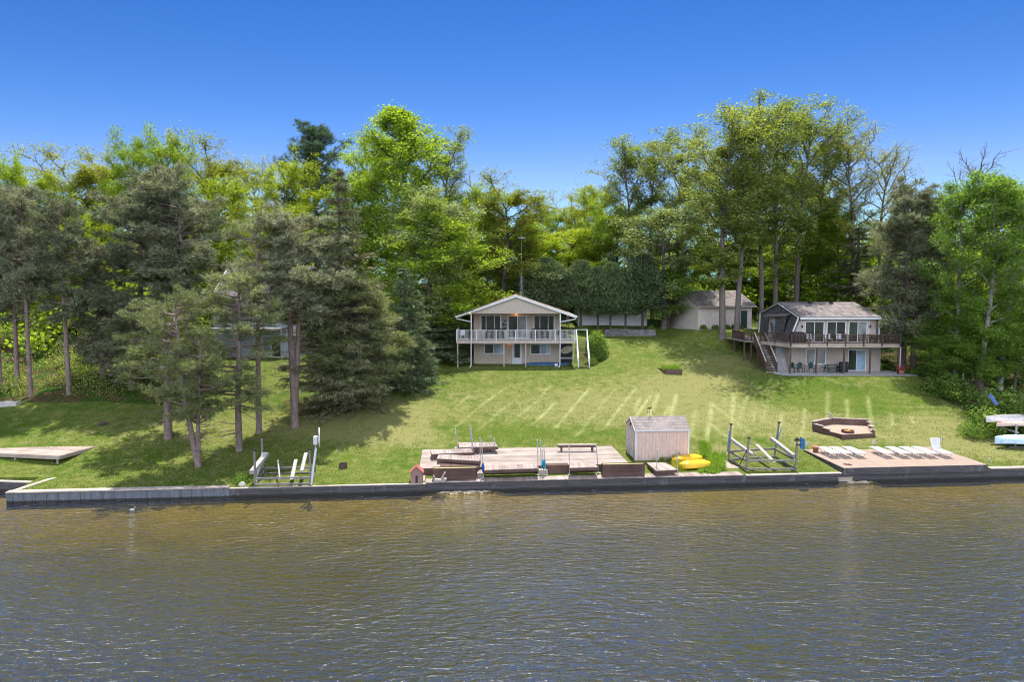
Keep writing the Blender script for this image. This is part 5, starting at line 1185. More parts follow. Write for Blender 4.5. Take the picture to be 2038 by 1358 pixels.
# ================================================================== GARAGE
def garage():
    a = R(13); C0 = Vector((xat(1389, 77, 8), 77, 7.6)); ux = Vector((math.cos(a), math.sin(a), 0)); uy = Vector((-math.sin(a), math.cos(a), 0)); L, D, h = 6.75, 7.2, 2.72
    G = thing("garage", "beige garage with grey shingled roof and dark green door, behind the lawn trees", "garage", C0)
    def P(u, v, z): return C0 + ux * u + uy * v + Z * z
    m = MB(); m.prism([P(0, 0, -.3), P(L, 0, -.3), P(L, 0, h), P(0, 0, h)], uy * .15); m.build("front_wall", GAR, G); m = MB(); m.prism([P(0, D, -.3), P(L, D, -.3), P(L, D, h), P(0, D, h)], -uy * .15); m.build("back_wall", GAR, G)
    rz = h + 1.55
    for u in (0.001, L - .151): m = MB(); m.prism([P(u, .151, -.3), P(u, D - .151, -.3), P(u, D - .151, h), P(u, D / 2, rz - .1), P(u, .151, h)], ux * .15); m.build("side_wall", GARY, G)
    m = MB(); o_ = .35
    def rf(v): return h + (rz - h) * (1 - abs(v - D / 2) / (D / 2))
    for (v0, v1) in ((-.4, D / 2), (D + .4, D / 2)):
        m.prism([P(-o_, v0, rf(v0)), P(-o_, v1, rf(v1)), P(-o_, v1, rf(v1) + .12), P(-o_, v0, rf(v0) + .12)], ux * (L + 2 * o_))
    m.build("roof", ROOF_GR, G)
    m = MB(); m.prism([P(-o_, -.43, rf(-.4) - .08), P(-o_, -.405, rf(-.4) - .08), P(-o_, -.405, rf(-.4) + .1), P(-o_, -.43, rf(-.4) + .1)], ux * (L + 2 * o_)); m.build("fascia", W_OLD, G)
    m = MB(); m.prism([P(5.35, -.03, .08), P(6.15, -.03, .08), P(6.15, -.03, 2.1), P(5.35, -.03, 2.1)], uy * .05); d = m.build("door", GREEN_DOOR, G)
    m = MB(); m.tube([P(5.45, -.04, 1.05), P(5.45, -.1, 1.05)], .03, 8); m.build("handle", GALV, d)
    m = MB(); m.prism([P(-.6, -.75, -.12), P(L + .3, -.75, -.12), P(L + .3, -.02, -.12), P(-.02, -.02, -.12), P(-.02, D, -.12), P(-.7, D, -.12)], (0, 0, .16)); o = m.build("gravel_bed", GRAVEL, None); o['kind'] = 'structure'
    for i, (u, lab) in enumerate([(.45, "small round clipped shrub at the left corner of the garage"), (1.95, "small round clipped shrub, second from the left along the garage"), (3.3, "small round clipped shrub behind the first big trunk at the garage"), (4.3, "small round clipped shrub at the second big trunk by the garage"), (5.0, "small round clipped shrub left of the green garage door")]):
        p = P(u, -.45, 0); put(PROTO['shrubSmall'], "round_shrub", "shrub", lab, p.x, p.y, None, .85, i, "clipped shrubs along the garage", z0=7.62, parts=("stems", "foliage"), H=.62)
garage()

# ================================================================== WHITE BUILDING, PLANTER WALL
def white_building():
    Y = 83.2; x0, x1 = xat(1151, Y, 9), xat(1287.5, Y, 9); zb = 7.0
    B = thing("white_outbuilding", "long low white-sided outbuilding behind the row of dark cedars", "building", ((x0 + x1) / 2, Y, zb))
    m = MB(); m.box(x0, x1, Y, Y + 6, zb, 10.2); m.build("wall", WHITESID, B)
    m = MB(); m.prism([(x0 - .3, Y - .3, 10.2), (x0 - .3, Y + 6.3, 10.2), (x0 - .3, Y + 3, 11.0)], (x1 - x0 + .6, 0, 0)); m.build("roof", ROOF_GR, B)
    m = MB(); m.box(x1 - .14, x1 + .02, Y - .03, Y - .003, zb, 10.19); m.build("corner_trim", WHITE, B)
    x0, x1 = xat(1203, 79.8, 7), xat(1305, 79.8, 7)
    W = thing("planter_wall", "low dark stacked-block retaining wall with a bed, at the feet of the cedars", "retaining wall", ((x0 + x1) / 2, 79.8, 6.5))
    m = MB(); m.box(x0, x1, 79.7, 80.0, 6.2, 7.42); m.box(x1 - .3, x1 - .002, 80.002, 83.1, 6.4, 7.4); m.build("blocks", STONE, W)
    m = MB(); m.box(x0 + .05, x1 - .31, 80.005, 83.1, 6.8, 7.36); m.build("soil", SOIL, W)
    m = MB(); m.bar((x0 + .6, 79.5, 7.47), (xat(1252, 79.5, 7.5), 79.5, 7.44), .2, .05); solo(m.build("loose_plank", W_GREY, None), "grey plank lying on the block wall below the cedars", "plank")
    put(PROTO['shrub'], "flower_clump", "plant", "yellowish flowering clump at the right end of the block wall", xat(1297, 80.3, 7.5), 80.4, None, .9, 0, z0=7.38, parts=("stems", "foliage"), H=.7)
    put(PROTO['shrub'], "shrub", "shrub", "spiky green shrub at the left corner of the white outbuilding", xat(1160, 80, 7.5), 80, None, 2.0, 2, parts=("stems", "foliage"), H=1.1)
white_building()

# ================================================================== GREY-ROOFED HOUSE (left, behind the pines)
def left_house():
    Y = 68.5; x0, x1 = xat(425, Y, 8), xat(592, Y, 8); zb = 5.25
    H = thing("grey_roofed_house", "pale blue-grey house with a big grey roof, mostly hidden behind the left pines", "house", ((x0 + x1) / 2, Y, zb))
    m = MB(); m.box(x0, x1, Y, Y + 10, zb - .3, 10.2); m.build("wall", BLUESID, H)
    ez, rz, Yr = 10.2, 14.5, Y + 5.5; m = MB()
    m.prism([(x0 - .5, Y - .5, ez), (x0 - .5, Yr, rz), (x0 - .5, Yr, rz + .14), (x0 - .5, Y - .5, ez + .14)], (x1 - x0 + 1, 0, 0)); m.prism([(x0 - .5, Y + 11, ez), (x0 - .5, Yr, rz), (x0 - .5, Yr, rz + .14), (x0 - .5, Y + 11, ez + .14)], (x1 - x0 + 1, 0, 0)); m.build("roof", ROOF_GR, H)
    m = MB(); m.prism([(x0 + .05, Y + .3, ez), (x0 + .05, Y + 9.8, ez), (x0 + .05, Yr, rz - .05)], (.15, 0, 0)); m.build("gable", BLUESID, H)
    m = MB(); m.bar((x0 - .52, Y - .5, ez + .02), (x0 - .52, Yr, rz + .02), .05, .28, up=Vector((1, 0, 0))); m.box(x0 - .5, x1 + .5, Y - .56, Y - .51, ez - .08, ez + .14); m.build("fascia", WHITE, H)
    m = MB(); x = xat(574, Y + 3, 13); m.tube([(x, Y + 3.2, 12.2), (x, Y + 3.2, 14.1)], .11, 8); m.lathe([(0, .12), (.2, 0), (.2, -.05), (0, -.05)], (x, Y + 3.2, 14.15), 10); m.build("flue_pipe", DARKMETAL, H)
    for (a, b, gl) in ((437, 456, (GLASS,)), (458, 504, (GLASS_BLUE, GLASS_B)), (521, 542, (GLASS_B,)), (543, 558, (GLASS_BLUE,))):
        window(H, xat(a, Y, 9), xat(b, Y, 9), 8.65, 10.02, Y, splits=(.5,) if len(gl) > 1 else (), glasses=gl)
    m = MB(); m.box(x0 + .2, x1 - 1, Y - 2.4, Y - .01, 8.2, 8.4); m.build("deck", W_GREY, H)
    for px in (430, 470, 515, 560): x = xat(px, Y - 2.3, 7); m = MB(); m.box(x - .07, x + .07, Y - 2.35, Y - 2.2, zb - .4, 8.2); m.build("deck_post", W_GREY, H)
    window(H, xat(520, Y, 6.5), xat(560, Y, 6.5), zb + .1, 7.5, Y, splits=(.5,), glasses=(GLASS_BLUE, GLASS), name="patio_door")
left_house()

# shrubs and planter on the lawn
put(PROTO['shrubRound'], "clipped_bush", "bush", "large clipped leafy bush beside the white staircase of the tan house", xat(1187, 69.4, 6.4), 69.4, None, 2.35, 0, parts=("stems", "foliage"), H=3.1, z0=gz(xat(1187, 69.4, 6), 69.4) + .12)
put(PROTO['shrubRound'], "clipped_bush", "bush", "smaller clipped bush bulging at the right foot of the large one", xat(1195, 68.5, 6), 68.7, None, 1.5, 1, parts=("stems", "foliage"), H=1.9)
put(PROTO['shrub'], "hosta_plant", "plant", "broad-leaved plant at the foot of the white staircase, under the clipped bushes", xat(1181, 67.6, 5.4), 67.6, None, 1.0, 1, parts=("stems", "foliage"), H=.9)
def lawn_planter():
    p0 = gpx(1308, 733); p1 = gpx(1325, 745); p2 = gpx(1357, 746); zt = p1.z + .42
    o = thing("planter_box", "low wooden planter box with spiky green plants set into the sloping lawn", "planter", p1)
    back = Vector((.15, 1.6, 0)); m = MB(); m.bar(p1 + Z * .2, p2 + Z * .2 + Z * (p1.z - p2.z), .08, .5); m.bar(p1 + Z * .18, p0 + Z * (zt - .25 - p0.z), .08, .42); m.bar(p2 + Z * (zt - .24 - p2.z), p2 + back + Z * (zt - .24 - p2.z), .08, .5); m.build("side_boards", W_BROWN, o)
    m = MB(); q0 = Vector((p0.x, p0.y, zt - .08)); q1 = Vector((p1.x, p1.y, zt - .08)); q2 = Vector((p2.x, p2.y, zt - .08)); m.prism([q1, q2, q2 + back, q0 + Vector((.3, .5, 0))], (0, 0, -.3)); m.build("soil", SOIL, o)
    rng = np.random.default_rng(9); C = np.stack([rng.uniform(q0.x + .3, q2.x - .1, 260), rng.uniform(q1.y + .15, q1.y + 1.5, 260), np.full(260, zt - .1)], -1) - np.array(wloc(o)); V = blades(C, np.tile([[0, 0, 1.0]], (260, 1)), 5, .42, .05, .35, rng)
    link("plants", npmesh("plants", V, np.arange(len(V)).reshape(-1, 3), [L_FRESH]), o)
lawn_planter()

def person():
    g = Vector((xat(1129.5, 81.5, 8), 81.5, 0)); g.z = gz(g.x, g.y); z = aty(1130, 657.5, 81.5).z; g.z = max(g.z, z - .05)
    o = thing("person", "person in dark grey clothes with auburn hair, standing behind the tan house", "person", g)
    vs = [(0, 0, .93), (0, .0, 1.12), (0, 0, 1.34), (0, .01, 1.47), (0, -.01, 1.6), (.09, 0, .86), (.1, .0, .48), (.1, .03, .08), (.1, -.1, .03), (-.09, 0, .86), (-.09, -.02, .48), (-.1, .03, .08), (-.1, -.1, .03),
          (.17, 0, 1.38), (.24, .03, 1.1), (.17, -.16, .98), (.1, -.22, 1.02), (-.17, 0, 1.38), (-.25, .03, 1.1), (-.24, -.08, .86), (-.24, -.1, .77), (0, -.02, 1.68)]
    es = [(0, 1), (1, 2), (2, 3), (3, 4), (4, 21), (0, 5), (5, 6), (6, 7), (7, 8), (0, 9), (9, 10), (10, 11), (11, 12), (2, 13), (13, 14), (14, 15), (15, 16), (2, 17), (17, 18), (18, 19), (19, 20)]
    rad = {0: .14, 1: .12, 2: .15, 3: .05, 4: .085, 5: .09, 6: .062, 7: .042, 8: .035, 9: .09, 10: .062, 11: .042, 12: .035, 13: .06, 14: .042, 15: .03, 16: .03, 17: .06, 18: .042, 19: .03, 20: .03, 21: .07}
    me = bpy.data.meshes.new("body"); me.from_pydata(vs, es, []); me.update(); b = link("body", me, o); b.modifiers.new("skin", 'SKIN'); sub = b.modifiers.new("sub", 'SUBSURF'); sub.levels = sub.render_levels = 1
    for i, v in enumerate(me.skin_vertices[0].data): v.radius = (rad[i], rad[i] * .85); v.use_root = (i == 0)
    bpy.context.view_layer.update(); dg = bpy.context.evaluated_depsgraph_get(); m2 = bpy.data.meshes.new_from_object(b.evaluated_get(dg)); b.modifiers.clear(); b.data = m2
    skin = basic("skin", (.50, .30, .22), .6, .1, 5); cloth = basic("dark_grey_cloth", (.11, .10, .115), .9, .2, 12)
    m2.materials.clear(); m2.materials.append(skin); m2.materials.append(cloth)
    for p in m2.polygons: p.material_index = 1 if (p.center.z < 1.44 and not (abs(p.center.x) > .14 and p.center.z < 1.05 and p.center.z > .7)) else 0; p.use_smooth = True
    m = MB(); w0 = wloc(o)
    m.lathe([(.0, 1.76), (.07, 1.74), (.105, 1.66), (.11, 1.55), (.13, 1.42), (.12, 1.3), (.0, 1.3)], w0 + Vector((0, .045, 0)), 12); m.build("hair", basic("auburn_hair", (.22, .07, .03), .6, .3, 20), o, smooth=True)
person()
# ================================================================== SEAWALL
def seawall():
    def sx(px, py): p = onz(px, py, 0.0); return p.x
    def piece(name, label, x0, x1, zt, face, cap, capw=.32, capz=.07, planks=True, proud=0.0, sectw=2.4):
        a = Vector((x0, float(SH0 + SHK * x0), 0)); b = Vector((x1, float(SH0 + SHK * x1), 0)); d = (b - a).normalized(); n = Vector((d.y, -d.x, 0))
        o = thing(name, label, "retaining wall", (a + b) / 2)
        m = MB(); off = n * proud
        m.prism([a + off + Z * -1.3, b + off + Z * -1.3, b + off + Z * zt, a + off + Z * zt], -n * 0.14)
        if planks: m.build("face", face, o); m = MB()
        if planks:
            for k in range(4):
                z0 = -.25 + k * (zt + .25) / 4; m.prism([a + off + n * .03 + Z * (z0 + .006), b + off + n * .03 + Z * (z0 + .006), b + off + n * .03 + Z * (z0 + (zt + .25) / 4 - .008), a + off + n * .03 + Z * (z0 + (zt + .25) / 4 - .008)], -n * .028)
        else:
            L = (b - a).length; k = int(L / .6)
            for i in range(k): q = a + d * (L * (i + .5) / k) + off; m.box(-.03, .03, 0, .03, -.3, zt - .02, Matrix.Translation(q + n * .0) @ Matrix.Rotation(math.atan2(d.y, d.x), 4, 'Z') @ Matrix.Translation((0, -.03, 0)))
        m.build("planks" if planks else "face", face, o)
        m = MB(); L = (b - a).length; k = max(1, int(L / 2.4)); rng = random.Random(int(abs(x0) * 10))
        for i in range(k):
            p, q = a + d * (L * i / k + .005), a + d * (L * (i + 1) / k - .005); w_ = rng.uniform(-.012, .012)
            m.prism([p + off + n * (.07 + w_) + Z * zt, q + off + n * (.07 + w_) + Z * zt, q - n * capw + Z * zt, p - n * capw + Z * zt], Z * capz)
        m.build("cap_board", cap, o)
        return o
    xA, xB, xC, xD, xE = -29.15, sx(456, 991), sx(849, 980), sx(1481, 962), sx(1688, 956)
    piece("seawall", "grey ribbed seawall section with a tan cap at the left, standing higher than the next", xA, xB, .60, STEEL_SHEET, CAP, planks=False, proud=.06)
    piece("seawall", "dark timber seawall section in front of the left boat lift and grass", xB + .01, xC, .53, WALL_TIMBER, CAP, capw=.28, capz=.05)
    piece("seawall", "dark timber seawall section in front of the big weathered deck", xC + .01, xD, .56, WALL_TIMBER, WALL_TIMBER, capw=.05, capz=.03)
    piece("seawall", "dark timber seawall section between the yellow boats and the tan deck", xD + .01, xE, .56, WALL_TIMBER, CAP, capw=.3, capz=.05)
    piece("seawall", "dark timber seawall section carrying the tan sun deck", xE + .01, 31.1, .54, WALL_TIMBER, WALL_TIMBER, capw=.03, capz=.02)
    piece("seawall", "timber seawall section right of the tan sun deck, running out of the picture", 31.11, 60, .62, WALL_TIMBER, CAP)
    # return wall and neighbour wall at the left
    p0 = onz(22, 981, .62); p1 = onz(110, 952, .66); o = thing("return_wall", "wooden return wall running back from the corner of the left seawall", "retaining wall", p0)
    m = MB(); m.bar(p0 + Z * .02, p1 + Z * .02, .34, .09); m.build("cap_board", CAP, o); m = MB(); m.bar(p0 - Z * .55, p1 - Z * .55, .16, 1.0); m.build("face", WALL_TIMBER, o)
    p0 = onz(-220, 951, .6); p1 = onz(66, 961, .6); o = thing("return_wall", "neighbouring timber seawall set back beyond the corner at the left edge", "retaining wall", p1)
    m = MB(); m.bar(p0 + Z * .02, p1 + Z * .02, .28, .07); m.build("cap_board", CAP, o); m = MB(); m.bar(p0 - Z * .6, p1 - Z * .6, .16, 1.15); m.build("face", WALL_TIMBER, o)
seawall()
DV = Vector((1, SHK, 0)).normalized(); NV = Vector((-DV.y, DV.x, 0))     # along and away from the shore
def boards(m, a, b, w, z, n, axis='across', gap=.006, th=.04):
    """rectangle a->b along, depth w along NV, split in n boards"""
    L = (b - a)
    for i in range(n):
        if axis == 'across': p, q = a + L * (i / n), a + L * ((i + 1) / n); e = L.normalized() * gap; m.prism([Vector((*(p + e).xy, z)), Vector((*(q - e).xy, z)), Vector((*(q - e + NV * w).xy, z)), Vector((*(p + e + NV * w).xy, z))], (0, 0, -th))
        else: p0 = a + NV * (w * i / n + gap); p1 = a + NV * (w * (i + 1) / n - gap); m.prism([Vector((*p0.xy, z)), Vector((*(p0 + L).xy, z)), Vector((*(p1 + L).xy, z)), Vector((*p1.xy, z))], (0, 0, -th))

# ================================================================== BIG WEATHERED DECK
def big_deck():
    A = onz(866, 932, 1.05); 
    x0 = onz(853, 903, 1.1).x; x1 = onz(1238, 897, 1.1).x
    zt = 1.12; fl = onz(985, 931, zt); yb = onz(1100, 896, zt)
    s0 = Vector((x0, SH0 + SHK * x0, 0)); front = 1.45; back = 6.35
    D = thing("weathered_deck", "big weathered pinkish wooden deck behind the seawall, cluttered with stored dock sections", "deck", s0 + DV * 6)
    L = (x1 - x0) / DV.x
    a = s0 + NV * front; m = MB(); boards(m, a, a + DV * L, back - front, zt, 34, 'along'); m.build("floor", W_PINK, D)
    m = MB(); e = DV * 0
    m.prism([Vector((*(a + DV * .02).xy, .5)), Vector((*(a + DV * (L - .02)).xy, .5)), Vector((*(a + DV * (L - .02)).xy, zt - .042)), Vector((*(a + DV * .02).xy, zt - .042))], NV * .05)
    m.prism([Vector((*a.xy, .5)), Vector((*(a + NV * (back - front)).xy, .8)), Vector((*(a + NV * (back - front)).xy, zt - .042)), Vector((*a.xy, zt - .042))], DV * .05)
    m.build("fascia", W_BROWN, D)
    Lw = (onz(1483, 940, .6).x - x0 - .35) / DV.x; m = MB(); boards(m, s0 - NV * .06 + DV * .45, s0 - NV * .06 + DV * Lw, .92, .635, int(Lw / .14), 'across'); m.build("walkway", W_PINKY, D)
    # side walk leading back beyond the bed
    b0 = onz(1481, 941, .65); m = MB(); b0 = Vector((b0.x - .95, b0.y + .9, 0))
    for i in range(11): p = b0 + Vector((-.06 * i, .21 * i, 0)); m.prism([Vector((p.x - .0, p.y, .70 + .01 * i)), Vector((p.x + .95, p.y + .07, .70 + .01 * i)), Vector((p.x + .93, p.y + .27, .70 + .01 * i)), Vector((p.x - .02, p.y + .2, .70 + .01 * i))], (0, 0, -.05))
    m.build("side_walk", W_TREAD, D)
    m = MB(); c = onz(853, 903, zt); d_ = onz(872, 955, .7)
    for i, (u, v) in enumerate([(0, .42)]): m.prism([s0 - DV * .05 + NV * .2 + Z * .66, s0 + DV * .4 + NV * .2 + Z * .66, s0 + DV * .4 + NV * back + Z * .9, s0 - DV * .05 + NV * back + Z * .9], (0, 0, -.05))
    m.build("side_step", W_PINK, D)
    return zt
ZD = big_deck()

def pole(parent, top, bot, z0, name="pole", plate=True, own=None):
    """galvanised dock leg seen from pixel bot (resting at height z0) to pixel top"""
    b = onz(bot[0], bot[1], z0); t = aty(top[0], top[1], b.y); 
    if own: parent = thing("dock_pole", own, "pole", b)
    m = MB(); m.tube([b, t], .028, 8); o = m.build(name, GALV, parent)
    m = MB(); m.lathe([(0, .03), (.035, .015), (.035, -.03), (0, -.03)], t, 8); m.build("pole_cap", WHITE, o)
    if plate: m = MB(); m.lathe([(0, .03), (.13, .02), (.13, -.005), (0, -.005)], b, 12); m.build("foot_plate", GALV, o if not own else parent)
    return parent
def dock(label, corners, z, th=.17, n=16, lift=0.0, mat=W_PINKY, frame=W_BROWN, legs=True, slats=True, name="dock_section"):
    """stored dock section: corners TL,TR,BR,BL in photo pixels at deck height z"""
    C = [onz(px, py, z) for px, py in corners]; o = thing(name, label, "dock section", (C[2] + C[3]) / 2 - Z * th)
    m = MB()
    for i in range(n):
        a, b = i / n, (i + .93) / n; m.prism([C[0].lerp(C[1], a), C[0].lerp(C[1], b), C[3].lerp(C[2], b), C[3].lerp(C[2], a)], (0, 0, -.035))
    m.build("planks", mat, o)
    m = MB(); dz = Z * (-.037 - th / 2)
    for a, b in ((0, 1), (3, 2)): m.bar(C[a] + dz, C[b] + dz, .045, th)
    for a, b in ((0, 3), (1, 2)): 
        e = (C[b] - C[a]).normalized() * .03; m.bar(C[a] + e + dz, C[b] - e + dz, .045, th - .004)
    m.build("frame", frame, o)
    return o
def clutter():
    o = dock("short dock section standing on legs at the back left of the weathered deck", [(912, 881), (986, 880.5), (991, 889), (914, 891)], 1.62, n=11)
    for t, b in (((906.5, 855), (912, 893)), ((906, 861), (914, 895)), ((977, 868), (977, 884)), ((983.5, 873), (985, 901))): pole(o, t, b, 1.15, plate=False)
    for px in (975, 925): q = onz(px, 899, 1.12); m = MB(); m.box(q.x - .06, q.x + .06, q.y - .05, q.y + .05, 1.12, 1.45); m.build("leg", W_BROWN, o)
    q = onz(908, 894, 1.15); m = MB(); m.lathe([(0, .1), (.09, .07), (.13, 0), (.09, -.07), (0, -.08)], q + Z * .05, 10); solo(m.build("white_bundle", WHITE, None, smooth=True), "small round white bundle in the grass behind the stacked dock sections", "bundle")
    o = dock("long dock section stacked behind another, left end of the weathered deck", [(857.5, 896), (936.6, 893), (942, 900.5), (859, 904)], 1.55, n=14)
    pole(o, (935, 848), (938.5, 897), 1.5, plate=False); pole(o, (937.5, 853), (942, 905), 1.3, plate=False)
    o = dock("long dock section tilted across the front of the stack, left end of the weathered deck", [(873, 904), (955, 908.5), (956, 918), (870, 913)], 1.48, n=15)
    dock("open slatted dock frame lying under the tilted section", [(878, 918), (948, 919), (952, 931), (876, 931)], 1.2, n=16, mat=W_BROWN)
    def planter(label, x0, x1, yt, yb_, z1, z0, back=.75):
        a = onz(x0, yt, z1); b = onz(x1, yt, z1); b = Vector((b.x, a.y + (b.x - a.x) * SHK, z1))
        o = thing("planter_box", label, "planter", (a + b) / 2 - Z * (z1 - z0)); m = MB()
        bk = NV * back; nb = 3; hh = (z1 - z0) / nb
        for i in range(nb):
            zz = z0 - z1 + i * hh; e = DV * .02
            for (p, q, n_) in ((a, b, NV * .05), (a + bk - NV * .05, b + bk - NV * .05, NV * .05), (a + NV * .051, a + bk - NV * .051, DV * .05), (b - DV * .05 + NV * .051, b - DV * .05 + bk - NV * .051, DV * .05)):
                m.prism([p + Z * (zz + .006), q + Z * (zz + .006), q + Z * (zz + hh), p + Z * (zz + hh)], n_)
        m.build("boards", W_BROWN, o)
        m = MB(); i_ = DV * .05; m.prism([a + i_ + NV * .05 - Z * .04, b - i_ + NV * .05 - Z * .04, b - i_ + bk - NV * .05 - Z * .04, a + i_ + bk - NV * .05 - Z * .04], (0, 0, -.1)); m.build("soil", MOSS, o)
        return o
    planter("long dark brown planter box with yellow moss on top, left end of the deck", 861, 948, 933.5, 957, 1.38, .66, .42)
    planter("long dark brown planter box at the front of the deck, below the shed doors", 1199.5, 1285, 925.5, 946, 1.42, .66, .4)
    dock("dock section with striped planks lying along the front edge, between the tallest poles", [(963, 926), (1068, 924), (1071, 932.5), (964, 936)], 1.28, n=26)
    q = thing("step_box", "dark wooden box step at the front of the deck, between the two striped dock sections", "box", onz(1110, 948, .66)); m = MB(); a, b = onz(1088, 927, 1.2), onz(1132, 926, 1.2)
    m.prism([a, b, b - Z * .54, a - Z * .54], NV * .5); m.build("boards", W_BROWN, q)
    m = MB(); a, b = onz(1073, 937, .95), onz(1090, 936.5, .95); m.prism([a, b, b - Z * .3, a - Z * .3], NV * .9); solo(m.build("low_step", W_TREAD, None), "small pale wooden step in the slot at the foot of the blue hanging cloth", "step")
    dock("short striped dock section at the right front edge of the weathered deck, below the bench", [(1134, 920.5), (1183, 920.5), (1190, 930), (1134, 931.5)], 1.3, n=13)
    o = dock("dock section sticking out over the seawall left of the yellow boats", [(1287, 921), (1324, 921), (1349, 935), (1306, 937.5)], 1.0, n=8, mat=W_PINK)
    pole(o, (1308.5, 894.5), (1306, 942.5), .66); pole(o, (1347.5, 893), (1349, 946.5), .66, plate=False)
    m = MB(); a, b = onz(950, 943, .95), onz(961, 942, .95); m.prism([a, b, b - Z * .3, a - Z * .3], NV * .8); solo(m.build("low_step", W_PINK, None), "narrow pink step between the mossy planter and the striped dock section", "step")
    # free poles
    for t, b, z, lab in [((955.2, 872), (956, 925), 1.15, "galvanised dock pole behind the blue cloth at the right end of the tilted dock section"),
                    ((958.7, 877), (962, 951.5), .67, "galvanised dock pole wrapped with a dark blue cloth at its foot, by the mossy planter"),
                    ((1069, 876), (1071.5, 946), .67, "tall galvanised dock pole, left of the close group in the middle of the deck front"),
                    ((1076, 877), (1077, 935), .98, "tall galvanised dock pole, second in the close group in the middle of the deck front"),
                    ((1079.8, 894), (1082, 945.5), .67, "shorter galvanised pole carrying the teal cloth in the middle of the deck front"),
                    ((1082.3, 888), (1087, 945.5), .67, "leaning galvanised pole just right of the teal cloth"),
                    ((1132.5, 889), (1133.5, 946), .67, "galvanised dock pole in front of the left end of the bench"),
                    ((1186, 885), (1191.5, 942), .67, "leaning galvanised dock pole in front of the right end of the bench"),
                    ((1273, 897.5), (1273, 909), .9, "short white stake in the plants against the shed wall, left of two"),
                    ((1312, 899.5), (1312, 912), .9, "short white stake in the plants against the shed wall, right of two")]:
        pole(None, t, b, z, own=lab, plate=z < .7)
    def cloth(label, px0, py0, px1, py1, Y, mat, w_=.12):
        a, b = aty(px0, py0, Y), aty(px1, py1, Y); m = MB(); n = 8; m.tube([a.lerp(b, i / n) + Vector((.02 * math.sin(i * 2.1), .02 * math.cos(i * 1.3), 0)) for i in range(n + 1)], [w_ * (.35 + .65 * math.sin(math.pi * (i + .6) / (n + 1))) for i in range(n + 1)], 7)
        solo(m.build("hanging_cloth", mat, None, smooth=True), label, "cloth")
    Yc = onz(1082, 945.5, .67).y - .09
    cloth("teal folded cloth hanging on the pole in the middle of the deck front", 1081.5, 915, 1082.5, 934, Yc, basic("teal_cloth", (.0, .22, .36), .7, .3, 8))
    cloth("dark blue cloth wrapped round the pole beside the mossy planter", 961, 922, 961.5, 940, onz(962, 951.5, .67).y - .07, basic("navy_cloth", (.01, .07, .27), .7, .3, 8), .10)
    # bench
    a, b = onz(1110.5, 887.5, 1.58), onz(1187.5, 887.0, 1.58); o = thing("bench", "long brown backless wooden bench at the back of the weathered deck", "bench", (a + b) / 2 - Z * .46)
    m = MB(); m.prism([a, b, b + NV * .36, a + NV * .36], (0, 0, .05)); m.build("seat", W_PINK, o)
    m = MB(); m.prism([a - Z * .002, b - Z * .002, b - Z * .15, a - Z * .15], NV * .05); m.build("apron", W_BROWN, o)
    for t in (.1, .9): q = a.lerp(b, t); m = MB(); m.prism([q - DV * .07 + NV * .06 - Z * .004, q + DV * .07 + NV * .06 - Z * .004, q + DV * .05 + NV * .06 - Z * .46, q - DV * .05 + NV * .06 - Z * .46], NV * .24); m.build("leg", W_BROWN, o)
clutter()

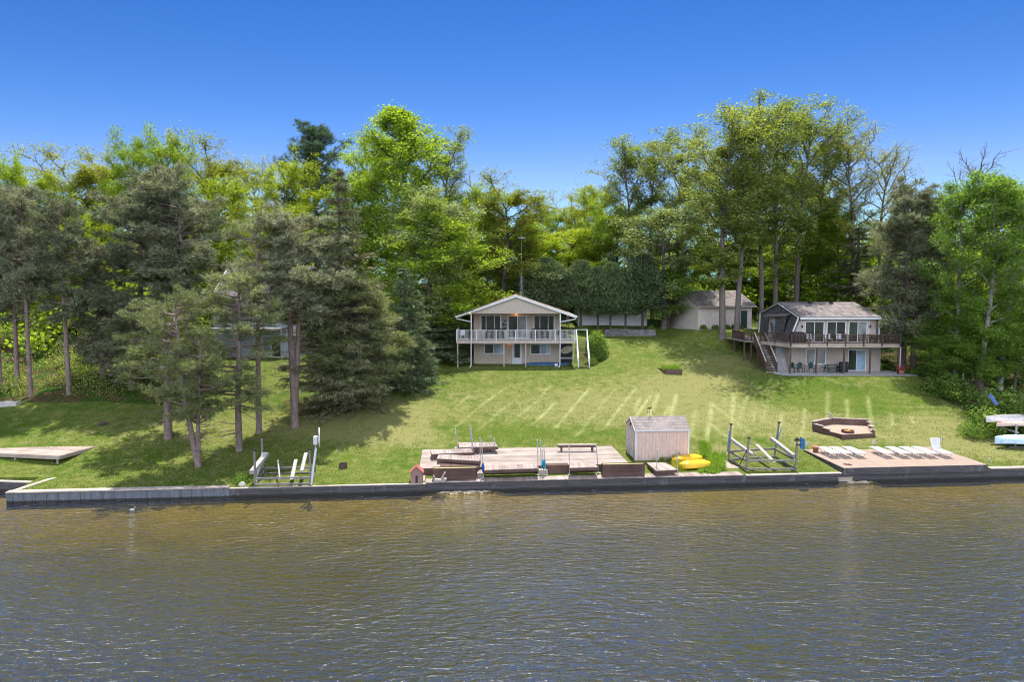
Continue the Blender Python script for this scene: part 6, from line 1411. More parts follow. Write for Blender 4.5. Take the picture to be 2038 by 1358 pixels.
# ================================================================== SHED
def shed():
    zb = .95; fl = onz(1264, 912, zb); hw = 1.92
    C0 = Vector((fl.x, fl.y, zb)); L = 3.72; D = 2.45; S = thing("shed", "pink wooden garden shed with crossed barn doors at the right of the deck", "shed", C0)
    a = R(4.8); ux = Vector((math.cos(a), math.sin(a), 0)); uy = Vector((-math.sin(a), math.cos(a), 0))
    # end wall spreads left: back corner seen at px 1235
    def P(u, v, z): return C0 + ux * u + uy * v + Z * z
    m = MB(); m.prism([P(0, 0, -.2), P(L, 0, -.2), P(L, 0, hw), P(0, 0, hw)], uy * .08); m.build("front_wall", SHEDSID, S)
    m = MB(); m.prism([P(0, D, -.2), P(L, D, -.2), P(L, D, hw), P(0, D, hw)], -uy * .08); m.build("back_wall", SHEDSID, S)
    rz = hw + .62
    for u, nm in ((.001, "door_end_wall"), (L - .081, "far_end_wall")): m = MB(); m.prism([P(u, .081, -.2), P(u, D - .081, -.2), P(u, D - .081, hw), P(u, D / 2, rz - .06), P(u, .081, hw)], ux * .08); m.build(nm, SHEDSIDY, S)
    def rf(v): return hw + (rz - hw) * (1 - abs(v - D / 2) / (D / 2))
    m = MB()
    for v0 in (-.08, D + .08): m.prism([P(-.06, v0, rf(v0)), P(-.06, D / 2, rz), P(-.06, D / 2, rz + .05), P(-.06, v0, rf(v0) + .05)], ux * (L + .12))
    m.build("roof", ROOF_SH, S)
    m = MB(); m.prism([P(-.04, -.10, rf(-.08) - .07), P(L + .04, -.10, rf(-.08) - .07), P(L + .04, -.10, rf(-.08) + .03), P(-.04, -.10, rf(-.08) + .03)], uy * .018)
    for u in (0, L - .09): m.prism([P(u, -.02, -.15), P(u + .09, -.02, -.15), P(u + .09, -.02, hw - .08), P(u, -.02, hw - .08)], uy * .018)
    for v0 in (0, D - .09): m.prism([P(-.02, v0, -.15), P(-.02, v0 + .09, -.15), P(-.02, v0 + .09, hw - .05), P(-.02, v0, hw - .05)], ux * .018)
    for v0, v1 in ((-.08, D / 2), (D + .08, D / 2)): m.prism([P(-.085, v0, rf(v0) - .06), P(-.085, v1, rz - .06), P(-.085, v1, rz + .04), P(-.085, v0, rf(v0) + .04)], ux * .02)
    m.build("trim", WHITE, S)
    m = MB(); m.prism([P(-.03, .42, -.08), P(-.03, 2.0, -.08), P(-.03, 2.0, 1.72), P(-.03, .42, 1.72)], ux * .022); d = m.build("door", SHEDSIDY, S)
    m = MB()
    def B(v0, z0, v1, z1, w_=.07): m.bar(P(-.04, v0, z0), P(-.04, v1, z1), .02, w_) if False else m.prism([P(-.052, v0, z0) + (uy * (z1 - z0) - Z * (v1 - v0)).normalized() * w_ / 2, P(-.052, v1, z1) + (uy * (z1 - z0) - Z * (v1 - v0)).normalized() * w_ / 2, P(-.052, v1, z1) - (uy * (z1 - z0) - Z * (v1 - v0)).normalized() * w_ / 2, P(-.052, v0, z0) - (uy * (z1 - z0) - Z * (v1 - v0)).normalized() * w_ / 2], ux * .02)
    for v0, v1 in ((.45, 1.97),):
        B(v0, -.05, v0, 1.69); B(v1, -.05, v1, 1.69); B(v0, 1.69, v1, 1.69); B(v0, -.05, v1, -.05); B(v0, .82, v1, .82)
    for zz in ((-.05, .82), (.82, 1.69)): B(.45, zz[0], 1.97, zz[1], .06); B(.45, zz[1], 1.97, zz[0], .06)
    B(1.21, -.05, 1.21, 1.69, .05)
    m.build("door_trim", WHITE, d)
    m = MB(); v = P(-.055, 1.2, 2.1); m.prism([P(-.05, 1.1, 1.98), P(-.05, 1.34, 1.98), P(-.05, 1.34, 2.2), P(-.05, 1.1, 2.2)], ux * .02); m.build("gable_vent", DARKMETAL, S)
    # weather vane
    q = P(1.32, D / 2, rz + .05); V = thing("weather_vane", "small black weather vane with a bird on the shed ridge", "weather vane", q)
    m = MB(); m.lathe([(0, .1), (.05, .06), (.09, 0), (0, 0)], q, 8); m.build("base", GALV, V); m = MB(); m.tube([q, q + Z * .62], .012, 6); m.build("rod", DARKMETAL, V)
    m = MB(); m.bar(q + Z * .28 - ux * .16, q + Z * .28 + ux * .16, .014); m.bar(q + Z * .28 - uy * .16, q + Z * .28 + uy * .16, .014)
    for s in (-1, 1): c = q + Z * .28 + ux * (.18 * s); m.box(c.x - .03, c.x + .03, c.y - .006, c.y + .006, c.z - .045, c.z + .045)
    m.build("compass_arms", DARKMETAL, V)
    m = MB(); c = q + Z * .5; m.bar(c - ux * .2, c + ux * .2, .014); m.prism([c + ux * x + Z * z for x, z in ((-.2, -.05), (-.12, 0), (-.2, .06))], uy * .012)
    m.prism([c + ux * x + Z * z for x, z in ((-.1, .08), (-.02, .07), (.04, .1), (.08, .2), (.13, .19), (.1, .1), (.05, .02), (-.03, .0), (-.08, .03), (-.16, .16), (-.15, .07))], uy * .015); m.build("bird", DARKMETAL, V)
    return C0, ux, uy
SHED0, UX, UY = shed()

# ================================================================== YELLOW BOATS, PLANT BED
def kayak(label, p0, p1, Z0, w_, h_, tilt=0.0, cut=False):
    a, b = onz(*p0, Z0), onz(*p1, Z0); d = (b - a); L = d.length; d.normalize(); s = Vector((-d.y, d.x, 0))
    o = thing("paddle_boat", label, "boat", ((a + b) / 2)); m = MB(); n, k = 22, 12; V = []
    for i in range(n + 1):
        t = i / n; ww = w_ * (max(0.0, min(1, min(t / .22, (1 - t) / .16))) ** .5) * .96 + .02; hh = h_ * (.62 + .38 * min(1, min(t, 1 - t) / .2))
        for j in range(k + 1):
            an = math.pi * j / k; c, sn = math.cos(an), math.sin(an); c = math.copysign(abs(c) ** .7, c); sn = sn ** .6
            V.append(a + d * (L * t) + s * (c * ww / 2) + Z * (sn * hh + .12 * (1 - min(1, min(t, 1 - t) / .15)) * (1 - sn)))
    m.add(V, [(i * (k + 1) + j, i * (k + 1) + j + 1, (i + 1) * (k + 1) + j + 1, (i + 1) * (k + 1) + j) for i in range(n) for j in range(k)]); m.build("hull", YELLOW, o, smooth=True)
    m = MB(); ring = [a + d * (L * i / n) + s * sgn * (w_ / 2 * (max(0, min(1, min(i / n / .22, (1 - i / n) / .16))) ** .5) * .97 + .02) + Z * .02 for sgn in (1,) for i in range(n + 1)]; m.tube(ring, .03, 6)
    ring = [a + d * (L * i / n) - s * (w_ / 2 * (max(0, min(1, min(i / n / .22, (1 - i / n) / .16))) ** .5) * .97 + .02) + Z * .02 for i in range(n + 1)]; m.tube(ring, .03, 6); m.build("rim", YELLOW, o, smooth=True)
    m = MB()
    for t in (.3, .6): q = a + d * (L * t); m.bar(q - s * .28 + Z * (h_ * .99), q + s * .28 + Z * (h_ * .99), .05, .03)
    m.build("ridge", YELLOW, o)
    return o
kayak("front upturned yellow plastic boat among the plants right of the shed", (1352, 931), (1414, 927), .78, .8, .40)
kayak("rear upturned yellow plastic boat behind the front one, against the shed", (1337, 920), (1397, 914), .82, .75, .36)
def bed():
    rng = np.random.default_rng(21); P = []
    def clump(px0, px1, py0, py1, n, h, z=.72):
        pts = [onz(rng.uniform(px0, px1), rng.uniform(py0, py1), z) for _ in range(n)]; return np.array([[p.x, p.y, gz(p.x, p.y) + .0] for p in pts])
    items = [(1268, 1345, 908, 918, 240, .34, "low dark green plants along the foot of the shed"), (1340, 1362, 915, 936, 90, .5, "pale grassy clump at the left of the yellow boats"), (1393, 1412, 895, 914, 70, .45, "light green leafy clump behind the right end of the yellow boats"),
             (1408, 1442, 910, 936, 190, .4, "leafy green and straw clump right of the yellow boats"), (1392, 1432, 930, 941, 130, .26, "low green plants in front of the yellow boats")]
    for (a, b, c, d, n, h, lab) in items:
        C = clump(a, b, c, d, n, h); o0 = Vector(C.mean(0)); V = blades(C - C.mean(0), np.tile([[0, 0, 1.0]], (n, 1)), 9, h, .05, .5, rng)
        o = link("plant_clump", npmesh("plant_clump", V, np.arange(len(V)).reshape(-1, 3), [L_FRESH if 'pale' not in lab else L_OLIVE])); o.location = o0; tag(o, lab, "plant", "plants round the yellow boats")
bed()

# ================================================================== BOAT LIFTS
def lift(label, cs, H_, rails, bunks, panel=None, mt=ALU_OLD):
    o = thing("boat_lift", label, "boat lift", (cs['FL'] + cs['BR']) / 2); 
    m = MB(); FL, FR, BL, BR = cs['FL'], cs['FR'], cs['BL'], cs['BR']
    for a, b in ((FL, FR), (BL, BR), (FL, BL), (FR, BR)): m.bar(a + Z * .07, b + Z * .07, .1, .1); m.bar(a + Z * rails, b + Z * rails, .09, .12)
    m.build("frame", mt, o)
    for k, (c, h, lx, ly) in H_.items(): m = MB(); m.bar(c, c + Vector((lx, ly, h)), .1); q = m.build("post", mt, o); m = MB(); t = c + Vector((lx, ly, h)); m.box(t.x - .08, t.x + .08, t.y - .08, t.y + .08, t.z, t.z + .09); m.build("pulley", DARKMETAL, q)
    for (a, b, w_, h_, mm) in bunks: m = MB(); m.bar(a, b, w_, h_); m.build("bunk", mm, o, bevel=.02)
    return o
def lifts():
    z = .72; FL, FR, BL, BR = onz(1485, 936, z), onz(1583, 936, z), onz(1450, 917, z), onz(1541, 911, z)
    o = lift("weathered open boat lift on the grass between the yellow boats and the tan sun deck", dict(FL=FL, FR=FR, BL=BL, BR=BR),
         {'a': (FL, 2.05, .12, 0), 'b': (FR, 2.0, .05, 0), 'c': (BL, 2.45, .1, 0), 'd': (BR, 2.4, .25, 0)}, .62,
         [(aty(1454, 874, BL.y), aty(1498, 906, FL.y + .4), .2, .2, CARPET), (aty(1535, 873, BR.y), aty(1580, 908, FR.y + .3), .24, .2, CARPET), (aty(1506, 885, BL.y + .2), aty(1542, 921, FL.y + .2), .24, .05, CARPET), (aty(1478, 887, BL.y), aty(1531, 923, FL.y + .1), .07, .07, ALU_OLD)])
    ba = basic("blue_lift_arm", (.12, .22, .45), .5, .2, 5)
    for p_, q_ in ((BR + Z * .6, BR + Vector((.35, -.2, 2.1))), (BL + Z * .6 + Vector((-.1, 0, 0)), BL + Vector((-.05, -.2, 2.1)))): m = MB(); m.bar(p_, q_, .06); m.build("brace", ba, o)
    m = MB(); m.bar(FL + Z * .1 + Vector((-.3, .5, 0)), FL + Vector((.1, 0, 1.5)), .05); m.build("brace", RUST, o)
    t = FR + Vector((.05, 0, 1.75)); m = MB(); m.prism([t + Vector((.18, -.12, -.35)), t + Vector((.52, .05, -.42)), t + Vector((.52, .05, .22)), t + Vector((.18, -.12, .42))], (0, .1, 0)); m.build("winch_cover", basic("blue_cover", (.02, .13, .33), .5, .2, 5), o)
    m = MB(); m.tube([t + Vector((-.2, -.02, .2)), t + Vector((.2, .0, .2))], .06, 8); m.tube([t + Vector((-.05, -.02, -.1)), t + Vector((.2, .0, -.1))], .05, 8); m.build("winch", DARKMETAL, o)
    z = .66; FL, FR, BL, BR = onz(508, 967, z), onz(618, 965, z), onz(524, 945, z), onz(626, 944, z)
    o = lift("grey boat lift with a wheel winch on the left part of the shore", dict(FL=FL, FR=FR, BL=BL, BR=BR),
         {'a': (FL, 2.1, .02, 0), 'b': (FR, 2.1, 0, 0), 'c': (BL, 2.35, -.02, 0), 'd': (BR, 1.6, .1, 0)}, .42,
         [(aty(501, 941, FL.y), aty(531, 904, BL.y), .3, .26, CARPET), (aty(553, 916, BL.y), aty(557, 955, FL.y), .09, .09, CARPET), (aty(589, 915, BL.y), aty(580.5, 955, FL.y), .22, .06, CARPET), (aty(609, 902, BL.y), aty(600.5, 938, FL.y + .3), .22, .08, CARPET)])
    
    for p_, q_, w_ in ((FR + Vector((.05, 0, 0)), FR + Vector((.32, .2, 2.15)), .11), (FL + Z * .1, BL + Z * 1.4, .09), (FL + Z * .3, BL + Z * .9, .05)): m = MB(); m.bar(p_, q_, w_); m.build("brace", WHITE, o)
    Yw = FR.y + .2; a = aty(628, 895, Yw); b = aty(628, 869, Yw); m = MB(); m.tube([a, b], .04, 8); m.build("winch_stem", GALV, o)
    m = MB(); m.box(b.x - .12, b.x + .1, b.y - .12, b.y + .12, b.z - .5, b.z + .02); m.build("motor_box", WHITE, o, bevel=.03)
    c = aty(634.5, 871, Yw); m = MB(); n = 26; rr = .56; wd = Vector((c.x, c.y, 0)).normalized()
    m.tube([c + wd * rr * math.cos(i * 6.283 / n) + Vector((.03, 0, rr * math.sin(i * 6.283 / n))) for i in range(n + 1)], .035, 6, cap=False); wl = m.build("wheel", WHITE, o)
    m = MB(); [m.bar(c, c + wd * (rr * math.cos(k * 1.571 + .4)) + Z * (rr * math.sin(k * 1.571 + .4)), .03) for k in range(4)]; m.bar(c, Vector((b.x, b.y, c.z)), .06); m.build("spokes", WHITE, wl)
lifts()

# ================================================================== TAN SUN DECK
def sun_deck():
    z = .95; a = onz(1688, 937, z); L = 9.75; D = 4.95; x0 = a.x; s0 = Vector((x0, SH0 + SHK * x0 - .12, 0))
    o = thing("sun_deck", "smooth tan deck carrying a row of white loungers, flush with the seawall at the right", "deck", s0 + DV * 4.9)
    m = MB(); n = 62
    for i in range(n):
        p = s0 + DV * (L * i / n + .004); q = s0 + DV * (L * (i + 1) / n - .004); m.prism([p + Z * z, q + Z * z, q + NV * D + Z * z, p + NV * D + Z * z], (0, 0, -.035))
    m.build("boards", basic("tan_deck_boards", (.30, .222, .178), .8, .12, 5, island=.06), o)
    m = MB(); m.prism([s0 - NV * .03 + Z * .5, s0 - NV * .03 + DV * L + Z * .5, s0 - NV * .03 + DV * L + Z * (z - .0), s0 - NV * .03 + Z * (z - .0)], NV * .028); m.prism([s0 - DV * .03 + Z * .5, s0 - DV * .03 + NV * D + Z * .5, s0 - DV * .03 + NV * D + Z * z, s0 - DV * .03 + Z * z], DV * .028); m.prism([s0 + DV * (L + .002) + Z * .5, s0 + DV * (L + .002) + NV * D + Z * .5, s0 + DV * (L + .002) + NV * D + Z * z, s0 + DV * (L + .002) + Z * z], DV * .028)
    m.build("fascia", WALL_TIMBER, o)
    # loungers
    R0 = thing("sun_lounger", "x", "sun lounger", (0, 0, 0), "white sun loungers in a row on the tan deck")
    def lounger(root, up):
        hl = 1.35; m = MB()
        for s in (-.31, .31):
            m.tube([(s, 0.02, .30), (s, .0, .34), (s, hl, .36)], .022, 6)
            m.tube([(s, .12, .34), (s, .35, .03), (s, .62, .03), (s, .9, .34)], .02, 6); m.tube([(s, 1.25, .34), (s, 1.5, .02), (s, 1.75, .02), (s, 1.85, .26 if not up else .03)], .02, 6)
        for y in (.02, hl): m.tube([(-.31, y, .35), (.31, y, .35)], .02, 6)
        m.tube([(-.31, .48, .03), (.31, .48, .03)], .018, 6); m.build("frame", WHITE_VINYL, root, smooth=True)
        m = MB()
        for i in range(13): y = .06 + i * (hl - .1) / 13; m.box(-.29, .29, y, y + .075, .358 - .015 * math.sin(math.pi * i / 12), .366 - .015 * math.sin(math.pi * i / 12))
        m.build("seat", WHITE, root)
        e = Vector((0, .18, .68)) if up else Vector((0, .64, -.02)); m = MB(); b0 = Vector((0, hl, .37))
        for s in (-.31, .31): m.tube([b0 + Vector((s, 0, 0)), b0 + e + Vector((s * .92, 0, 0))], .022, 6)
        m.tube([b0 + e - Vector((.29, 0, 0)), b0 + e + Vector((.29, 0, 0))], .022, 6); br = m.build("backrest", WHITE_VINYL, root, smooth=True)
        m = MB()
        for i in range(7): t0, t1 = (i + .08) / 7, (i + .92) / 7; p, q = b0 + e * t0, b0 + e * t1; nn = Vector((0, .012, .004)) if up else Vector((0, 0, .01)); m.prism([p - Vector((.28, 0, 0)), p + Vector((.28, 0, 0)), q + Vector((.27, 0, 0)), q - Vector((.27, 0, 0))], nn)
        m.build("sling", WHITE, br)
    lounger(R0, False)
    labs = [(1642, "white lounger nearest the flower pot, first of the left three"), (1665, "white lounger, middle one of the left three"), (1692, "white lounger, right one of the left three, beside the gap in the row"), (1744, "white lounger just right of the gap in the row"),
            (1776, "white lounger, second to the right of the gap in the row"), (1801.5, "white lounger, third to the right of the gap in the row"), (1827, "white lounger next to the one with raised backrest")]
    first = True
    for px, lab in labs:
        hd = onz(px, 889, 1.3); u = (hd.x - x0) / DV.x; foot = s0 + DV * u + NV * (hd.y - 2.0 - (s0.y + (hd.x - x0) * SHK)); foot = Vector((foot.x, hd.y - 2.05, z))
        if first: R0.location = foot; R0.rotation_euler = (0, 0, R(3)); R0['label'] = lab; first = False
        else: dup(R0, foot, R(3 + random.Random(int(px)).uniform(-2, 2)), lab)
    hd = onz(1852, 889, 1.3); R2 = thing("sun_lounger", "white lounger with its backrest raised, at the right end of the row", "sun lounger", (0, 0, 0), "white sun loungers in a row on the tan deck"); lounger(R2, True); R2.location = (hd.x, hd.y - 2.05, z); R2.rotation_euler = (0, 0, R(2))
    # pot, ornament, pinwheels
    q = onz(1623, 900, z); m = MB(); m.lathe([(0, 0), (.14, 0), (.20, .30), (.24, .30), (.24, .40), (.205, .40), (.19, .30), (0, .28)], q, 18); o2 = thing("flower_pot", "terracotta flower pot on the back left corner of the tan deck", "flower pot", q); m.build("pot", TERRA, o2, smooth=True)
    m = MB(); m.lathe([(0, .325), (.185, .32)], q, 16); m.build("soil", SOIL, o2)
    q = onz(1687, 925, z + .012); m = MB(); m.lathe([(0, .02), (.07, .015), (.07, 0)], q, 12)
    for k in range(8):
        a_ = k * math.pi / 4; d1 = Vector((math.cos(a_), math.sin(a_), 0)); d2 = Vector((-d1.y, d1.x, 0)); r_ = .30
        m.prism([q + d1 * .09 + d2 * .02, q + d1 * .20 + d2 * .045, q + d1 * r_, q + d1 * .20 - d2 * .045, q + d1 * .09 - d2 * .02], (0, 0, .012))
    solo(m.build("compass_emblem", basic("maroon_paint", (.10, .02, .025), .6, .2, 6), None), "small dark red compass-star emblem near the front left corner of the tan deck", "emblem")
    for (tx, ty, bx, by, lab, mt, mt2) in [(1607.5, 882, 1608, 899, "small purple and white pinwheel on a stick left of the flower pot", WHITE, basic("purple", (.12, .05, .2), .6, .2, 6)), (1739, 880.5, 1742, 893, "small red and white pinwheel on a stick above the gap in the loungers", WHITE, basic("red_plastic", (.5, .04, .02), .6, .2, 6)), (1875, 874.5, 1877, 890, "white daisy pinwheel on a stick behind the right end of the loungers", WHITE, DARKMETAL)]:
        b = gpx(bx, by); t = aty(tx, ty, b.y); o3 = thing("pinwheel", lab, "pinwheel", b); m = MB(); m.tube([b, t], .01, 5); m.build("stick", DARKMETAL, o3)
        m = MB()
        for k in range(8): a_ = k * .785; m.prism([t + Vector((0, -.02, 0)), t + Vector((.13 * math.cos(a_), -.03, .13 * math.sin(a_))), t + Vector((.12 * math.cos(a_ + .6), -.05, .12 * math.sin(a_ + .6)))], (0, -.006, 0))
        m.build("petals", mt, o3); m = MB(); m.lathe([(0, .05), (.04, .03), (.05, 0), (.04, -.03), (0, -.05)], t + Vector((0, -.05, 0)), 8); m.build("hub", mt2, o3)
    b = gpx(1973, 922); m = MB(); m.bar(b, b + Vector((-.14, .02, .36)), .05); solo(m.build("stake", WHITE, None), "leaning white stake in the grass right of the tan deck", "stake")
    # steps into the lake
    o4 = thing("lake_steps", "two wooden steps down into the lake at the left end of the tan deck", "steps", onz(1680, 958, 0))
    for i, (pa, pb, zz) in enumerate([((1667, 950.5), (1697, 950), .34), ((1673, 957), (1702, 956), .12)]):
        a_, b_ = onz(*pa, zz), onz(*pb, zz); m = MB(); m.prism([a_, b_, b_ + NV * .5, a_ + NV * .5], (0, 0, -.06)); m.prism([a_ + NV * .03 - Z * .062, b_ + NV * .03 - Z * .062, b_ + NV * .03 - Z * .3, a_ + NV * .03 - Z * .3], NV * .03); m.build("step", W_TREAD if i < 2 else W_BROWN, o4)
sun_deck()

# ================================================================== FIRE PIT, SMALL LAWN THINGS
def fire_pit():
    z = 1.72
    top = [onz(1618.5, 851, z), onz(1676, 866, z), onz(1739, 863.5, z), onz(1737, 855, z + .05), onz(1727, 847, z), onz(1655, 844.5, z)]
    o = thing("fire_pit", "sunken timber-walled fire pit terrace with stepped sides on the right lawn", "fire pit", (top[1] + top[2]) / 2 - Z * .5)
    m = MB()
    def wall(a, b, z0, z1, t=.1): n = Vector((-(b - a).y, (b - a).x, 0)).normalized(); m.prism([Vector((*a.xy, z0)), Vector((*b.xy, z0)), Vector((*b.xy, z1)), Vector((*a.xy, z1))], n * t)
    wall(top[1], top[2], 1.0, z); wall(top[0], top[1], 1.0, z + .0); wall(top[2] + Vector((.11, .05, 0)), top[4] + Vector((.1, 0, 0)), 1.2, z + .2)
    l2 = top[0].lerp(top[1], .33); wall(top[0] - NV * .005, l2 - NV * .005, z - .2, z + .24); l3 = top[0].lerp(top[1], .55); wall(l2 + DV * .01, l3, z - .1, z + .12)
    zb_ = z + .42; bk0, bk1, bk2 = Vector((*top[0].xy, 0)), Vector((top[5].x + .1, top[5].y + .1, 0)), Vector((*top[4].xy, 0))
    wall(bk0 + NV * .01, bk1, z - .2, zb_); wall(bk1 + DV * .01, bk2, z - .2, zb_); m.build("timber_walls", W_BROWN, o)
    for a, b, zz in ((bk0, bk1, zb_ + .005), (bk1, bk2, zb_ + .008), (top[0], l2, z + .245), (l2, l3, z + .125)):
        n = Vector((-(b - a).y, (b - a).x, 0)).normalized(); m = MB(); m.prism([Vector((*a.xy, zz)) - n * .06, Vector((*b.xy, zz)) - n * .06, Vector((*b.xy, zz)) + n * .2, Vector((*a.xy, zz)) + n * .2], (0, 0, .05)); m.build("cap_board", W_PINK, o)
    for i in range(3): m = MB(); p = top[4].lerp(top[2] + Vector((0, .25, 0)), .25 + i * .3); m.prism([Vector((p.x - .1, p.y - .25, z + .36 - i * .12)), Vector((p.x + .28, p.y - .25, z + .36 - i * .12)), Vector((p.x + .28, p.y + .25, z + .36 - i * .12)), Vector((p.x - .1, p.y + .25, z + .36 - i * .12))], (0, 0, .05)); m.build("cap_board", W_PINK, o)
    m = MB(); m.prism([Vector((*p.xy, z - .02)) for p in (top[0] + NV * .1, top[1] + NV * .1, top[2] + NV * .1, top[4] + Vector((.1, 0, 0)), bk1)], (0, 0, -.2)); m.build("paved_floor", basic("pit_sand", (.33, .245, .19), .95, .2, 10, bmp=.4), o)
    c = onz(1687, 860.5, z); rg = thing("fire_ring", "round dark fire ring with orange kindling in the timber fire pit", "fire ring", c); m = MB(); m.lathe([(.42, 0), (.46, .14), (.40, .14), (.38, .02), (0, .02)], c, 20); m.build("ring", RUST, rg)
    m = MB(); rr = random.Random(5); [m.bar(c + Vector((rr.uniform(-.25, .2), rr.uniform(-.15, .15), .05)), c + Vector((rr.uniform(-.2, .25), rr.uniform(-.15, .15), .13)), .05) for _ in range(9)]; m.build("kindling", basic("orange_wood", (.62, .32, .08), .8, .3, 9), rg)
    q = Vector((bk1.x, bk1.y + .08, zb_ + .06)); m = MB(); rr = random.Random(8)
    for i in range(6): a_ = q + Vector((rr.uniform(-.22, .2), rr.uniform(-.1, .1), .03 + .05 * i)); m.bar(a_, a_ + Vector((rr.uniform(-.3, .3), rr.uniform(-.2, .2), .05)), .14, .04)
    solo(m.build("firewood_offcuts", W_OLD, None), "little heap of pale offcuts on the back wall of the fire pit", "wood scraps")
    # steel ring on the left lawn
    c = gpx(683, 932); m = MB(); n = 22; m.lathe([(.26, 0), (.27, .3), (.25, .3), (.24, .03), (0, .03)], c, n); solo(m.build("fire_ring", RUST, None), "rusty round steel fire ring on the left lawn beside the boat lift", "fire ring")
    # little house on the seawall
    q = onz(829, 962, .60); H = thing("pump_house", "tiny wooden house with red gable roof and dark doorway, on the seawall", "miniature house", q); a0 = q + NV * .05
    m = MB(); w_, h_, d_ = .36, .62, .6; m.prism([a0 - DV * w_, a0 + DV * w_, a0 + DV * w_ + Z * h_, a0 + Z * (h_ + .34), a0 - DV * w_ + Z * h_], NV * d_); m.build("wall", wood("reddish_boards", (.20, .12, .10), (.36, .24, .21), grain=(24, 24, 1.4)), H)
    m = MB()
    for s in (-1, 1): e = a0 + DV * (s * (w_ + .07)) + Z * (h_ - .05) - NV * .06; r_ = a0 + Z * (h_ + .36) - NV * .06; m.prism([e, r_, r_ + Z * .04, e + Z * .04], NV * (d_ + .12))
    m.build("roof", basic("red_roof", (.34, .11, .08), .8, .25, 8), H); m = MB(); m.prism([a0 - DV * .07 - NV * .008, a0 + DV * .07 - NV * .008, a0 + DV * .07 - NV * .008 + Z * .44, a0 - DV * .07 - NV * .008 + Z * .44], NV * .004); m.build("doorway", DARKMETAL, H)
    # weathered wooden bird sculpture
    q = onz(875, 963, .64); B = thing("wooden_figure", "small whitish wooden bird-shaped chair figure standing on the seawall in front of the mossy planter", "wooden figure", q)
    m = MB(); m.prism([q + DV * x + Z * z_ for x, z_ in ((-.36, .16), (-.16, .05), (.2, .07), (.42, .2), (.40, .30), (.05, .24), (-.2, .26), (-.38, .24))], NV * .28); m.build("body", W_GREY, B, bevel=.02)
    m = MB(); m.bar(q + DV * -.27 + Z * .2 + NV * .14, q + DV * -.36 + Z * .46 + NV * .14, .22, .05); m.build("tail_board", W_OLD, B); m = MB(); m.bar(q + DV * .1 + Z * .22 + NV * .14, q + DV * .32 + Z * .64 + NV * .14, .24, .07); m.build("back_board", W_OLD, B)
    for u in (-.14, .2): m = MB(); m.bar(q + DV * u + NV * .07, q + DV * u + Z * .1 + NV * .1, .07); m.build("leg", W_GREY, B)
    m = MB(); c = gpx(477, 973); c = onz(478, 970, .62); m.lathe([(0, .24), (.12, .2), (.2, .08), (.22, 0)], c + NV * .35, 9); solo(m.build("boulder", CONC, None), "pale boulder on the seawall edge left of the grey boat lift", "rock")
    put(PROTO['shrub'], "fern_clump", "plant", "dark ferny clump on the seawall edge left of the grey boat lift", c.x - .25, c.y + .9, None, 1.2, 0, parts=("stems", "foliage"), H=.75)
    # left deck, slab, bird
    z = 1.42; TL, TR, BR, BL = onz(46, 871, z), onz(200, 886, z), onz(118, 908, z), onz(-60, 900, z); o = thing("low_deck", "low light wooden deck on posts at the left edge of the lawn", "deck", BR - Z * .5)
    e1 = BR - BL; m = MB(); n = 20
    A_, B_, C_, D_ = BL, BR, TR, TL + (TL - TR) * .1
    for i in range(n): a, b = i / n, (i + .93) / n; m.prism([A_.lerp(D_, a), B_.lerp(C_, a), B_.lerp(C_, b), A_.lerp(D_, b)], (0, 0, -.04))
    m.build("boards", W_OLD, o); m = MB(); m.bar(A_ - Z * .14, B_ - Z * .14, .05, .2); m.bar(B_ - Z * .14, C_ - Z * .14, .05, .2); m.build("rim_board", W_OLD, o)
    for t in (.02, .5, .97): p = A_.lerp(B_, t) + NV * .1; m = MB(); m.bar(Vector((p.x, p.y, gz(p.x, p.y) - .1)), p - Z * .05, .1); m.build("post", W_OLD, o)
    p = gpx(18, 812); m = MB(); m.prism([p + Vector((-3.2, -.9, -.1)), p + Vector((.3, .35, -.05)), p + Vector((.35, .9, -.05)), p + Vector((-3.0, 1.0, -.1))], (0, 0, .42)); solo(m.build("concrete_block", CONC, None), "long pale concrete block at the left edge of the lawn below the woods", "concrete block")
    p = gpx(205, 844); m = MB(); m.lathe([(0, .12), (.15, .1), (.34, .03), (.45, -.02)], p, 9); solo(m.build("stump", RUST, None), "dark flat tree stump on the left lawn above the low deck", "stump")
    g = onz(263, 1016, 0.0); o = thing("water_bird", "small black and white water bird swimming off the left seawall", "bird", g); m = MB(); V = [(g + Vector((-.18 + .34 * i / 8, 0, .02)), max(.012, .06 * math.sin(math.pi * (i + .4) / 9))) for i in range(9)]
    neck = [(g + Vector((.12, 0, .05)), .03), (g + Vector((.15, 0, .11)), .022), (g + Vector((.15, 0, .17)), .03), (g + Vector((.19, 0, .17)), .018), (g + Vector((.24, 0, .16)), .005)]
    m.tube([v[0] for v in V], [v[1] for v in V], 8); m.tube([v[0] for v in neck], [v[1] for v in neck], 7); m.build("body", basic("bird_plumage", (.35, .35, .36), .8, .95, 9), o, smooth=True)
fire_pit()

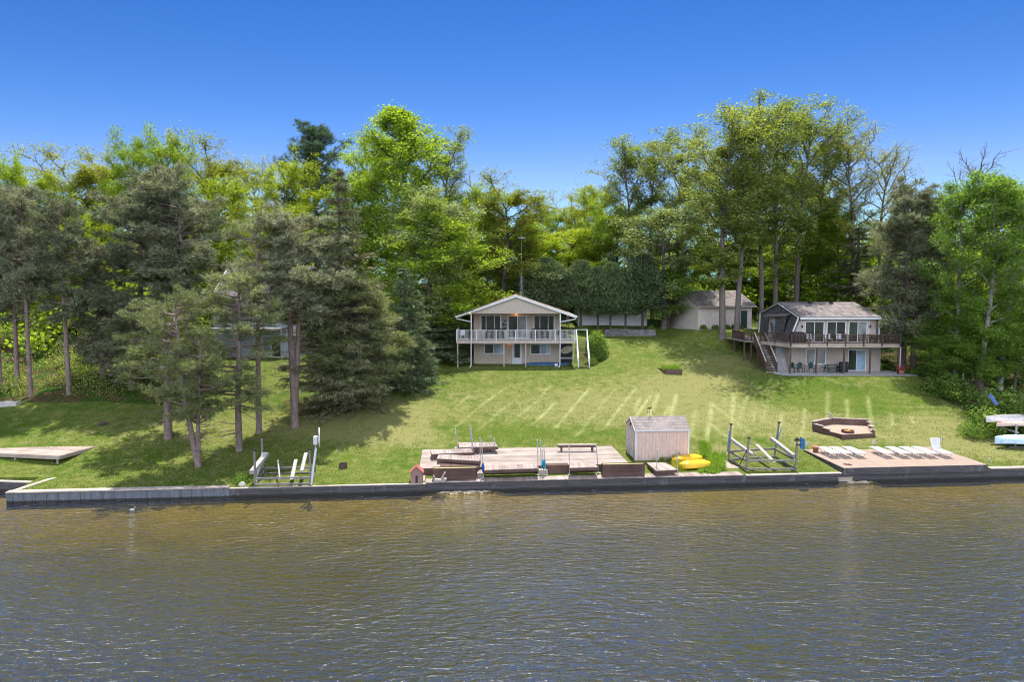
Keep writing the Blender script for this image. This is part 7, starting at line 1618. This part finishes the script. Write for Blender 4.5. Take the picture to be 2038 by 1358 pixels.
# ================================================================== RIGHT EDGE: CANOES, ROWBOAT, LANDING, SHRUBS
def hull(o, a, L, w_, h_, mat, name="hull", sheer=.25, inverted=True, blunt=False, d=Vector((1, .05, 0))):
    d = d.normalized(); s = Vector((-d.y, d.x, 0)); m = MB(); n, k = 26, 10; V = []
    for i in range(n + 1):
        t = i / n; e = min(t, 1 - t) if not blunt else t; ww = w_ * (min(1, e / .38) ** .65) + .02; up = sheer * h_ * (max(0, 1 - e / .3) ** 2)
        for j in range(k + 1):
            an = math.pi * j / k; c, sn = math.cos(an), math.sin(an) ** .7
            V.append(a + d * (L * t) + s * (c * ww / 2) + (Z * (sn * h_ - up) if inverted else Z * (h_ + up - sn * h_)))
    m.add(V, [(i * (k + 1) + j, i * (k + 1) + j + 1, (i + 1) * (k + 1) + j + 1, (i + 1) * (k + 1) + j) for i in range(n) for j in range(k)])
    return m.build(name, mat, o, smooth=True)
def right_edge():
    Y = 50.0; g = gz(36.5, 49)
    rk = thing("boat_rack", "low timber rack holding the upturned boats at the right edge", "rack", (38, 49.6, g)); m = MB()
    for x in (36.6, 40.2):
        m.bar((x, 48.9, g), (x, 48.9, g + 1.65), .1); m.bar((x, 50.5, g), (x, 50.5, g + 1.65), .1); m.bar((x, 48.7, g + 1.1), (x, 50.7, g + 1.1), .09); m.bar((x, 48.7, g + .42), (x, 50.7, g + .42), .09)
    m.bar((36.0, 48.7, g + .03), (43, 48.7, g + .03), .1, .05); m.build("timbers", W_GREY, rk)
    a = aty(1962, 838, 50.1); o = thing("canoe", "upturned aluminium canoe on top of the boat rack at the right edge", "canoe", a); hull(o, a, 5.2, .95, .46, basic("dull_aluminium", (.50, .47, .46), .35, .2, 4, metal=.6))
    a = aty(1983, 847, 49.3); o = thing("kayak", "slim tan upturned kayak under the aluminium canoe at the right edge", "kayak", a - Z * .1); hull(o, a, 4.6, .62, .28, basic("tan_hull", (.60, .42, .34), .4, .15, 4))
    a = aty(1980, 869, 48.6); a.z = g + .42; o = thing("rowboat", "pale blue upturned rowboat lowest on the boat rack at the right edge", "rowboat", a); hull(o, a, 4.3, 1.35, .52, basic("pale_blue_paint", (.45, .60, .74), .6, .3, 3, bmp=.3), sheer=.2)
    # brown wooden stair landing
    q = gpx(1915, 806); Yl = q.y + 1.5; x0, x1 = xat(1917, Yl, 4), xat(1966, Yl, 4); zf = aty(1930, 779, Yl).z; o = thing("stair_landing", "dark brown wooden stair landing with railings half hidden in the shrubs at the right", "stair landing", (x0, Yl, q.z))
    m = MB(); boards_n = 10
    for i in range(boards_n): y = Yl + i * .14; m.box(x0, x1, y, y + .13, zf - .04, zf)
    m.build("floor", W_DECKBR, o); railing(o, [(x0, Yl + 1.4), (x0, Yl), (x1, Yl)], zf, .95, W_DECKBR, sp=.12, drop=.2, cap=.1)
    for x in (x0 + .05, x0 + 1.0, x1 - .05): m = MB(); m.bar((x, Yl + .05, gz(x, Yl) - .2), (x, Yl + .05, zf - .05), .11); m.build("post", W_DECKBR, o)
    m = MB(); m.tube([(x0 + .35, Yl + .6, zf), (x0 + .35, Yl + .6, zf + 1.5)], .04, 6); m.build("pipe", GALV, o)
    def sh(px, Y, w_, H, lab, sd, key='shrub'): X = xat(px, Y, 3); put(PROTO[key], "shrub", "shrub", lab, X, Y, None, w_, sd, parts=("stems", "foliage"), H=H)
    sh(2005, 52.8, 5.4, 3.4, "large leafy shrub behind the boat rack at the right edge", 1); sh(1962, 51.6, 2.9, 2.2, "pale-flowering shrub left of the boat rack", 2); sh(1938, 51.0, 2.3, 1.15, "low grey-green shrub at the tip of the shrubbery near the boat rack", 3); sh(2044, 51.4, 3.4, 3.1, "shrub cut by the right edge behind the canoe", 5)
    sh(1870, 60, 3.6, 1.6, "low green shrub on the bank right of the gambrel house patio", 2.5); sh(1838, 63, 2.4, 1.1, "low shrub at the end of the gambrel house patio", .5); sh(1900, 58.4, 4.0, 2.2, "dark shrub under the aspens, left of the wooden landing", 1.5)
    a = aty(1969, 785, 51.0); m = MB(); m.bar(a, aty(1984, 806, 50.6), .09, .22); solo(m.build("paddle_board", basic("blue_red_board", (.10, .16, .42), .5, .5, 3), None), "blue and red striped board stuck upright in the shrubs at the right", "board")
right_edge()
